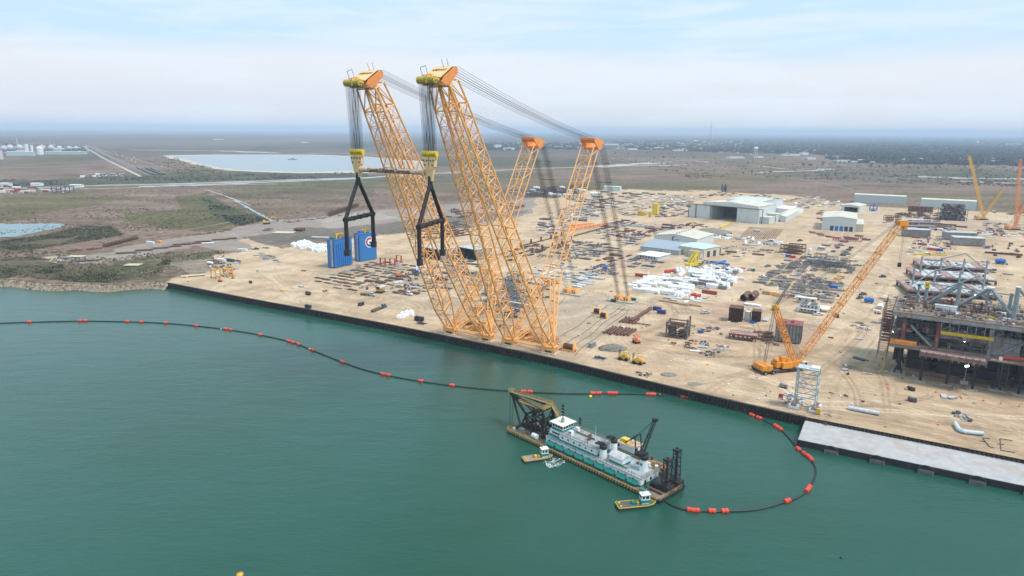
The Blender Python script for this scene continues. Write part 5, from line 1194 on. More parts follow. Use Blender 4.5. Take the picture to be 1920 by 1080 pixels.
def M_cage(m,L=9,W=6,H=4.5,n=3,fl=False):
    b=mb(m)
    for i in range(n+1):
        x=-L/2+L*i/n
        for y in (-W/2,W/2): b.bar((x,y,0),(x,y,H),.3)
        for z in (H*.5,H): b.bar((x,-W/2,z),(x,W/2,z),.26)
    for z in (.3,H*.5,H):
        for y in (-W/2,0,W/2): b.bar((-L/2,y,z),(L/2,y,z),.28)
    for i in range(n): x=-L/2+L*i/n; b.bar((x,-W/2,0),(x+L/n,-W/2,H*.5),.18).bar((x,W/2,H*.5),(x+L/n,W/2,H),.18)
    if fl: b.box(-L/2,L/2,-W/2,W/2,H+.15,H+.3)
    return b
def M_girder(m,L=15,W=1.6,H=1.8):
    b=mb(m).box(-L/2,L/2,-W/2,W/2,.3,.45).box(-L/2,L/2,-.1,.1,.45,H).box(-L/2,L/2,-W/2,W/2,H,H+.15)
    for k in range(int(L/1.8)): x=-L/2+.4+k*1.8; b.box(x,x+.12,-W/2+.05,W/2-.05,.45,H)
    return b
def M_plates(m,L=7,W=3.5,n=4,m2=None):
    b=mb(m)
    for k in range(n): dx,dy=rnd.uniform(-.5,.5),rnd.uniform(-.3,.3); b.use(m2 if m2 and k%2 else m).box(-L/2+dx,L/2+dx,-W/2+dy,W/2+dy,.2+k*.22,.32+k*.22,rnd.uniform(-.05,.05))
    return b
def M_cont(m,L=12,W=2.5,H=2.7,roof=None):
    b=mb(m).box(-L/2,L/2,-W/2,W/2,.15,H)
    n=int(L/.6)
    for k in range(n): x=-L/2+.2+k*L/n; b.box(x,x+.25,-W/2-.06,-W/2,.35,H-.2).box(x,x+.25,W/2,W/2+.06,.35,H-.2)
    for x in (-L/2,L/2-.2):
        for y in (-W/2-.08,W/2-.12): b.box(x,x+.2,y,y+.2,0,H+.05)
    b.use(roof or m).box(-L/2+.1,L/2-.1,-W/2+.1,W/2-.1,H,H+.06)
    b.use(DGREY).box(L/2,L/2+.06,-.06,.06,.3,H-.2).box(L/2,L/2+.06,-.8,-.74,.3,H-.2).box(L/2,L/2+.06,.74,.8,.3,H-.2)
    return b
def M_wrap(seed,L=8,W=4,H=3.2,m=None):
    b=mb(m or TARP); r=random.Random(seed); n=max(2,int(L/2.6))
    for k in range(n): b.lump((-L/2+L*(k+.5)/n,0,.05),L/n*.72,W*.52,H*r.uniform(.75,1.1),seed*9+k,9,4,.14)
    return b
def M_wrapbox(seed,L=9,W=3.4,H=3.2,m=None):
    r=random.Random(seed); j=lambda:r.uniform(-.22,.22); b=mb(m or TARP); n=4; vs=[];fs=[]
    for i in range(n+1):
        x=-L/2+L*i/n; vs+=[(x+j(),-W/2+j(),.05),(x+j(),-W/2+j(),H*.8+j()),(x+j(),j(),H+.3+j()),(x+j(),W/2+j(),H*.8+j()),(x+j(),W/2+j(),.05)]
    for i in range(n):
        for k in range(4): fs.append((i*5+k,(i+1)*5+k,(i+1)*5+k+1,i*5+k+1)[::-1])
    fs+= [(0,1,2,3,4),tuple(n*5+q for q in (4,3,2,1,0))]
    b.add(vs,fs); b.use(WOOD).box(-L/2,L/2,-W/2+.1,W/2-.1,0,.12); return b
def M_spool(m):
    b=mb(m).tube((-4,0,.8),(2.5,0,.8),.45,8).tube((2.5,0,.8),(3.4,1.6,.8),.45,8).tube((3.4,1.6,.8),(3.4,4,.8),.45,8).tube((-4.1,0,.8),(-3.85,0,.8),.75,10).tube((3.4,3.85,.8),(3.4,4.1,.8),.75,10).tube((-.5,0,.8),(-.5,0,2.4),.35,8).tube((-.5,0,2.3),(-.5,0,2.5),.6,10)
    b.use(WOOD).box(-3,-2.7,-.8,.8,0,.35).box(1.4,1.7,-.8,.8,0,.35); return b
def M_mat(m,L=10,W=6):
    b=mb(m)
    for k in range(9): y=-W/2+W*k/8; b.bar((-L/2,y,.3+.1*(k%2)),(L/2,y+rnd.uniform(-.3,.3),.3),.2)
    for k in range(6): x=-L/2+L*k/5; b.bar((x,-W/2,.5),(x+rnd.uniform(-.3,.3),W/2,.5),.22)
    return b
def M_fine(sd):
    r=random.Random(sd); b=mb(GREY)
    for k in range(34):
        b.use(r.choice((GREY,DGREY,GREY,RUSTL,LGREY,RUST))); x,y=r.uniform(-5,5),r.uniform(-3.4,3.4); z=r.uniform(.2,1.3)
        if r.random()<.6: b.bar((x-r.uniform(.6,2.8),y,z),(x+r.uniform(.6,2.8),y+r.uniform(-.3,.3),z),.22)
        elif r.random()<.6: b.bar((x,y-r.uniform(.5,2),z),(x,y+r.uniform(.5,2),z+.1),.2)
        else: b.bar((x,y,.1),(x+r.uniform(-.4,.4),y,r.uniform(1,2.2)),.22)
    return b
def M_jumble(ms,n=16,S=8):
    b=MB()
    for k in range(n):
        b.use(rnd.choice(ms)); x,y=rnd.uniform(-S/2,S/2),rnd.uniform(-S/3,S/3); a=rnd.choice((0,0,1.57,rnd.uniform(0,3))); l=rnd.uniform(1,4.5); ca,sa=math.cos(a)*l/2,math.sin(a)*l/2
        z=rnd.uniform(.2,1.0)
        if rnd.random()<.6: b.bar((x-ca,y-sa,z),(x+ca,y+sa,z),rnd.uniform(.2,.5))
        else: b.box(x,x+rnd.uniform(.6,2),y,y+rnd.uniform(.6,1.6),0,rnd.uniform(.4,1.6),a)
    return b
def M_crates(m,n=5):
    b=mb(m)
    for k in range(n): x=(k-(n-1)/2)*2.2; b.box(x-.9,x+.9,-.9,.9,.15,1.7).use(WOOD).box(x-.95,x+.95,-.95,-.6,0,.15).box(x-.95,x+.95,.6,.95,0,.15).use(m)
    return b
def M_tank(m,L=7,r=1.4):
    b=mb(m).tube((-L/2,0,r+.6),(L/2,0,r+.6),r,14).tube((-L/2-.5,0,r+.6),(-L/2,0,r+.6),r*.6,14,r).tube((L/2,0,r+.6),(L/2+.5,0,r+.6),r,14,r*.6).tube((0,0,2*r+.5),(0,0,2*r+1.1),.4,8)
    b.use(DGREY).box(-L/3-.3,-L/3+.3,-r,r,0,.9).box(L/3-.3,L/3+.3,-r,r,0,.9); return b
def M_cabin(m,L=8,W=3,roof=None):
    b=mb(m).box(-L/2,L/2,-W/2,W/2,.4,3).use(roof or WHITE).box(-L/2-.15,L/2+.15,-W/2-.15,W/2+.15,3,3.2).use(GLASS).box(-L/2+1,-L/2+2.2,-W/2-.04,-W/2,1.5,2.4).box(L/2-2.2,L/2-1,-W/2-.04,-W/2,1.5,2.4).use(DGREY).box(-.45,.45,-W/2-.04,-W/2,.4,2.4).box(-L/2+.5,-L/2+1,-W/2,W/2,0,.4).box(L/2-1,L/2-.5,-W/2,W/2,0,.4); return b
def M_genset(m):
    b=mb(m).box(-2,2,-.8,.8,.5,2).use(DGREY).box(-2.1,2.1,-.9,.9,.35,.5).box(-1.4,-.6,-.83,.83,.8,1.7).tube((1.5,0,2),(1.5,0,2.6),.12,6)
    b.use(RUBBER).tube((-.8,-1,.35),(-.8,1,.35),.35,10).tube((.6,-1,.35),(.6,1,.35),.35,10).use(DGREY).bar((2,0,.5),(3.2,0,.4),.12); return b
def M_manlift(m):
    b=mb(m).box(-1.4,1.4,-.9,.9,.7,1.7).bar((-.8,0,1.8),(2.4,0,2.8),.4).bar((2.4,0,2.8),(-1,0,3.9),.35).box(-2.2,-1,-.6,.6,3.4,3.6).bar((-2.2,-.6,4.5),(-1,-.6,4.5),.1).bar((-2.2,.6,4.5),(-1,.6,4.5),.1).bar((-2.2,-.6,3.5),(-2.2,-.6,4.5),.1).use(RUBBER)
    for x in (-1,1): b.tube((x,-1.1,.55),(x,1.1,.55),.55,10)
    return b
def M_forkl(m):
    b=mb(m).box(-1.8,1.5,-1,1,.8,1.8).box(-1.2,.2,-.8,.8,2.9,3.05)
    for x in (-1.2,.2):
        for y in (-.75,.75): b.bar((x,y,1.7),(x,y,2.95),.1)
    b.use(DGREY).bar((1.7,-.5,.3),(1.7,-.5,3.6),.2).bar((1.7,.5,.3),(1.7,.5,3.6),.2).box(1.8,3.2,-.6,-.4,.3,.4).box(1.8,3.2,.4,.6,.3,.4).use(RUBBER)
    for x in (-1.2,1.1): b.tube((x,-1.25,.6),(x,1.25,.6),.6,10)
    return b
K={}
def kind(key,look,cat,variants): K[key]=(look,cat,[v.mesh(look.replace(' ','_').replace('-','_')) for v in variants])
random.seed(3)
kind('rustpipe','stack of rusty pipes','pipe stack',[M_pipes(RUST,7,12),M_pipes(RUST,5,14,.45),M_pipes(RUST,4,10,.6,1)])
kind('single','rusty pipe','pipe',[mb(RUST).tube((-8,0,1),(8,0,1),.75,10).use(WOOD).box(-5,-4.7,-1,1,0,.3).box(4,4.3,-1,1,0,.3),mb(RUST).tube((-7,0,.9),(6,0,.9),.62,10).tube((6,0,.9),(6.4,0,.9),1.0,10).use(WOOD).box(-5,-4.7,-1,1,0,.3).box(4,4.3,-1,1,0,.3)])
kind('onepipe','pair of rusty pipes','pipe pair',[mb(RUST).tube((-8,-1.1,.8),(8,-.9,.8),.62,9).tube((-6,1.2,.8),(7,1.3,.8),.5,9).use(WOOD).box(-5,-4.7,-2,2,0,.3).box(4,4.3,-2,2,0,.3),mb(RUST).tube((-7,-1.3,.8),(5,-1.1,.8),.45,9).tube((-8,.9,.8),(8,1.1,.8),.62,9).use(WOOD).box(-5,-4.7,-2,2,0,.3).box(4,4.3,-2,2,0,.3)])
kind('fine','tangle of thin grey steel','steel tangle',[M_fine(k) for k in range(4)])
kind('palepipe','stack of pale pipes','pipe stack',[M_pipes(LGREY,8,12,.3),M_pipes(LGREY,6,11,.35,1,1.1),M_pipes(WHITE,6,12,.3)])
kind('darkpipe','stack of dark pipes','pipe stack',[M_pipes(DGREY,7,12,.35),M_pipes(DGREY,9,9,.25,1,.9)])
kind('rustbeam','row of rusty beams','beams',[M_beams(RUST,7,6,1.6,.7,DGREY),M_beams(RUST,5,9,1.3,.6),M_beams(RUSTL,8,5,1.7,.6,RUST)])
kind('greybeam','row of grey beams','beams',[M_beams(GREY,8,7,1.3,.6,LGREY),M_beams(GREY,6,10,1.2,.8,DGREY),M_beams(LGREY,7,6,1.6,.6,DGREY)])
kind('darkbeam','row of dark beams','beams',[M_beams(DGREY,8,6,1.5,.8),M_beams(DGREY,6,5,2.1,.7,RUST)])
kind('redbeam','row of dark red beams','beams',[M_beams(PRIMER,6,12,2.1,1.1),M_beams(PRIMER,5,9,1.6,.9)])
kind('cage','grey steel rack','steel rack',[M_cage(GREY,9,6,4.5),M_cage(GREY,12,5,3.5,4,True),M_cage(DGREY,8,8,5,2)])
kind('rustcage','rusty steel rack','steel rack',[M_cage(RUST,9,6,5),M_cage(RUST,12,4,6,5),M_cage(RUST,7,6,4,2,True)])
kind('girder','grey plate girder','girder',[M_girder(GREY,15),M_girder(LGREY,18,2,2.2),M_girder(DGREY,12)])
kind('rustgirder','rusty plate girder','girder',[M_girder(RUST,14),M_girder(RUSTL,18,2,2)])
kind('plates','pale steel plates','plate stack',[M_plates(LGREY),M_plates(WHITE,8,3,3,LGREY),M_plates(LGREY,6,3,5,GREY)])
kind('rustplates','rusty steel plates','plate stack',[M_plates(RUSTL),M_plates(RUST,8,3,3,RUSTL)])
kind('wrap','white wrapped bundle','wrapped bundle',[M_wrap(k,6+k%3*2,3.4,2.6+k%2) for k in range(5)])
kind('wrapbox','white wrapped module','wrapped module',[M_wrapbox(k,9+k%3*2,3.2,3) for k in range(4)])
kind('spool','grey pipe spool','pipe spool',[M_spool(GREY),M_spool(LGREY),M_spool(DGREY)])
kind('mat','grey steel grid','steel grid',[M_mat(GREY),M_mat(DGREY,12,7),M_mat(LGREY,9,5)])
kind('jumble','heap of steel offcuts','steel heap',[M_jumble([GREY,DGREY,RUST,LGREY],22,10) for _ in range(4)])
kind('rustjumble','heap of rusty steel','steel heap',[M_jumble([RUST,RUSTL,DGREY,PRIMER],22,10) for _ in range(4)])
kind('whitejumble','heap of pale parts','parts heap',[M_jumble([WHITE,LGREY,GREY,LGREY,DGREY,WHITE,LGREY,RUSTL,TAN,BLUE],22,10) for _ in range(4)])
kind('crates','row of tan crates','crates',[M_crates(TAN,5),M_crates(TAN,3)])
kind('whitecrates','row of white crates','crates',[M_crates(WHITE,5),M_crates(LGREY,4)])
for c_,m_ in (('red',RED),('blue',BLUE),('white',WHITE),('grey',GREY),('green',mat('dark_green_container',(.02,.10,.08),.6)),('brick red',mat('brick_container',(.38,.07,.04),.6,dirt=(.3,.12,.08))),('tan',TAN),('orange',ORG),('navy',NAVY)):
    kind(c_+'cont',c_+' shipping container','container',[M_cont(m_),M_cont(m_,6)])
kind('tank','white horizontal tank','tank',[M_tank(WHITE),M_tank(LGREY,6,1.2)])
kind('bluetank','blue horizontal tank','tank',[M_tank(BLUE,6,1.8)])
kind('cabin','pale site cabin','site cabin',[M_cabin(LGREY),M_cabin(WALLC,10,3)])
kind('genset','small towed generator','generator',[M_genset(BLUE),M_genset(GREY)])
kind('darkgen','small dark equipment skid','equipment skid',[M_genset(DGREY),M_genset(BLK)])
kind('manlift','orange boom lift','boom lift',[M_manlift(mat('lift_orange',(.75,.17,.04),.5))])
kind('forklift','yellow forklift','forklift',[M_forkl(YEL)])
LO=mat('concrete_block',(.36,.24,.17),.9)
kind('blocks','small concrete block row','concrete blocks',[mb(LO).box(-6,-5,-.5,.5,0,1).box(-4,-3,-.5,.5,0,1).box(-2,-1,-.5,.5,0,1).box(0,1,-.5,.5,0,1).box(2,3,-.5,.5,0,1).box(4,5,-.5,.5,0,1)])
def put(key,x,y,place,rz=None,s=1,label=None,z=0,v=None,world=None,cat=None,s3=None):
    look,cat0,ms=K[key]; me=ms[v if v is not None else rnd.randrange(len(ms))]
    nm=look.split(' of ')[-1].replace(' ','_').replace('-','_').replace('panel','sheet')
    o=bpy.data.objects.new(nm,me); C.objects.link(o)
    p=world or at(x,y); o.location=(p.x,p.y,z+.02); o.rotation_euler.z=EA if rz is None else rz; o.scale=s3 or (s,s,s)
    if label: tag(o,label,cat or cat0)
    else: auto(o,look,place,cat0)
    return o
def field(quad,keys,du,dv,place,rz=0,fill=.85,jit=.25,s=1,lim=80):
    "fill the ground inside four photo corners with rows parallel to the quay; one object each"
    P=[at(*p) for p in quad]; us=[p.dot(e) for p in P]; vs=[p.dot(nn) for p in P]; poly=list(zip(us,vs)); c=[]
    u=min(us)+du/2
    while u<max(us):
        v=min(vs)+dv/2
        while v<max(vs):
            if inpoly(np.array([u]),np.array([v]),poly)[0] and rnd.random()<fill: c.append((u+rnd.uniform(-jit,jit)*du,v+rnd.uniform(-jit,jit)*dv))
            v+=dv
        u+=du
    if len(c)>lim: c=sorted(rnd.sample(c,lim))
    det=e.x*nn.y-e.y*nn.x
    for u,v in c:
        x=(u*nn.y-v*e.y)/det; y=(e.x*v-nn.x*u)/det
        k=rnd.choice(keys); put(k,0,0,place,EA+rz+rnd.choice((0,0,0,math.pi/2))*(jit>.15)+rnd.uniform(-.06,.06),s*rnd.uniform(.85,1.15),world=Vector((x,y,0)))
H90=math.pi/2
# rows in front of the blue towers
field([(585,525),(700,490),(800,500),(640,545)],['darkbeam','greybeam','rustbeam','darkbeam'],11,9,'in the rows before the blue towers',H90,.9,.08,.8)
field([(640,545),(740,505),(800,520),(720,550)],['greybeam','palepipe','darkbeam','spool'],12,11,'in the rows left of the crane feet',H90,.9,.1,.8)
field([(715,530),(790,500),(850,530),(770,560)],['palepipe','rustpipe','spool','jumble'],12,9,'beside the left crane boom',0,.9,.2,.9)
field([(800,500),(860,470),(960,540),(900,600)],['jumble','darkpipe','greybeam','cage','mat'],11,10,'seen between the crane legs',0,.6,.3,.85)
field([(900,560),(960,520),(1030,540),(960,620)],['cage','cage','jumble','girder'],13,10,'behind the crane feet',0,.8,.3,1.2)
field([(760,440),(850,415),(900,430),(800,452)],['rustplates','rustbeam','rustpipe'],12,11,'on the far dirt behind the left boom',0,.7,.2)
field([(1000,418),(1080,390),(1130,400),(1020,445)],['rustpipe','greybeam','palepipe','jumble','whitejumble','whitejumble'],13,11,'around the right mast foot',0,.75,.25)
# rows of rusty posts mid-yard
for k in range(11):
    for (x0,y0,x1,y1) in ((972,458,1052,438),(995,470,1068,452)):
        pass
def postrow(x0,y0,x1,y1,n,label):
    t=thing('rack_of_posts',label,'post rack',at(x0,y0),0); b=mb(RUST); A=at(x0,y0)
    for k in range(n):
        q=at(x0+(x1-x0)*k/(n-1),y0+(y1-y0)*k/(n-1))-A; b.box(q.x-1.1,q.x+1.1,q.y-1.1,q.y+1.1,0,5.5); b.box(q.x-2,q.x+2,q.y-2,q.y+2,0,1.2)
    q=at(x1,y1)-A; b.bar((0,0,.6),(q.x,q.y,.6),1.2); b.bar((3,4,.6),(q.x+3,q.y+4,.6),.6); b.build('posts',parent=t)
postrow(977,462,1052,443,5,'upper row of rusty square posts right of the right boom'); postrow(998,474,1072,452,5,'lower row of rusty square posts right of the right boom')
field([(935,478),(1010,455),(1030,470),(960,495)],['rustbeam','rustjumble','darkbeam'],13,10,'by the rusty posts',0,.8,.2)
field([(1000,480),(1085,450),(1135,462),(1060,490)],['darkpipe','jumble','greybeam','mat'],11,8,'below the rusty posts',0,.85,.2,.8)
field([(1075,480),(1130,455),(1150,470),(1100,492)],['jumble','mat'],12,10,'left of the white office',0,.8,.25)
field([(990,510),(1060,490),(1080,505),(1020,530)],['palepipe','plates'],13,12,'beside the right crane mast',0,.7,.2)
field([(1060,520),(1110,508),(1130,522),(1080,540)],['plates','palepipe'],11,8,'near the left backstay anchor',0,.8,.15)
field([(1100,505),(1150,493),(1160,512),(1095,525)],['bluecont','genset','whitejumble','whitejumble','jumble','jumble'],8,6,'by the blue stock near the right backstay',0,.9,.3,.8)
field([(1110,480),(1160,462),(1180,480),(1130,500)],['rustbeam','rustplates','rustpipe','mat'],13,11,'above the blue stock',0,.75,.2)
field([(1170,490),(1220,478),(1245,492),(1190,510)],['mat','greybeam'],12,9,'below the white office',0,.8,.2)
field([(1120,425),(1180,412),(1250,435),(1190,455)],['rustpipe','jumble','whitejumble','greybeam','redbeam'],12,10,'left of the emblem shed',0,.8,.2,.85)
field([(1040,395),(1120,372),(1160,385),(1090,415)],['greybeam','whitejumble','darkpipe','greybeam','jumble','palepipe'],14,12,'behind the masts',0,.7,.25)
field([(1060,375),(1130,360),(1250,362),(1140,395)],['rustpipe','greybeam','palepipe','plates','girder'],17,12,'in the far left rows of the yard',0,.7,.2,1.2)
field([(1140,397),(1260,365),(1310,372),(1190,412)],['greybeam','palepipe','plates','whitejumble','darkbeam','spool'],15,12,'in far rows left of the hangar',H90,.8,.2,1.05)
field([(1210,395),(1300,375),(1300,400),(1240,410)],['rustjumble','greybeam','darkpipe','plates'],14,11,'just left of the hangar',0,.75,.25,1.0)
field([(1460,375),(1530,368),(1600,385),(1500,392)],['rustbeam','greybeam','palepipe'],16,14,'on the far edge right of the hangar',H90,.8,.12,1.2)
field([(1300,372),(1330,361),(1450,367),(1460,374),(1400,366)],['rustjumble','darkbeam','rustbeam'],16,13,'behind the hangar',0,.6,.2,1.2)
field([(1215,425),(1300,418),(1330,425),(1240,432)],['rustjumble','darkbeam','rustgirder','jumble'],12,9,'in front of the hangar',0,.7,.3)
field([(1100,440),(1140,425),(1210,440),(1170,462)],['jumble','fine','whitejumble','rustbeam'],12,9,'on the sand above the blue stock',0,.55,.3,.8)
field([(1240,470),(1215,460),(1190,470),(1150,455),(1190,445)],['plates','whitejumble','mat'],12,9,'left of the blue-grey lean-to',0,.6,.3,.8)
field([(1330,470),(1345,455),(1490,470),(1470,478)],['plates','fine','whitejumble','jumble'],13,9,'right of the cream workshop',0,.55,.3,.8)
field([(1560,500),(1600,485),(1640,490),(1620,505)],['fine','jumble'],12,10,'right of the grey steel field',0,.35,.35,.7)
field([(1840,520),(1850,490),(1960,495),(1960,530)],['rustjumble','jumble','fine','darkgen'],15,12,'on the sand right of the deck panels',0,.45,.35,.8)
field([(1640,640),(1650,560),(1690,560),(1670,640)],['fine','plates','rustjumble','jumble'],9,9,'along the left end of the big module',0,.5,.35,.7)
# around white wrapped goods
field([(1180,545),(1215,520),(1300,525),(1290,560)],['wrapbox','wrapbox','wrapbox','whitecrates','wrap'],10.5,5,'in the white rows near the right backstay',0,.92,.1,.9)
field([(1200,535),(1240,515),(1300,520),(1275,545)],['wrapbox','wrap','greycont','plates'],11,7,'among the tightly packed white rows',0,.7,.12,.9)
field([(1280,540),(1310,510),(1390,505),(1370,545)],['wrap','wrap','wrapbox','wrapbox','wrap','whitecrates','whitejumble','greycont'],8.5,6,'in the middle of the white wrapped goods',0,.9,.25,1.15)
field([(1250,510),(1290,500),(1380,500),(1300,530)],['wrap','whitejumble','wrap'],9,7,'behind the white wrapped goods',0,.75,.3)
field([(1240,560),(1310,548),(1330,560),(1290,572)],['wrap','whitecrates','plates'],8,6,'on the near edge of the white goods',0,.85,.25,.8)
field([(1270,492),(1300,480),(1350,490),(1300,505)],['greybeam','whitejumble','jumble','mat'],9,7,'beside the yellow crane base',0,.7,.25,.8)
field([(1325,445),(1340,440),(1470,455),(1450,466)],['tank','whitejumble','plates','palepipe','wrap','spool'],10,8,'in the row right of the emblem shed',0,.85,.3,.95)
field([(1350,475),(1420,463),(1440,475),(1370,492)],['rustpipe','rustbeam','rustplates','jumble'],14,11,'in the open sand right of the cream workshop',0,.6,.25,.8)
# pile of small concrete blocks
for r_ in range(9):
    for c_ in range(3): put('blocks',1405+c_*22+r_*2.0-6,445.5-r_*2.2+c_*1.6,'in the block rows before the hangar',EA,1.25)
# steel laydown right-middle
field([(1415,530),(1480,488),(1545,500),(1520,560)],['mat','fine','fine','fine','jumble','greybeam'],10,7,'in the big grey steel field',0,.97,.15,.85)
field([(1480,495),(1500,480),(1600,490),(1590,520),(1545,510)],['cage','jumble','fine','darkpipe','rustjumble'],10,8,'at the back of the grey steel field',0,.9,.2,.85)
field([(1475,548),(1530,520),(1580,535),(1550,570)],['mat','fine','jumble','fine'],9.5,7,'at the near end of the grey steel field',0,.8,.15)
field([(1450,545),(1500,548),(1545,562),(1480,565)],['palepipe','greybeam','plates'],12,9,'in front of the grey steel field',0,.6,.15)
field([(1525,470),(1560,455),(1610,462),(1580,480)],['mat','darkbeam','greybeam'],13,10,'in the rows before the five-bay workshop',0,.8,.15)
for q in ((1478,474,1),(1487,476,1),(1494,472,1)): put('rustcage',q[0],q[1],'left of the white vessel',EA,1.45,v=1)
for q in ((1528,495),(1545,497),(1562,499),(1580,502),(1538,488),(1558,492)): put('cage',*q,'in the row of grey frames mid-yard',EA,1.35)
for k in range(9): put('redbeam',1568+k*7,447+(k%3)*4-k*.6,'in front of the five-bay workshop',EA+(H90 if k%2 else 0),1.35)
for k in range(5): put('redbeam',1522+k*8,436+k*2.2,'left of the five-bay workshop',EA+(H90 if k%2 else 0),1.1)
# far right yard
field([(1700,470),(1720,440),(1770,445),(1790,470)],['jumble','whitejumble','brick redcont','jumble','whitejumble','plates','palepipe'],11,7,'between the grey module boxes',0,.65,.3,.75)
field([(1700,428),(1710,415),(1800,425),(1790,436)],['rustgirder','rustpipe','palepipe','jumble'],14,8,'behind the grey module boxes',0,.8,.2,1.2)
field([(1650,418),(1700,395),(1780,400),(1760,420)],['rustcage','rustplates','jumble','rustpipe'],13,11,'between the warehouses and the module boxes',0,.7,.3,1.0)
field([(1830,440),(1850,415),(1960,425),(1960,450)],['whitejumble','jumble','palepipe','brick redcont','rustjumble'],12,9,'around the yellow and orange cranes',0,.8,.3,.85)
field([(1850,480),(1850,455),(1980,460),(1980,490)],['rustjumble','darkgen','jumble','rustgirder'],18,13,'right of the grey module boxes',0,.5,.3)
field([(1700,478),(1700,468),(1770,468),(1780,480)],['whitejumble','plates','brick redcont'],13,8,'on the near side of the left module box',0,.7,.3,.8)
field([(1880,400),(1850,395),(1960,400),(1960,415)],['jumble','rustjumble','palepipe'],22,16,'behind the orange far crane',0,.7,.3,1.1)
field([(1530,412),(1540,395),(1580,400),(1560,420)],['rustjumble','rustpipe'],14,12,'left of the open shed',0,.7,.3)
# pipes near the anchor
for k in range(8): put('single',1141+k*6.2,620.5+k*.7,'in the row left of the grey heap',EA+H90*1.02,1.0,v=k%2,s3=(1+.1*(k%3),1,1))
for k in range(5): put('single',1168+k*6,601+k*.8,'in the row nearer the backstay anchor',EA+H90*1.02,.95,v=1)
o=put('single',1202,593,'',EA+H90*1.02,1.0,'long fat rusty pipe lying alone beside the smaller pipe rows',v=0,s3=(2.6,1.7,1.6))
for k in range(4): put('rustbeam',1190+k*7,606+k,'right of the long fat rusty pipe',EA+H90,.6)
for k in range(12): put('crates',1241+k*6.2,565+k*1.1-(k>7)*2,'in the line along the near edge of the white goods',EA,.8,v=1)
for x,y in ((1120,588),(1132,596)):
    t=thing('cable_drum','pair-mate cable drum with orange stand, '+('farther one' if y<590 else 'nearer one'),'cable drum',at(x,y),EA,'cable drums on the sand right of the cranes'); mb(BLK).tube((-2.2,0,2.2),(2.2,0,2.2),1.6,14).build('wound_cable',parent=t); mb(ORG).tube((-2.5,0,2.2),(-2.2,0,2.2),2.2,14).tube((2.2,0,2.2),(2.5,0,2.2),2.2,14).box(-2.8,-2.5,-1.6,1.6,0,2.4).box(2.5,2.8,-1.6,1.6,0,2.4).build('drum_stand',parent=t)
for x,y,lb in ((1067,657,'big brown winch drum in orange frame right of the crane feet'),(985,632,'winch drum in orange frame between the crane feet'),(960,560,'blue and black winch drum in the crane legs'),(880,612,'winch drum behind the left crane feet'),(905,615,'winch drum beside another behind the left crane')):
    t=thing('winch',lb,'winch',at(x,y),EA); m2=BLUE if 'blue' in lb else ORG
    mb(mat('drum_brown',(.12,.06,.03),.8)).tube((-3.4,0,2.6),(3.4,0,2.6),1.7,16).build('drum',parent=t)
    b=mb(m2).tube((-3.9,0,2.6),(-3.4,0,2.6),2.3,14).tube((3.4,0,2.6),(3.9,0,2.6),2.3,14).box(-4.4,4.4,-2.4,-1.9,.1,.9).box(-4.4,4.4,1.9,2.4,.1,.9); b.bar((-4,-2,.5),(-4,0,3),.4).bar((-4,2,.5),(-4,0,3),.4).bar((4,-2,.5),(4,0,3),.4).bar((4,2,.5),(4,0,3),.4).box(3.6,5.2,-1,1,.9,2.4).build('winch_frame',parent=t)
# named containers and single things
for x,y,k,lb,rz,v in [(1319,531,'brick redcont','long red container on its own right of the white goods',0,0),(1330,551,'brick redcont','dull red container behind two end-on red ones',0,0),(1300,556,'redcont','red container end-on, left of two abreast',H90,1),(1309,558,'redcont','dark-roofed red container end-on, right of two abreast',H90,1),
  (1203,519,'brick redcont','low red-fronted container behind the white rows',0,0),(1256,511,'redcont','orange-red container slanting behind the white bundles',H90*.7,0),(1354,508,'greencont','long dark green container behind the white bundles',0,0),(1392,507,'redcont','short red container near the haul road',.3,1),
  (1478,482,'bluecont','blue and white container left of the rusty racks',.3,1),(1486,484,'redcont','orange-red container beside the blue and white one',.2,1),(1185,565,'greencont','dark green container beside the right backstay anchor',0,1),(1150,566,'darkgen','dark generator left of the right backstay anchor',0,None),
  (1232,582,'navycont','small navy container left of two by the pink stains',0,1),(1240,588,'navycont','small navy container nearest the pipe rows',.1,1),(1445,553,'orangecont','orange box left end of the container row',0,1),(1461,556,'orangecont','bright orange box second in the container row',0,1),(1436,552,'tancont','tan box at the left end of the container row',0,1),(1473,557,'tancont','tan box in the middle of the container row',0,1),(1482,558,'brick redcont','dark red box at the right of the container row',0,1),
  (1576,522,'tancont','tan container beside an orange one under the long boom',0,1),(1570,525,'orangecont','orange container touching the tan one under the boom',0,1),(1563,541,'bluecont','small blue container in the sand near the grey steel',0,1),(625,470,'whitecont','white trailer body among the long white rows',.1,0),(609,467,'redcont','small red container left of the blue towers',0,1),
  (1110,650,'greycont','grey-blue cabin on the sand beside the brown winch drum',H90,1),(1762,471,'navycont','dark blue container in the row before the module boxes',0,1),(1753,470,'redcont','red container in the row before the module boxes',0,1),(1744,469,'brick redcont','dull red container left end of that coloured row',0,1),
  (430,490,'greencont','dark green container at the corner near the far gantries',.1,0),(415,490,'whitecont','pale container beside the dark green one at the corner',.1,0),(282,457,'whitecont','pale green container beside the grey dirt road',.1,0),(300,455,'orangecont','small yellow-orange box beside the pale container on the dirt road',.1,1),(455,471,'whitecont','long white container on the far sand left',.2,0),(1745,492,'bluecont','dark blue tarpaulined stack behind the farthest deck panel',0,0),(1773,500,'orangecont','orange box on the far deck panels edge',0,1),(1540,468,'cabin','small white cabin near the yellow pipe pieces',0,0)]:
    put(k,x,y,'',EA+rz,1.0,lb,v=v)
field([(545,462),(575,455),(618,466),(608,478)],['wrapbox'],17,5.2,'in the long white row left of the blue towers',-.35,.95,.04,1.25)
put('cabin',650,474,'',EA,1,'white cabin between the blue towers and the wrapped rows')
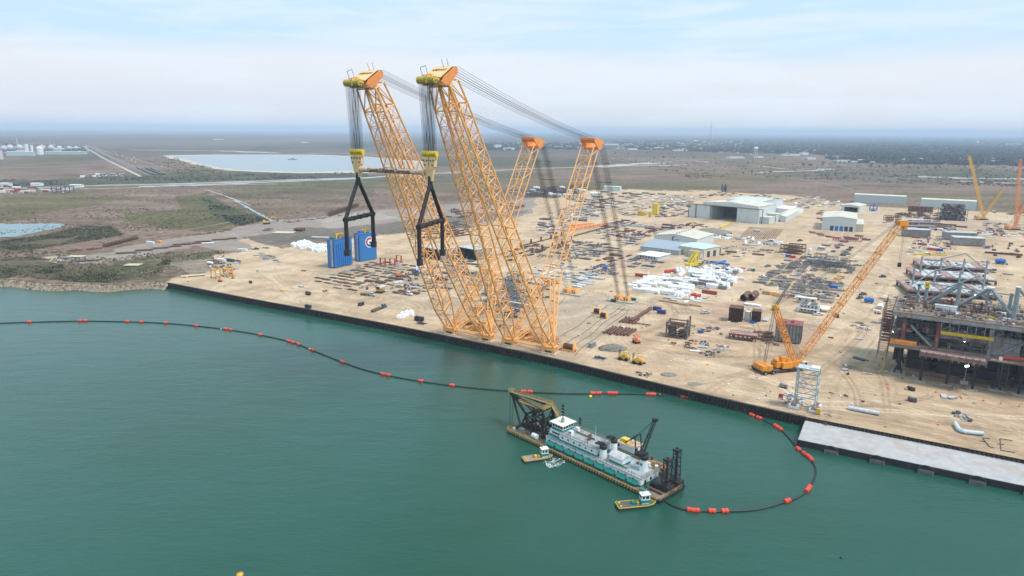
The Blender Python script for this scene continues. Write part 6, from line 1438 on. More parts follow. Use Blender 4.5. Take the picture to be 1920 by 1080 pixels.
put('wrap',763,592,'',EA+.9,1.2,'white wrapped lump, right one of the trio by the water',v=1); put('wrap',752,596,'',EA+.9,1.0,'white wrapped lump, left one of the trio by the water',v=0); put('wrapbox',757,594.5,'',EA+.9,.5,'low white wrap between two taller lumps near the quay')
put('bluetank',1875,495,'',EA,1.3,'blue and white round tank on the sand right of the deck panels'); put('bluetank',1629,568,'',EA,1.0,'blue tank alone on the sand left of the big module'); put('tank',1418,435,'',EA,1.3,'silver tank trailer in front of the long low shed')
put('cabin',1650,578,'',EA+H90,.9,'grey trailer beside the big module');
t=thing('tarpaulin_tent','striped white tent roofs beside the yellow boom tip','tent',at(1500,578),EA); b=mb(TARP)
for k in range(3): b.extr([(-3,2.6),(3,2.6),(0,4.4)],'x',k*7,k*7+6.6)
b.use(DGREY)
for k in range(3):
    for y in (-2.8,2.8): b.box(k*7+.2,k*7+.4,y,y+.2,0,2.6).box(k*7+6.2,k*7+6.4,y,y+.2,0,2.6)
b.build('roof',parent=t)
t=thing('site_office','two-storey pale office with dark roof panels, centre of the yard','office',at(1498,585),EA); mb(LGREY).box(0,13,0,9,.6,6.4).build('wall',parent=t); mb(DGREY).box(.5,5,.3,8.6,6.4,6.6).box(7,11.5,.3,8.6,6.4,6.6).build('roof',parent=t)
b=mb(GLASS)
for k in range(5): b.box(1+k*2.4,2.2+k*2.4,-.06,0,1.6,2.8).box(1+k*2.4,2.2+k*2.4,-.06,0,4.2,5.3)
b.build('window',parent=t); mb(WHITE).box(-1.5,0,1,5,.3,3.4).box(0,13,-1.6,-.1,3.2,3.4).build('porch',parent=t)
put('cabin',1512,568,'',EA,1.4,'long white flat-roofed cabin behind the two-storey office',v=1)
# big open rusty pipe sections
for x,y,lb in ((1398,562,'wide rusty pipe section, left of two side by side'),(1412,561,'wide rusty pipe section, right of two side by side')):
    t=thing('pipe_section',lb,'pipe section',at(x,y),EA+H90,'wide rusty pipe sections'); n=20; vs=[];fs=[]
    for L_ in (-7,8):
        for rr in (2.9,2.6):
            for i in range(n): a=2*math.pi*i/n; vs.append((L_,rr*math.cos(a),2.95+rr*math.sin(a)))
    for i in range(n):
        j=(i+1)%n; fs+=[(i,j,2*n+j,2*n+i),(n+i,3*n+i,3*n+j,n+j),(i,n+i,n+j,j),(2*n+i,2*n+j,3*n+j,3*n+i)]
    mb(RUST).add(vs,fs).build('shell',parent=t)
put('plates',1412,573,'',EA,1.5,'white plates on dunnage below the wide rusty pipes',v=1)
# rust cubes
def cube_mod(x,y,W_,D_,H_,lb):
    t=thing('rusty_module',lb,'steel module',at(x,y),EA+.15,'tall rusty box modules'); RD=mat('dark_rust',(.075,.032,.02),.9,var=.4,scale=1.2,dirt=(.16,.09,.06))
    mb(RD).box(0,W_,0,D_,1,H_).build('panels',parent=t)
    b=mb(BLK)
    for k in range(int(W_/1.6)+1): b.box(k*1.6,k*1.6+.25,-.3,0,.5,H_)
    for z in (1,H_*.5,H_-.3): b.box(0,W_,-.35,-.05,z,z+.3).box(-.3,0,0,D_,z,z+.3)
    for k in range(int(D_/1.8)+1): b.box(-.3,0,k*1.8,k*1.8+.25,.5,H_).box(W_,W_+.3,k*1.8,k*1.8+.25,.5,H_)
    b.build('ribs',parent=t); mb(RUST).box(-.3,W_+.3,-.3,D_+.3,H_,H_+.3).build('roof',parent=t); mb(WHITE).box(-1,1.5,-1.6,-.4,0,.5).box(W_-2,W_,-1.6,-.4,0,.5).build('support_block',parent=t)
cube_mod(1366,603,8.5,9,10,'larger of two dark rusty cubes near the pink stained sand'); cube_mod(1409,604,5.5,7,8,'smaller dark rusty cube beside a blue tarpaulin')
put('bluecont',1410,606,'',EA,.55,'small blue tarped load before the smaller rusty cube',v=1); 
t=thing('white_screen','white upright sheet between the two rusty cubes','screen',at(1396,600),EA); mb(TARP).box(0,3.6,0,3,0,6.4).use(DGREY).box(-.2,0,0,.2,0,6.8).box(3.6,3.8,0,.2,0,6.8).build('sheet',parent=t)
put('palepipe',1436,600,'',EA+H90,.8,'pale pipes right of the smaller rusty cube',v=0)
# braced frame
t=thing('braced_jacket','open braced grey steel frame standing alone mid-yard','steel frame',at(1249,632),EA+.12); JM=mat('weathered_steel',(.12,.10,.085),.8,var=.3,dirt=(.22,.14,.10)); b=mb(JM); W_,D_,H_=13,9,10
for x in (0,W_):
    for y in (0,D_): b.tube((x,y,0),(x,y,H_+(3.5 if x*y or (x==W_ and y==0) else .6)),.6,8)
for z in (.8,H_*.82,H_):
    for a,c in (((0,0),(W_,0)),((W_,0),(W_,D_)),((W_,D_),(0,D_)),((0,D_),(0,0))): b.bar((*a,z),(*c,z),.6)
b.tube((0,0,.8),(W_,0,H_*.8),.38,8).tube((W_,0,.8),(W_,D_,H_),.38,8).tube((0,0,H_),(0,D_,1),.38,8).tube((0,D_,.8),(W_,D_,H_),.38,8).tube((W_*.5,0,.8),(W_,0,H_*.5),.3,8); b.build('frame',parent=t)
mb(PINK).box(.4,W_-.4,.4,D_-.4,H_*.82,H_*.82+.3).use(DGREY).box(1.5,5,2,7,1,H_*.8).box(7,W_-1,3,8,1,4.5).use(RUST).box(2,11,1,2,H_*.84,H_+.6).build('inner_deck',parent=t)
# low deck on trestles
t=thing('trestle_deck','long low pink deck on legs in front of the rusty cubes','deck panel',at(1366,636),EA+.14); mb(PINK).box(0,17,0,8,3.6,4.1).use(PRIMER).box(-.2,17.2,-.25,-.02,3.1,4.3).box(-.2,17.2,8.02,8.25,3.1,4.3).build('deck',parent=t); b=mb(DGREY)
for k in range(7): 
    for y in (.3,7.2): b.box(k*2.7,k*2.7+.5,y,y+.5,0,3.1); 
for k in range(6): b.bar((k*2.7,.5,.3),(k*2.7+2.7,.5,3),.2)
b.build('trestle_legs',parent=t)
# grey block module behind crane mast
t=thing('cubic_module','grey ribbed block with rust-red roof behind the orange crane mast','steel module',at(1452,640),EA+.1); mb(GREY).box(0,15,0,12,.6,12).build('shell',parent=t); b=mb(DGREY)
for k in range(8): b.box(k*2,k*2+.3,-.3,0,.6,12)
for k in range(6): b.box(15,15.3,k*2.2,k*2.2+.3,.6,12)
b.build('ribs',parent=t); mb(PRIMER).box(-.5,15.5,-.5,12.5,12,12.3).box(2,6,2,3,12.3,13.2).box(9,10,4,9,12.3,13.5).build('roof',parent=t)
for k,(x,y) in enumerate(((1432,625),(1440,632),(1436,640),(1425,636),(1447,645))): put('rustcage' if k%2 else 'rustjumble',x,y,'left of the grey ribbed block',EA,.75)
put('manlift',1494,635,'',1,1,'orange lift right of the grey ribbed block'); put('manlift',1193,643,'',2,1.5,'orange-red lift between pipe rows and braced frame')
field([(1290,660),(1320,640),(1370,655),(1350,668)],['jumble','greybeam','plates','whitejumble'],8,6,'in the loose heap below the trestle deck',.4,.85,.35,.8)
field([(1280,648),(1300,640),(1310,655),(1290,660)],['rustjumble'],6,5,'left of the loose grey heap',0,.9,.3,.5)
field([(1310,622),(1335,612),(1345,622),(1320,628)],['genset','jumble'],8,6,'between the braced frame and the trestle deck',0,.8,.3,.8)
for x,y,k in ((1258,610,'spool'),(1262,645,'rustjumble'),(1300,612,'jumble'),(1352,627,'genset'),(1603,612,'jumble'),(1615,617,'whitejumble'),(1622,611,'jumble'),(1628,619,'whitejumble'),(1612,606,'greybeam'),(1611,636,'plates'),(1611,674,'darkpipe'),(1590,688,'whitejumble'),(1612,671,'mat'),(1585,694,'plates'),(1626,702,'whitecrates'),(1590,702,'darkgen')): put(k,x,y,'on the open sand left of the big module',rnd.uniform(0,3),.55 if y>600 else .8)
for x,y,k,lb,s in ((1708,732,'darkgen','pair of dark drums on the sand under the module front',.9),(1699,730,'crates','tan reel left of the dark drums',.5),(1770,744,'plates','pale mat on the haul road before the module',.7),(1786,747,'plates','grey mat right of the pale mat',.8),(1710,753,'darkgen','black equipment alone on the haul road',1.0),(1808,784,'jumble','dark machinery pair on the haul road at right',.9),(1469,727,'genset','grey skid alone on the sand left of the pale tower',1.0),(1555,779,'spool','small ring at the barge corner',.4),(1480,745,'whitejumble','pallet of mixed gear beside the red board',1.1),(1490,757,'whitejumble','heap of timbers at the pale tower foot',1.0)): put(k,x,y,'',rnd.uniform(0,3),s,lb)
t=thing('red_notice_board','red upright board on a stand near the quay left of the tower','board',at(1463,751),EA); mb(RED).box(-1,1,-.1,.1,.6,3.6).use(WHITE).box(-.8,.8,-.14,-.1,1.0,1.5).use(DGREY).bar((-1,0,0),(-1,.6,2),.12).bar((1,0,0),(1,.6,2),.12).build('panel',parent=t)
# grey pipes near barge
def pipe(pts,r,lb,m=LGREY):
    W=[at(*p,0)+Vector((0,0,r+.1)) for p in pts]; t=thing('steel_pipe',lb,'pipe',W[0]*1,0); b=mb(m); Q=[w-W[0] for w in W]; b.path(Q,r,14)
    for q in Q[1:-1]: b.lump((q.x,q.y,q.z),r*1.01,r*1.01,r*1.01,1,12,4,0)
    b.build('pipe',parent=t); return t,Q
t,Q=pipe([(1591,768),(1648,779)],.95,'straight pale pipe lying beside the barge top edge',mat('pale_blue_pipe',(.50,.56,.60),.5)); mb(MATS['pale_blue_pipe']).tube((Q[0].x+1.5,Q[0].y+.5,0.3),(Q[0].x+1.5,Q[0].y+.5,1.9),.6,10).build('stub',parent=t)
pipe([(1790,797),(1797,809),(1806,813),(1843,817)],.95,'bent pale pipe lying beside the barge on the right',MATS['pale_blue_pipe'])
def rods(pts,lb,m=DGREY):
    W=[at(*p)+Vector((0,0,.2)) for p in pts[0]]; t=thing('bent_rods',lb,'rods',W[0]); b=mb(m)
    for ln in pts: 
        Q=[at(*p)+Vector((0,0,.2))-W[0] for p in ln]; b.path(Q,.16,5)
    b.build('rods',parent=t)
rods([[(1842,822),(1855,838),(1864,841)],[(1842,822),(1856,823)],[(1838,827),(1850,830)]],'thin grey angled rods, left set beside the barge')
rods([[(1875,823),(1877,845),(1903,849)],[(1875,823),(1899,827)],[(1869,833),(1882,834)]],'thin grey angled rods, right set beside the barge')
# cones
cm=mb(mat('cone_orange',(.8,.14,.03),.5)).tube((0,0,.1),(0,0,1.5),.42,8,.1).box(-.5,.5,-.5,.5,0,.1).use(WHITE).tube((0,0,.7),(0,0,.95),.3,8,.24).mesh('traffic_cone')
for k,(x,y) in enumerate([(1665,721),(1755,736),(1800,744),(1844,752),(1877,757),(1911,763),(1660,801),(1759,797),(1666,729)]+[(1634-.4*q,676+q*2.6) for q in range(9)]):
    o=bpy.data.objects.new('traffic_cone',cm); C.objects.link(o); o.location=at(x,y); s_=1.0 if k<9 else .45; o.scale=(s_,s_,s_*(1 if k<9 else .8)); auto(o,'orange traffic cone','in the line along the haul road' if k<9 else 'in the short line left of the module','cone')
# little machines on the left sand
for x,y,k,lb,s in ((578,553,'darkgen','dark skid nearest the water left of the trailer trucks',1.3),(578,578,'darkgen','dark angled skid at the quay edge below the left sand',1.3),(610,546,'rustjumble','small brown machine on the sand left of the excavator',.6),(565,538,'plates','pale sled on the left sand',.8),(677,573,'darkgen','dark skid between trailer and quay',1.2),(570,508,'rustjumble','brown debris left of the blue towers',.6),(786,602,'darkgen','dark engine near the pit by the crane feet',1.6),(635,530,'bluecont','small blue box before the steel rows',.4),(641,531,'redcont','small pink box touching the blue one',.35),(432,515,'manlift','orange lift near the far left gantries',1.2),(413,528,'manlift','red-orange machine on the far left sand',1.1),(497,466,'jumble','dark gear on the far left sand',1.0),(470,531,'darkgen','dark box on the left sand above the quay',1.0),(437,522,'manlift','small orange machine beside the gantry',.8),(350,521,'orangecont','small orange box at the far quay corner',.45),(500,485,'greybeam','row of yellowish parts on the far sand',1.1)): put(k,x,y,'',rnd.uniform(0,3),s,lb)
for x,y,lb,s in ((1170,675,'yellow forklift, left of two near the quay',1.7),(1196,682,'yellow forklift beside a blue bin near the quay',1.7)): put('forklift',x,y,'',2.6,s,lb)
put('bluecont',1208,682,'',EA,.3,'blue bin right of the yellow forklifts',v=1)
put('jumble',1204,703,'',EA,.8,'grey scraps near the quay edge below the forklifts')
# straddle gantries far left
for x,y,lb in ((405,521,'yellow wheeled gantry, left of two at the quay corner'),(428,519,'yellow wheeled gantry, right of two at the quay corner')):
    t=thing('straddle_gantry',lb,'gantry',at(x,y),EA,'yellow wheeled gantries'); t.scale=(.8,.8,.85); b=mb(YEL)
    for xx in (-4,4):
        for yy in (-3,3): b.bar((xx,yy,.8),(xx,yy,9),.8)
        b.bar((xx,-3,9),(xx,3,9),.9)
    for yy in (-3,3): b.bar((-4.6,yy,8.6),(4.6,yy,8.6),.8); b.bar((-4.6,yy,1.2),(4.6,yy,1.2),.6)
    b.build('frame',parent=t); b=mb(RUBBER)
    for xx in (-4,4):
        for yy in (-3,3): b.tube((xx,yy-.4,.7),(xx,yy+.4,.7),.7,10)
    b.build('wheels',parent=t)
# red portal frames beside the blue towers
for x,y,lb in ((718,497,'red steel portal stand nearest the blue tower'),(736,498,'red steel portal stand, middle of three'),(748,492,'red steel portal stand, right of three')):
    t=thing('portal_stand',lb,'stand',at(x,y),EA,'red portal stands'); b=mb(mat('stand_red',(.42,.05,.035),.6))
    for xx in (-3.2,3.2): b.box(xx-.5,xx+.5,-.5,.5,.4,7).box(xx-1.2,xx+1.2,-1.4,1.4,0,.7)
    b.bar((-3.2,0,7),(3.2,0,7),.35).bar((-3.2,0,1.4),(3.2,0,1.4),.6); b.build('frame',parent=t)
# excavator on the pipe trailer, trucks
def wheels(parent,xs,w,r=.5,m=RUBBER):
    for x in xs:
        for s_ in (-1,1): mb(m).tube((x,s_*w-.18,r),(x,s_*w+.18,r),r,12).use(LGREY).tube((x,s_*w-.2,r),(x,s_*w+.2,r),r*.45,8).build('wheel',parent=parent)
def truck(x,y,rz,label,cabm,load,s=1.0,L=15):
    t=thing('flatbed_truck',label,'truck',at(x,y),rz); t.scale=(s,s,s)
    mb(cabm).extr([(L-3,.7),(L+1.4,.7),(L+1.4,1.6),(L+.2,1.9),(L-.3,3.1),(L-2.6,3.2),(L-3,3)],'y',-1.15,1.15).build('cab',parent=t)
    mb(GLASS).add([(L+.22,-1,1.95),(L+.22,1,1.95),(L-.24,1,3.0),(L-.24,-1,3.0)],[(0,1,2,3)]).box(L-2.2,L-.6,-1.18,-1.15,2,2.9).box(L-2.2,L-.6,1.15,1.18,2,2.9).build('window',parent=t)
    b=mb(DGREY).box(0,L-3.3,-1.25,1.25,1.1,1.35).box(0,L+1,-.5,.5,.75,1.1); b.use(LGREY)
    for k in range(8): b.box(k*1.5,k*1.5+.1,-1.3,-1.2,1.3,2.3)
    b.build('trailer_bed',parent=t)
    if load=='pipes':
        b=mb(GREY)
        for k in range(5): b.tube((.3,-1+k*.5,1.6),(L-4,-1+k*.5,1.6),.24,7)
        b.build('load',parent=t)
    elif load=='timber':
        b=mb(RUSTL)
        for k in range(8): b.box(.6+k*1.3,1.3+k*1.3,-1.1,1.1,1.35,1.9+.3*(k%2))
        b.build('load',parent=t)
    wheels(t,(1.2,2.4,3.6,L-4,L-2.8,L+.4),1.05,.52); return t
def fa(x0,y0,x1,y1): return face(at(x0,y0),at(x1,y1))
truck(697,586,fa(697,586,737,571),'blue-cabbed truck with grey bed parked near the quay',mat('truck_blue',(.05,.13,.2),.4),'timber',1.0,16)
truck(737,549,fa(737,549,783,556),'white-cabbed truck with a long empty trailer left of the cranes',WHITE,None,1.05,17)
truck(676,553,fa(676,553,705,556),'grey truck bed loaded with pipe beside the excavator',LGREY,'timber',1.0,12)
def excavator(x,y,rz,label,s=1,col=YEL):
    t=thing('excavator',label,'excavator',at(x,y),rz); t.scale=(s,)*3
    for yy in (-1.3,1.3): mb(BLK).extr([(-2,.05),(2,.05),(2.5,.5),(2,1),(-2,1),(-2.5,.5)],'y',yy-.35,yy+.35).build('track',parent=t)
    mb(col).box(-2.2,1.4,-1.4,1.4,1.1,2.2).box(-2.4,-1,-1.3,1.3,1.2,2.7).build('body',parent=t); mb(GLASS).box(-.2,1.4,.3,1.35,2.2,3.5).use(col).box(-.3,1.5,.25,1.4,3.5,3.6).build('cab',parent=t)
    mb(col).bar((1.3,-.2,2),(4.2,-.2,5.4),.5).bar((4.2,-.2,5.4),(7.2,-.2,3.6),.4).build('boom',parent=t); mb(DGREY).box(6.7,7.8,-.8,.4,1.4,2.6).bar((7.2,-.2,3.6),(7.2,-.2,2.4),.35).build('bucket',parent=t); return t
excavator(712,549,R(170),'excavator with its yellow arm bent over the pipe trailer',1.5,mat('excavator_tan',(.4,.25,.08),.6))
# mobile white crane left of booms
t=thing('mobile_crane','mobile crane with white telescopic boom beside the left crane leg','crane',at(782,514),fa(782,514,760,470)); b=mb(DGREY).box(-6,6,-1.4,1.4,.8,1.8).use(NAVY).box(-2,3,-1.3,1.3,1.8,3.6).box(4.5,7,-1.3,1.3,1,3.2); b.build('carrier',parent=t)
mb(WHITE).bar((1,0,3.2),(4,0,17),1.1).use(BLK).bar((4,0,17),(9,0,35),.8).build('telescopic_boom',parent=t); wheels(t,(-5,-3.4,3,4.6),1.3,.65)
put('manlift',747,519,'',1,1.4,'orange machine at the foot of the white mobile crane boom')
# pickups
def pickup(x,y,rz,m,label,s=1):
    t=thing('pickup_truck',label,'pickup',at(x,y),rz); t.scale=(s,)*3
    mb(m).extr([(-2.8,.5),(2.8,.5),(2.8,1.0),(1.5,1.15),(.9,1.8),(-.9,1.85),(-1.0,1.15),(-1.1,.8),(-2.65,.8),(-2.65,1.15),(-2.8,1.15)],'y',-.95,.95).build('body',parent=t)
    mb(GLASS).add([(1.5,-.8,1.17),(1.5,.8,1.17),(.95,.75,1.76),(.95,-.75,1.76)],[(0,1,2,3)]).box(-.8,.85,-.97,-.95,1.2,1.7).box(-.8,.85,.95,.97,1.2,1.7).build('window',parent=t)
    wheels(t,(-1.8,1.9),.88,.42); return t
for x,y,a,m,lb in ((1534,591,0.05,WHITE,'white pickup parked right of the two-storey office'),(1406,507,.5,LGREY,'pale pickup beside the haul road near the white goods'),(1440,500,.4,GREY,'grey pickup on the haul road left of the grey steel field'),(873,566,1.0,NAVY,'dark pickup seen between the left crane legs'),(1430,520,2.2,WHITE,'white pickup left of the grey steel field'),(1536,486,.2,WHITE,'white pickup between the rusty racks'),(1588,444,.1,WHITE,'white pickup near the red beams'),(1575,532,0,LGREY,'pale pickup in front of the tan container'),(1655,520,.3,NAVY,'dark pickup on the sand left of the deck panels'),(1569,594,1.2,BLK,'small black truck right of the long boom'),(1612,560,.6,DGREY,'small dark car on the road right of the boom'),(1413,508,1.2,GREEN,'dark green pickup beside its pale neighbour'),(1500,452,.3,BLK,'black pickup at the crossroads'),(1446,453,.2,DGREY,'dark pickup near the block rows'),(1618,553,.4,DGREY,'dark pickup on the road above the blue tank'),(1322,588,.4,LGREY,'pale pickup near the pink stains'),(1850,466,.1,BLUE,'blue pickup before the nearest module box'),(480,468,.2,BLK,'black pickup on the far left sand'),(600,463,.2,BLK,'black pickup before the white rows'),(1530,582,.1,YEL,'yellow truck behind the white pickup')): pickup(x,y,a,m,lb,1.25)
# second truck-mounted boom at the office
t=thing('mobile_crane','yellow mobile crane with thin dark boom lying toward the tents','crane',at(1455,580),fa(1455,580,1530,532)); mb(YEL).box(-5,4,-1.5,1.5,1,3).box(-5.4,-3,-1.6,1.6,3,4.4).build('carrier',parent=t); b=mb(DGREY); b.lat([(0,-.8,3),(0,.8,3),(0,.8,4.4),(0,-.8,4.4)],[(30,-.6,14),(30,.6,14),(30,.6,15),(30,-.6,15)],12,.2,.1); b.build('boom',parent=t); mb(YEL).box(29.5,32,-.8,.8,13.4,15.4).build('boom_head',parent=t); wheels(t,(-4,-2.4,1.6,3),1.35,.6)
# soil heaps
hm=mat('grey_soil_heap',(.23,.21,.18),.95,var=.25,scale=.8)
for x,y,rx,ry,h_,lb in ((1148,655,8.5,5,3.2,'broad grey gravel heap near the quay'),(1254,703,4.5,3,1.0,'small flat grey heap near the quay edge'),(1335,441,26,15,9,'big dark soil heap in front of the hangar'),(1303,720,4,2.5,.5,'pale smear of gravel below the small heap'),(1160,568,3,2,.8,'low heap behind the pipe rows'),(830,590,5,3,1,'dark heap between crane legs')):
    t=thing('soil_heap',lb,'heap',at(x,y)); mb(hm).lump((0,0,0),rx,ry,h_,int(x),18,6,.12).build('soil',parent=t)
for x,y,lb in ((1124,672,'dark square pit with rebar near the quay'),(789,607,'dark square pit in the sand left of the crane feet')):
    t=thing('excavated_pit',lb,'pit',at(x,y),EA); mb(mat('pit_dark',(.09,.075,.06),.95)).box(-3.5,3.5,-2.5,2.5,.02,.1).use(CONC).box(-3.9,3.9,-2.9,-2.5,0,.4).box(-3.9,3.9,2.5,2.9,0,.4).use(DGREY).box(-3,3,-.1,.1,.1,1).box(-1,-.8,-2,2,.1,1.2).build('pit',parent=t)
# white vessel, yellow stands by the hangar
t=thing('white_vessel','white upright vessel by the rusty racks','vessel',at(1518,478),EA); mb(WHITE).tube((0,0,1),(0,0,6.5),1.8,14).tube((0,0,6.5),(0,0,7.6),1.8,14,.6).box(-2.6,2.6,-.5,.5,4,5).use(DGREY).box(-2,2,-2,2,0,1).build('shell',parent=t)
for k,(x,y,w_,h_) in enumerate(((1229,401.5,9,17),(1203,404,4,7),(1208,405,4,6),(1198,403,4,7),(1219,407,4,8))):
    t=thing('yellow_stand',['tall yellow steel box tower left of the hangar','squat yellow stand, second from left of its row','squat yellow stand, third from left of its row','squat yellow stand at the left end of its row','orange-yellow stand beside the tall yellow tower'][k],'stand',at(x,y),EA,'yellow steel stands'); mb(YEL2 if k<1 else YEL).box(-w_/2,w_/2,-w_/2,w_/2,.4,h_).box(-w_/2-1,w_/2+1,-w_/2-1,w_/2+1,0,.5).box(-w_/2-.2,w_/2+.2,-w_/2-.2,w_/2+.2,h_*.6,h_*.63).build('stand',parent=t)
# long yellow and blue beams lying
for x0,y0,x1,y1,m,lb,w_ in ((1714,478,1776,480,YEL2,'long bright yellow beam on the sand beyond the deck panels',2),(1352,428,1370,420,YEL2,'bright yellow beam before the hangar door',3),(1136,395+25,1262,432,mat('sky_blue_pipe',(.35,.45,.52),.5),'long pale blue pipe string lying left of the hangar',1.6),(1065,435,1140,422,ORG2,'long orange lattice section lying on the sand right of the mast',3),(1075,444,1130,429,DGREY,'long dark beam lying below the orange section',1.5),(1068,428,1112,424,ORG2,'shorter orange boom section behind the long one',4),(1330,492,1366,498,BLUE,'blue beams crossing behind the white bundles',2.2),(1334,500,1362,491,BLUE,'other blue beam of the crossed pair',2.2),(840,446,888,440,RUST,'long rusty beam behind the booms',3)):
    A,B=at(x0,y0),at(x1,y1); L_=(B-A).length; t=thing('long_beam',lb,'beam',A,face(A,B)); b=mb(m)
    if m is ORG2: b.lat([(0,0,.4),(0,w_,.4),(0,w_,.4+w_),(0,0,.4+w_)],[(L_,0,.4),(L_,w_,.4),(L_,w_,.4+w_),(L_,0,.4+w_)],int(L_/5),.5,.3)
    else: b.box(0,L_,0,w_*.35,.3,1.6).box(0,L_,w_*.65,w_,.3,1.6)
    b.build('beam',parent=t)
# ---------------------------------------------------------------- stock along the dirt road, left
def slab(x,y,L_,W_,m,lb,rz=0,h_=1.2):
    t=thing('deck_slab',lb,'slab',at(x,y),EA+rz); mb(m).box(-L_/2,L_/2,-W_/2,W_/2,h_*.5,h_).use(WOOD).box(-L_/2+.5,-L_/2+1,-W_/2,W_/2,0,h_*.5).box(L_/2-1,L_/2-.5,-W_/2,W_/2,0,h_*.5).build('slab',parent=t)
CRS=mat('cream_slab',(.52,.47,.32),.85)
for x,y,L_,W_,m,lb,rz in ((143,482,16,9,CRS,'cream slab at the left end of the dirt road',.55),(123,484,12,5,GREY,'grey slab left of the cream one',.55),(148,490,14,4,DGREY,'dark slab in front of the cream one',.55),(168,489,13,4,DGREY,'dark slab at the start of the grey road',.5),(250,498,14,10,CRS,'cream framed slab stack on the shore scrub',.55),(533,437,26,16,CRS,'cream square slab beside the grey road',.5),(362,518,20,5,CRS,'long pale slab on the quay corner sand',1.1),(390,457,13,5,WHITE,'white slab between the rusty stacks',.8),(600,446,22,7,LGREY,'pale slab behind the blue towers',.4)): slab(x,y,L_,W_,m,lb,rz)
for k,(x,y) in enumerate(((237,475),(270,470),(300,466),(322,463),(342,459),(360,457),(380,454),(412,450),(430,448))): put('rustplates',x,y,'along the grey dirt road at left',EA+.95,1.5,s3=(2.4,1.5,1.8))
for k in range(24): x=198+k*2.5; put('rustcage',x,463-k*.62,'in the dark row above the dirt road',EA+.9,.6,v=k%3)
for x,y in ((140,471),(145,470),(170,468),(180,467),(360,441),(375,440),(395,438),(410,435),(425,432),(545,417),(560,415),(580,412),(600,410),(500,433),(505,430)): put('rustjumble',x,y,'on the far side of the grey dirt road',EA+.9,1.1)
for k in range(16): put('rustcage',618+k*3.4,405-k*1.2,'in the dark upright row before the slings',EA,.8,v=1)
put('rustpipe',562,433,'',EA+.6,1,'single wide rusty pipe beside the cream square slab',v=2,s3=(1.2,2,3))
excavator(500,420,.4,'small yellow excavator on the dirt road bend',2.0)
field([(380,500),(400,488),(450,490),(440,505)],['jumble','whitejumble','tank','rustjumble'],10,8,'at the corner beside the dark green container',0,.8,.3,.9)
field([(420,520),(395,512),(440,505),(450,512)],['manlift','whitejumble','plates'],9,6,'beside the yellow gantries',0,.8,.3,.8)
field([(480,480),(485,474),(520,484),(515,490)],['greybeam','jumble'],9,6,'in the short diagonal row on the far left sand',0,.9,.2,.7)
# processing skids at the far back, centre
field([(985,372),(1000,355),(1095,352),(1080,372)],['cage','rustcage','tank','cage','girder'],18,26,'in the far skid park between the masts',0,.8,.2,1.9)
field([(900,392),(905,380),(985,382),(985,395)],['rustplates','rustpipe','rustjumble'],22,18,'in the far rusty park behind the booms',0,.8,.2,1.5)
field([(810,405),(820,392),(900,395),(890,410)],['rustplates','rustjumble'],22,16,'in the farthest rusty rows behind the booms',0,.6,.2,1.4)
for x,y in ((1113,366),(1119,366)): put('tank',x,y,'by the low store at the far edge',0,2.0,v=0)
# reel at the hangar's back
t=thing('big_reel','dark round reel standing on the far edge behind the hangar','reel',at(1357,360)); b=mb(DGREY).tube((-4,0,9),(-3,0,9),9,20).tube((3,0,9),(4,0,9),9,20).tube((-3,0,9),(3,0,9),4,14); b.build('reel',parent=t)
# ---------------------------------------------------------------- far left: trucks, stores, plant, rail cars
for k in range(46):
    x=rnd.choice((rnd.uniform(0,150),rnd.uniform(0,50))); y=358+rnd.uniform(-6,6)-x*.02
    put(rnd.choice(('whitecont','redcont','whitejumble','cabin','brick redcont','darkgen','whitecont')),x,y,'in the far left depot by the pale road',rnd.uniform(-.2,.2),rnd.uniform(1.1,1.7))
for k in range(22): put(rnd.choice(('whitejumble','plates','whitecont','jumble')),rnd.uniform(152,245),rnd.uniform(325,334),'in the pale scrap yard beside the railway',rnd.uniform(0,3),1.8)
t=thing('open_depot','dark open steel frame building in the far left depot','frame building',at(98,361)); b=mb(DGREY)
for k in range(5): b.bar((k*9,0,0),(k*9,0,12),1); b.bar((k*9,14,0),(k*9,14,12),1); b.bar((k*9,0,12),(k*9,14,12),1)
b.box(0,37,-.5,15,12,13); b.build('frame',parent=t)
for k in range(3): shed('depot_store',['white store left end of the far depot','white store middle of the far depot','white store behind the dark frame building'][k],'store',((0,349),(57,349),(130,352))[k],((15,349),(74,349),(150,352))[k],18,6,WHITE,WHITE,1,gable='side')
PW=at(52,291); 
def cyl_thing(x,y,r,h_,m,name,lb,cat,dome=False,grp=None):
    t=thing(name,lb,cat,at(x,y),0,grp); b=mb(m).tube((0,0,0),(0,0,h_),r,18)
    if dome: b.tube((0,0,h_),(0,0,h_+r*.5),r,18,r*.4)
    b.build('shell',parent=t)
cyl_thing(51,289,9,48,WHITE,'process_tower','taller white column of the far left chemical plant','tower'); cyl_thing(61,289,6,42,WHITE,'process_tower','thinner white column beside the tallest one','tower'); cyl_thing(76,290,15,32,WHITE,'storage_tank','fat white tank right of the two columns','tank',True); cyl_thing(-1,299,14,36,LGREY,'storage_tank','grey tank cut by the left edge','tank')
cyl_thing(33,274,4,60,LGREY,'process_tower','slim grey stack left in the far plant','tower')
for k,(x,r_) in enumerate(((8,16),(20,18),(38,18),(80,17),(97,16),(112,14),(130,13),(143,12))): 
    t=thing('sphere_tank','round pale gas tank in the far left plant, '+ordw(k+1)+' from the left','tank',at(x,284-k*.3),0,'round gas tanks of the far plant'); mb(LGREY).lump((0,0,r_),r_,r_,r_,3,14,5,0).lump((0,0,r_),r_,r_,-r_,3,14,5,0).use(DGREY).tube((0,0,0),(0,0,5),r_*.5,8).build('shell',parent=t)
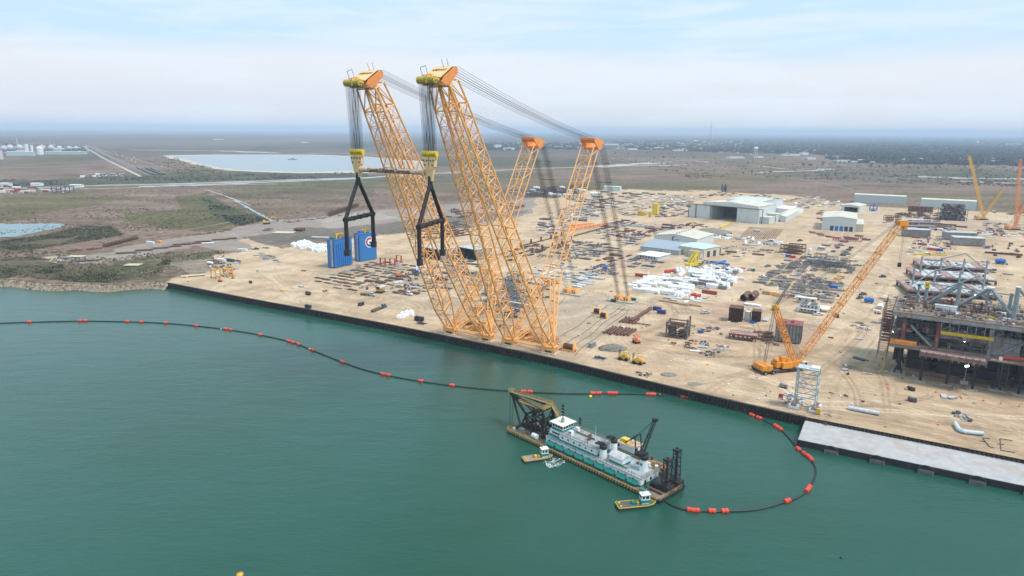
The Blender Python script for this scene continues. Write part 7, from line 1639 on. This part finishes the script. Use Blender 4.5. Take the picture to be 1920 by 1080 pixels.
for k,(x0,x1,y,h_) in enumerate(((12,62,292,16),(84,160,289.5,11),(30,45,288,14),(100,120,283,12),(0,28,281,14),(128,150,281,12))):
    A,B=at(x0,y),at(x1,y); t=thing('plant_building','long pale building of the far plant, '+ordw(k+1)+' in size','building',A,face(A,B),'plant buildings far left'); mb(mat('plant_cyan',(.42,.56,.60),.7) if k<2 else LGREY).box(0,(B-A).length,0,30,0,h_).use(LGREY).extr([(-1,h_),(31,h_),(15,h_+3)],'x',-1,(B-A).length+1).build('wall',parent=t)
b=MB()
for k in range(150):
    x,y=rnd.uniform(0,156),rnd.uniform(272,287); p=at(x,y); q=rnd.choice((LGREY,GREY,RUSTL,GREY,DGREY)); b.use(q).box(p.x,p.x+rnd.uniform(5,40),p.y,p.y+rnd.uniform(4,14),0,rnd.uniform(4,16))
    if k%3==0: b.tube((p.x,p.y,0),(p.x,p.y,rnd.uniform(14,34)),1.4,6)
o=b.build('plant_pipework'); tag(o,'tangle of small pipework and racks across the far left plant','pipework',kind='stuff')
# rail cars
b=mb(TRAIN).box(-7.5,7.5,-1.5,1.5,1,4).use(BLK).box(-6.5,-4,-1.2,1.2,0,1).box(4,6.5,-1.2,1.2,0,1).use(GREY).box(-7.3,7.3,-1.2,1.2,4,4.2); rc=b.mesh('rail_wagon')
for (x0,y0,x1,y1) in ((257,315.5,284,328),(272,315.5,303,328.5),(282,316,308,328),(266,317,290,329)):
    A,B=at(x0,y0),at(x1,y1); n_=min(22,int((B-A).length/16.5))
    for k in range(n_):
        o=bpy.data.objects.new('rail_wagon',rc); C.objects.link(o); o.location=A+(B-A)*(k+.5)/n_+Vector((0,0,.3)); o.rotation_euler.z=face(A,B); auto(o,'dark rail wagon','in the strings left of the pale pond','rail wagon','rail wagons left of the pond')
for k,(x,y) in enumerate(((217,291),(220,295),(230,299),(238,302),(247,306),(255,310),(252,300))):
    t=thing('yard_light','orange-lit railway yard lamp, '+ordw(k+1)+' from the far end','lamp',at(x,y),0,'railway yard lamps'); mb(DGREY).tube((0,0,0),(0,0,11),.4,6).build('pole',parent=t); mb(mat('orange_glow',(1,.45,.15),.5,emit=2)).box(-1,1,-.7,.7,11,12.2).build('lamp_head',parent=t)
for k,(x,y) in enumerate(((1127,301),(1150,301.5),(1180,303),(1144,309))):
    t=thing('yard_light','tiny far lamp post on the pale flat, '+ordw(k+1)+' along','lamp',at(x,y),0,'far lamps right of the mast'); mb(DGREY).tube((0,0,0),(0,0,10),.5,6).build('pole',parent=t); mb(WHITE).box(-2,2,-2,2,10,12.5).build('lamp_head',parent=t)
t=thing('pond_platform','low dark platform standing in the far pale pond','platform',at(548,299.5)); mb(DGREY).box(-18,18,-4,4,1.2,3).box(-16,-14,-2,2,0,1.2).box(14,16,-2,2,0,1.2).box(-3,6,-2,2,3,6).build('deck',parent=t)
# ---------------------------------------------------------------- town
t=thing('water_tower','white water tower standing at the edge of the far town','water tower',at(1416,297)); b=mb(WHITE).tube((0,0,42),(0,0,47),3,16,11).tube((0,0,47),(0,0,54),11,16).tube((0,0,54),(0,0,58),11,16,3); b.build('tank',parent=t); b=mb(LGREY).tube((0,0,0),(0,0,43),3,10)
for a in range(6): x,y=9*math.cos(a*1.05),9*math.sin(a*1.05); b.tube((x*1.15,y*1.15,0),(x,y,47),1.0,6)
for z in (15,31): b.path([(10*math.cos(a*1.05),10*math.sin(a*1.05),z) for a in range(7)],.5,4)
b.build('legs',parent=t)
t=thing('radio_mast','very tall thin guyed radio mast rising above the horizon','radio mast',at(1331,275)); b=mb(mat('mast_grey',(.25,.25,.27),.7)); b.lat([(-1.5,-1.5,0),(1.5,-1.5,0),(0,1.8,0)],[(-1.5,-1.5,215),(1.5,-1.5,215),(0,1.8,215)],40,.55,.3,cn=4); b.build('lattice',parent=t)
b=mb(ROPE)
for a in (90,210,330):
    for z in (70,140,205): b.tube((0,0,z),(120*math.cos(R(a)),120*math.sin(R(a)),0),.25,3)
b.build('guy_wires',parent=t)
hms=[]
for m_ in WALLS_P:
    for k in range(2):
        L_,W_=rnd.uniform(11,18),rnd.uniform(9,13); b=mb(m_).box(-L_/2,L_/2,-W_/2,W_/2,0,4.5).use(rnd.choice((DGREY,LGREY,GREY,RUSTL))).extr([(-W_/2-.5,4.5),(W_/2+.5,4.5),(0,7.5)],'x',-L_/2-.5,L_/2+.5).use(GLASS).box(-L_/4,-L_/4+2,-W_/2-.05,-W_/2,1.5,3); hms.append(b.mesh('house'))
for k in range(250):
    if k<150: x=rnd.uniform(1120,1400); y=rnd.choice((rnd.uniform(269,281),rnd.uniform(262,275)))
    elif k<200: x=rnd.uniform(930,1110); y=rnd.uniform(266,280)
    elif k<230: x=rnd.uniform(1560,1920); y=rnd.uniform(296,307)+(x-1560)*.01
    else: x=rnd.uniform(1300,1560); y=rnd.uniform(280,292)
    o=bpy.data.objects.new('house',rnd.choice(hms)); C.objects.link(o); o.location=at(x,y); o.rotation_euler.z=rnd.choice((0,H90))+rnd.uniform(-.15,.15); s_=rnd.uniform(1,1.5)*(1.25 if y<272 else 1); o.scale=(s_,s_,s_)
    tag(o,'small pale house among the trees of the far town','house','houses of the far town')
for k,(x0,x1,y,h_) in enumerate(((945,966,281,14),(928,940,277,22),(1130,1160,272,10),(1085,1100,278,9),(1180,1195,281,10),(1368,1396,297,8),(1420,1432,296,8),(1470,1500,292,9),(1505,1516,290,12),(1515,1530,299,8),(1302,1310,265,16),(1265,1290,283,8),(1578,1600,304,8),(1890,1915,271,9),(1230,1245,279,10),(1040,1056,276,9),(400,420,262,8),(565,578,268,8))):
    A,B=at(x0,y),at(x1,y); L_=(B-A).length; t=thing('far_hall','bright flat-roofed hall in the far town, '+ordw(k+1)+' in order listed west to east' if 0 else 'bright low hall far off, near %s'%('the plant chimney','the plant chimney, taller','the mast head','the mast head, to its left','the right mast, small','the water tower, left','the water tower, right','the dark wood, long','the dark wood, tall','the dark wood, nearest','the horizon beside the radio mast','the radio mast foot','the wood edge at right','the horizon at far right','the radio mast, left','the left mast head','the horizon at left','the horizon behind the hoist ropes')[k],'hall',A,face(A,B),'bright halls of the far town'); mb(WHITE).box(0,L_,0,35,0,h_).build('wall',parent=t); mb(LGREY).box(-1,L_+1,-1,36,h_,h_+1).build('roof',parent=t)
t=thing('flare_light','tiny orange light glowing on the horizon at right','light',at(1833,269)); mb(DGREY).tube((0,0,0),(0,0,16),1,6).build('pole',parent=t); mb(MATS['orange_glow']).tube((0,0,16),(0,0,30),7,8).build('lamp_head',parent=t)
# ---------------------------------------------------------------- scrub, woods
def leafmass(name,pts,size,m,label,nf=9,flat=.7):
    vs=[];n=len(pts)
    P=np.array(pts); S=np.array(size)
    c=np.repeat(P,nf,0); s_=np.repeat(S,nf)
    d=nrng.normal(size=(n*nf,3)); d/=np.linalg.norm(d,axis=1)[:,None]; d[:,2]=np.abs(d[:,2])
    c=c+d*s_[:,None]*np.array([1,1,flat])*nrng.uniform(.35,1,(n*nf,1))
    a=nrng.normal(size=(n*nf,3)); a/=np.linalg.norm(a,axis=1)[:,None]; b_=np.cross(a,nrng.normal(size=(n*nf,3))); b_/=np.linalg.norm(b_,axis=1)[:,None]
    k=s_[:,None]*.52
    V=np.stack([c-a*k,c+b_*k,c+a*k,c-b_*k*.6],1).reshape(-1,3); V[:,2]=np.maximum(V[:,2],P[:,2].min())
    me=bpy.data.meshes.new(name); N_=len(V)//4
    me.vertices.add(len(V)); me.vertices.foreach_set('co',V.ravel().astype(np.float32)); me.loops.add(N_*4); me.loops.foreach_set('vertex_index',np.arange(N_*4,dtype=np.int32))
    me.polygons.add(N_); me.polygons.foreach_set('loop_start',np.arange(0,N_*4,4,dtype=np.int32)); me.polygons.foreach_set('loop_total',np.full(N_,4,np.int32)); me.update(calc_edges=True); me.materials.append(m)
    o=bpy.data.objects.new(name,me); C.objects.link(o); o['kind']='stuff'; o['label']=label; return o
def scatter(polys,n,smin,smax,seed=0,dens=None):
    pts=[];sz=[]
    X0=[p for q in polys for p in q]; x0,x1=min(p[0] for p in X0),max(p[0] for p in X0); y0,y1=min(p[1] for p in X0),max(p[1] for p in X0)
    x=nrng.uniform(x0,x1,n*6); y=nrng.uniform(y0,y1,n*6); k=np.zeros(x.shape,bool)
    for q in polys: k|=inpoly(x,y,q)
    x=x[k];y=y[k]; W=[at(a,b_) for a,b_ in zip(x[:n*2],y[:n*2])]
    wx=np.array([w.x for w in W]); wy=np.array([w.y for w in W]); f=fbm(wx/60,wy/60,3,seed); 
    keep=f>np.quantile(f,.45)
    for w,kk in zip(W,keep):
        if kk and len(pts)<n: pts.append((w.x,w.y,0)); sz.append(nrng.uniform(smin,smax))
    return pts,sz
p,s_=scatter([[(0,487),(60,482),(110,490),(120,505),(200,512),(240,520),(200,530),(62,527),(0,522)],[(160,424),(210,425),(230,440),(180,450),(60,468),(0,470),(0,452),(90,440)],[(260,488),(320,488),(318,497),(262,498)]],3600,.8,2.0,4); leafmass('scrub',p,s_,LEAFD,'dark low scrub along the shore at left')
p,s_=scatter([[(0,352),(150,368),(330,345),(500,345),(700,345),(700,400),(440,425),(230,440),(0,440)],[(0,470),(110,470),(330,475),(420,470),(420,500),(200,530),(0,520)]],4200,.6,1.7,5); leafmass('grass_scrub',p,s_,mat('olive_scrub_leaf',(.15,.125,.06),.9,var=.35,scale=.03),'olive tufts of grass and bushes across the left flats',6)
p,s_=scatter([[(0,338),(690,322),(690,332),(0,350)],[(270,300),(330,296),(430,325),(330,330)],[(1430,318),(1560,312),(1920,318),(1920,350),(1700,345),(1440,332)],[(1130,290),(1400,300),(1900,310),(1900,330),(1300,335)],[(380,372),(500,412),(450,425),(395,400)]],6500,1.6,4.2,6); leafmass('brush',p,s_,mat('brush_leaf',(.09,.09,.055),.9,var=.4,scale=.02),'dark brush dotted over the far flats',6)
p,s_=scatter([[(1130,262),(1920,258),(1920,306),(1760,302),(1640,296),(1520,289),(1400,287),(1180,280)],[(880,268),(1120,268),(1120,280),(900,282)],[(1540,296),(1920,300),(1920,312),(1600,306)]],16000,7,15,8); leafmass('distant_woods',p,s_,mat('wood_leaf',(.035,.048,.03),.9,var=.4,scale=.004),'wide dark wood around the far town',5,.8)
# individual trees scattered at the wood edge
def tree_mesh(seed):
    r=random.Random(seed); b=mb(mat('bark',(.08,.06,.045),.9)); b.tube((0,0,0),(0,0,5),.5,6,.3)
    for k in range(5): a=k*1.26+r.random(); b.tube((0,0,3+k*.5),(3*math.cos(a),3*math.sin(a),6+k*.5),.22,4,.1)
    tr=b.mesh('trunk'); c=mb(LEAFD)
    for k in range(150):
        th,ph=r.uniform(0,6.28),math.acos(r.uniform(-.6,1)); q=r.uniform(.5,1); x,y,z=4.6*q*math.sin(ph)*math.cos(th),4.6*q*math.sin(ph)*math.sin(th),7.5+3.4*q*math.cos(ph)
        s1=r.uniform(.5,1.1); u=Vector((r.gauss(0,1),r.gauss(0,1),r.gauss(0,1))).normalized()*s1; v=u.cross(Vector((r.gauss(0,1),r.gauss(0,1),r.gauss(0,1)))).normalized()*s1; p=Vector((x,y,z)); c.add([p-u,p+v,p+u,p-v],[(0,1,2,3)])
    return tr,c.mesh('crown')
TM=[tree_mesh(k) for k in range(4)]
for k in range(70):
    x=rnd.uniform(1500,1920) if k<40 else rnd.uniform(1150,1500); y=(305+(x-1500)*.03+rnd.uniform(-4,10)) if k<40 else rnd.uniform(286,300)
    tm,cm_=TM[k%4]; t=thing('tree','lone dark tree on the brown flats before the far wood','tree',at(x,y),rnd.uniform(0,6),'lone trees before the far wood'); s_=rnd.uniform(.8,1.3); t.scale=(s_,s_,s_)
    for nm_,q in (('trunk',tm),('crown',cm_)): o=bpy.data.objects.new(nm_,q); C.objects.link(o); o.parent=t
# rock rubble on the left bank
b=mb(mat('bank_rock',(.36,.31,.24),.95,var=.3))
for k in range(900):
    i=rnd.randrange(len(rp_)-1); p=rp_[i]; 
    if px((p.x,p.y,0))[0]<-80: continue
    q=(p.x+rnd.uniform(-1,1),p.y-rnd.uniform(2.0,7.5),0); z=-1.6-(p.y-q[1])*.42; s1=rnd.uniform(.25,.95); b.lump((q[0],q[1],z),s1,s1,s1*.7,k,5,2,.35)
for k in range(420):
    x=rnd.uniform(300,420); y=rnd.uniform(478,512)+(x-300)*-.1; p=at(x,y); s1=rnd.uniform(.2,.7); b.lump((p.x,p.y,0),s1,s1,s1*.5,k,5,2,.35)
o=b.build('bank_rocks'); tag(o,'broken pale rock rubble along the left shore','rocks',kind='stuff')
# fence line behind the anchors and along the crane pad
t=thing('site_fence','thin wire fence between the crane pad and the white goods','fence',at(1060,540)); A=at(1060,540); b=mb(GREY); P=[at(x,y)-A for x,y in ((1060,541),(1120,552),(1180,566),(1235,580))]
for a,c in zip(P[:-1],P[1:]):
    n_=8
    for k in range(n_): q=a.lerp(c,k/n_); b.bar(q,q+Vector((0,0,2.2)),.12)
    for z in (.8,1.5,2.2): b.bar(a+Vector((0,0,z)),c+Vector((0,0,z)),.07)
b.build('wire_and_posts',parent=t)
# small debris over the sand
b=MB(); 
for k in range(1500):
    x=rnd.uniform(340,1920); y=rnd.choice((rnd.uniform(380,560),rnd.uniform(540,760))); p=at(x,y)
    if not inpoly(np.array([x]),np.array([y]),yard)[0] or rnd.random()>.5: continue
    if y>np.interp(x,[q[0] for q in QUAY],[q[1] for q in QUAY])-6: continue
    b.use(rnd.choice((GREY,DGREY,RUST,RUSTL,LGREY,WHITE,CONC,PRIMER,YEL))); s1=rnd.uniform(.25,1.3); b.box(p.x,p.x+s1*rnd.uniform(.6,2.6),p.y,p.y+s1*.7,0,s1*rnd.uniform(.3,.9),rnd.uniform(0,3))
o=b.build('yard_litter'); tag(o,'small scattered offcuts and dunnage over the sand','litter',kind='stuff')
# ---------------------------------------------------------------- labels of the rows
from collections import defaultdict
gr=defaultdict(list)
for o,base,place in AUTO: gr[(base,place)].append(o)
for (base,place),os_ in gr.items():
    os_.sort(key=lambda o:px(o.location)[0])
    for k,o in enumerate(os_):
        l=(base+' '+place) if len(os_)==1 else '%s %s, %s from the left'%(base,place,ordw(k+1))
        if len(l.split())>16: l=l.replace(' from the left',' from left')
        if len(l.split())>16: l=l.replace(' steel ',' ',1)
        while len(l.split())>16 and ' the ' in l: l=l.replace(' the ',' ',1)
        o['label']=l
# ---------------------------------------------------------------- air
hz=mb(); hm_=bpy.data.materials.new('haze_air'); hm_.use_nodes=True; t=hm_.node_tree; t.nodes.remove(t.nodes['Principled BSDF']); v=N(t,'ShaderNodeVolumePrincipled')
v.inputs['Color'].default_value=(.66,.80,1.0,1); v.inputs['Density'].default_value=HAZE; v.inputs['Anisotropy'].default_value=.0
t.links.new(v.outputs[0],t.nodes['Material Output'].inputs['Volume'])
hz.use(hm_).box(-47500,47500,-2500,47500,-11,230); o=hz.build('haze'); o['kind']='stuff'; o['label']='pale blue haze over the far flats'
bpy.context.view_layer.update()
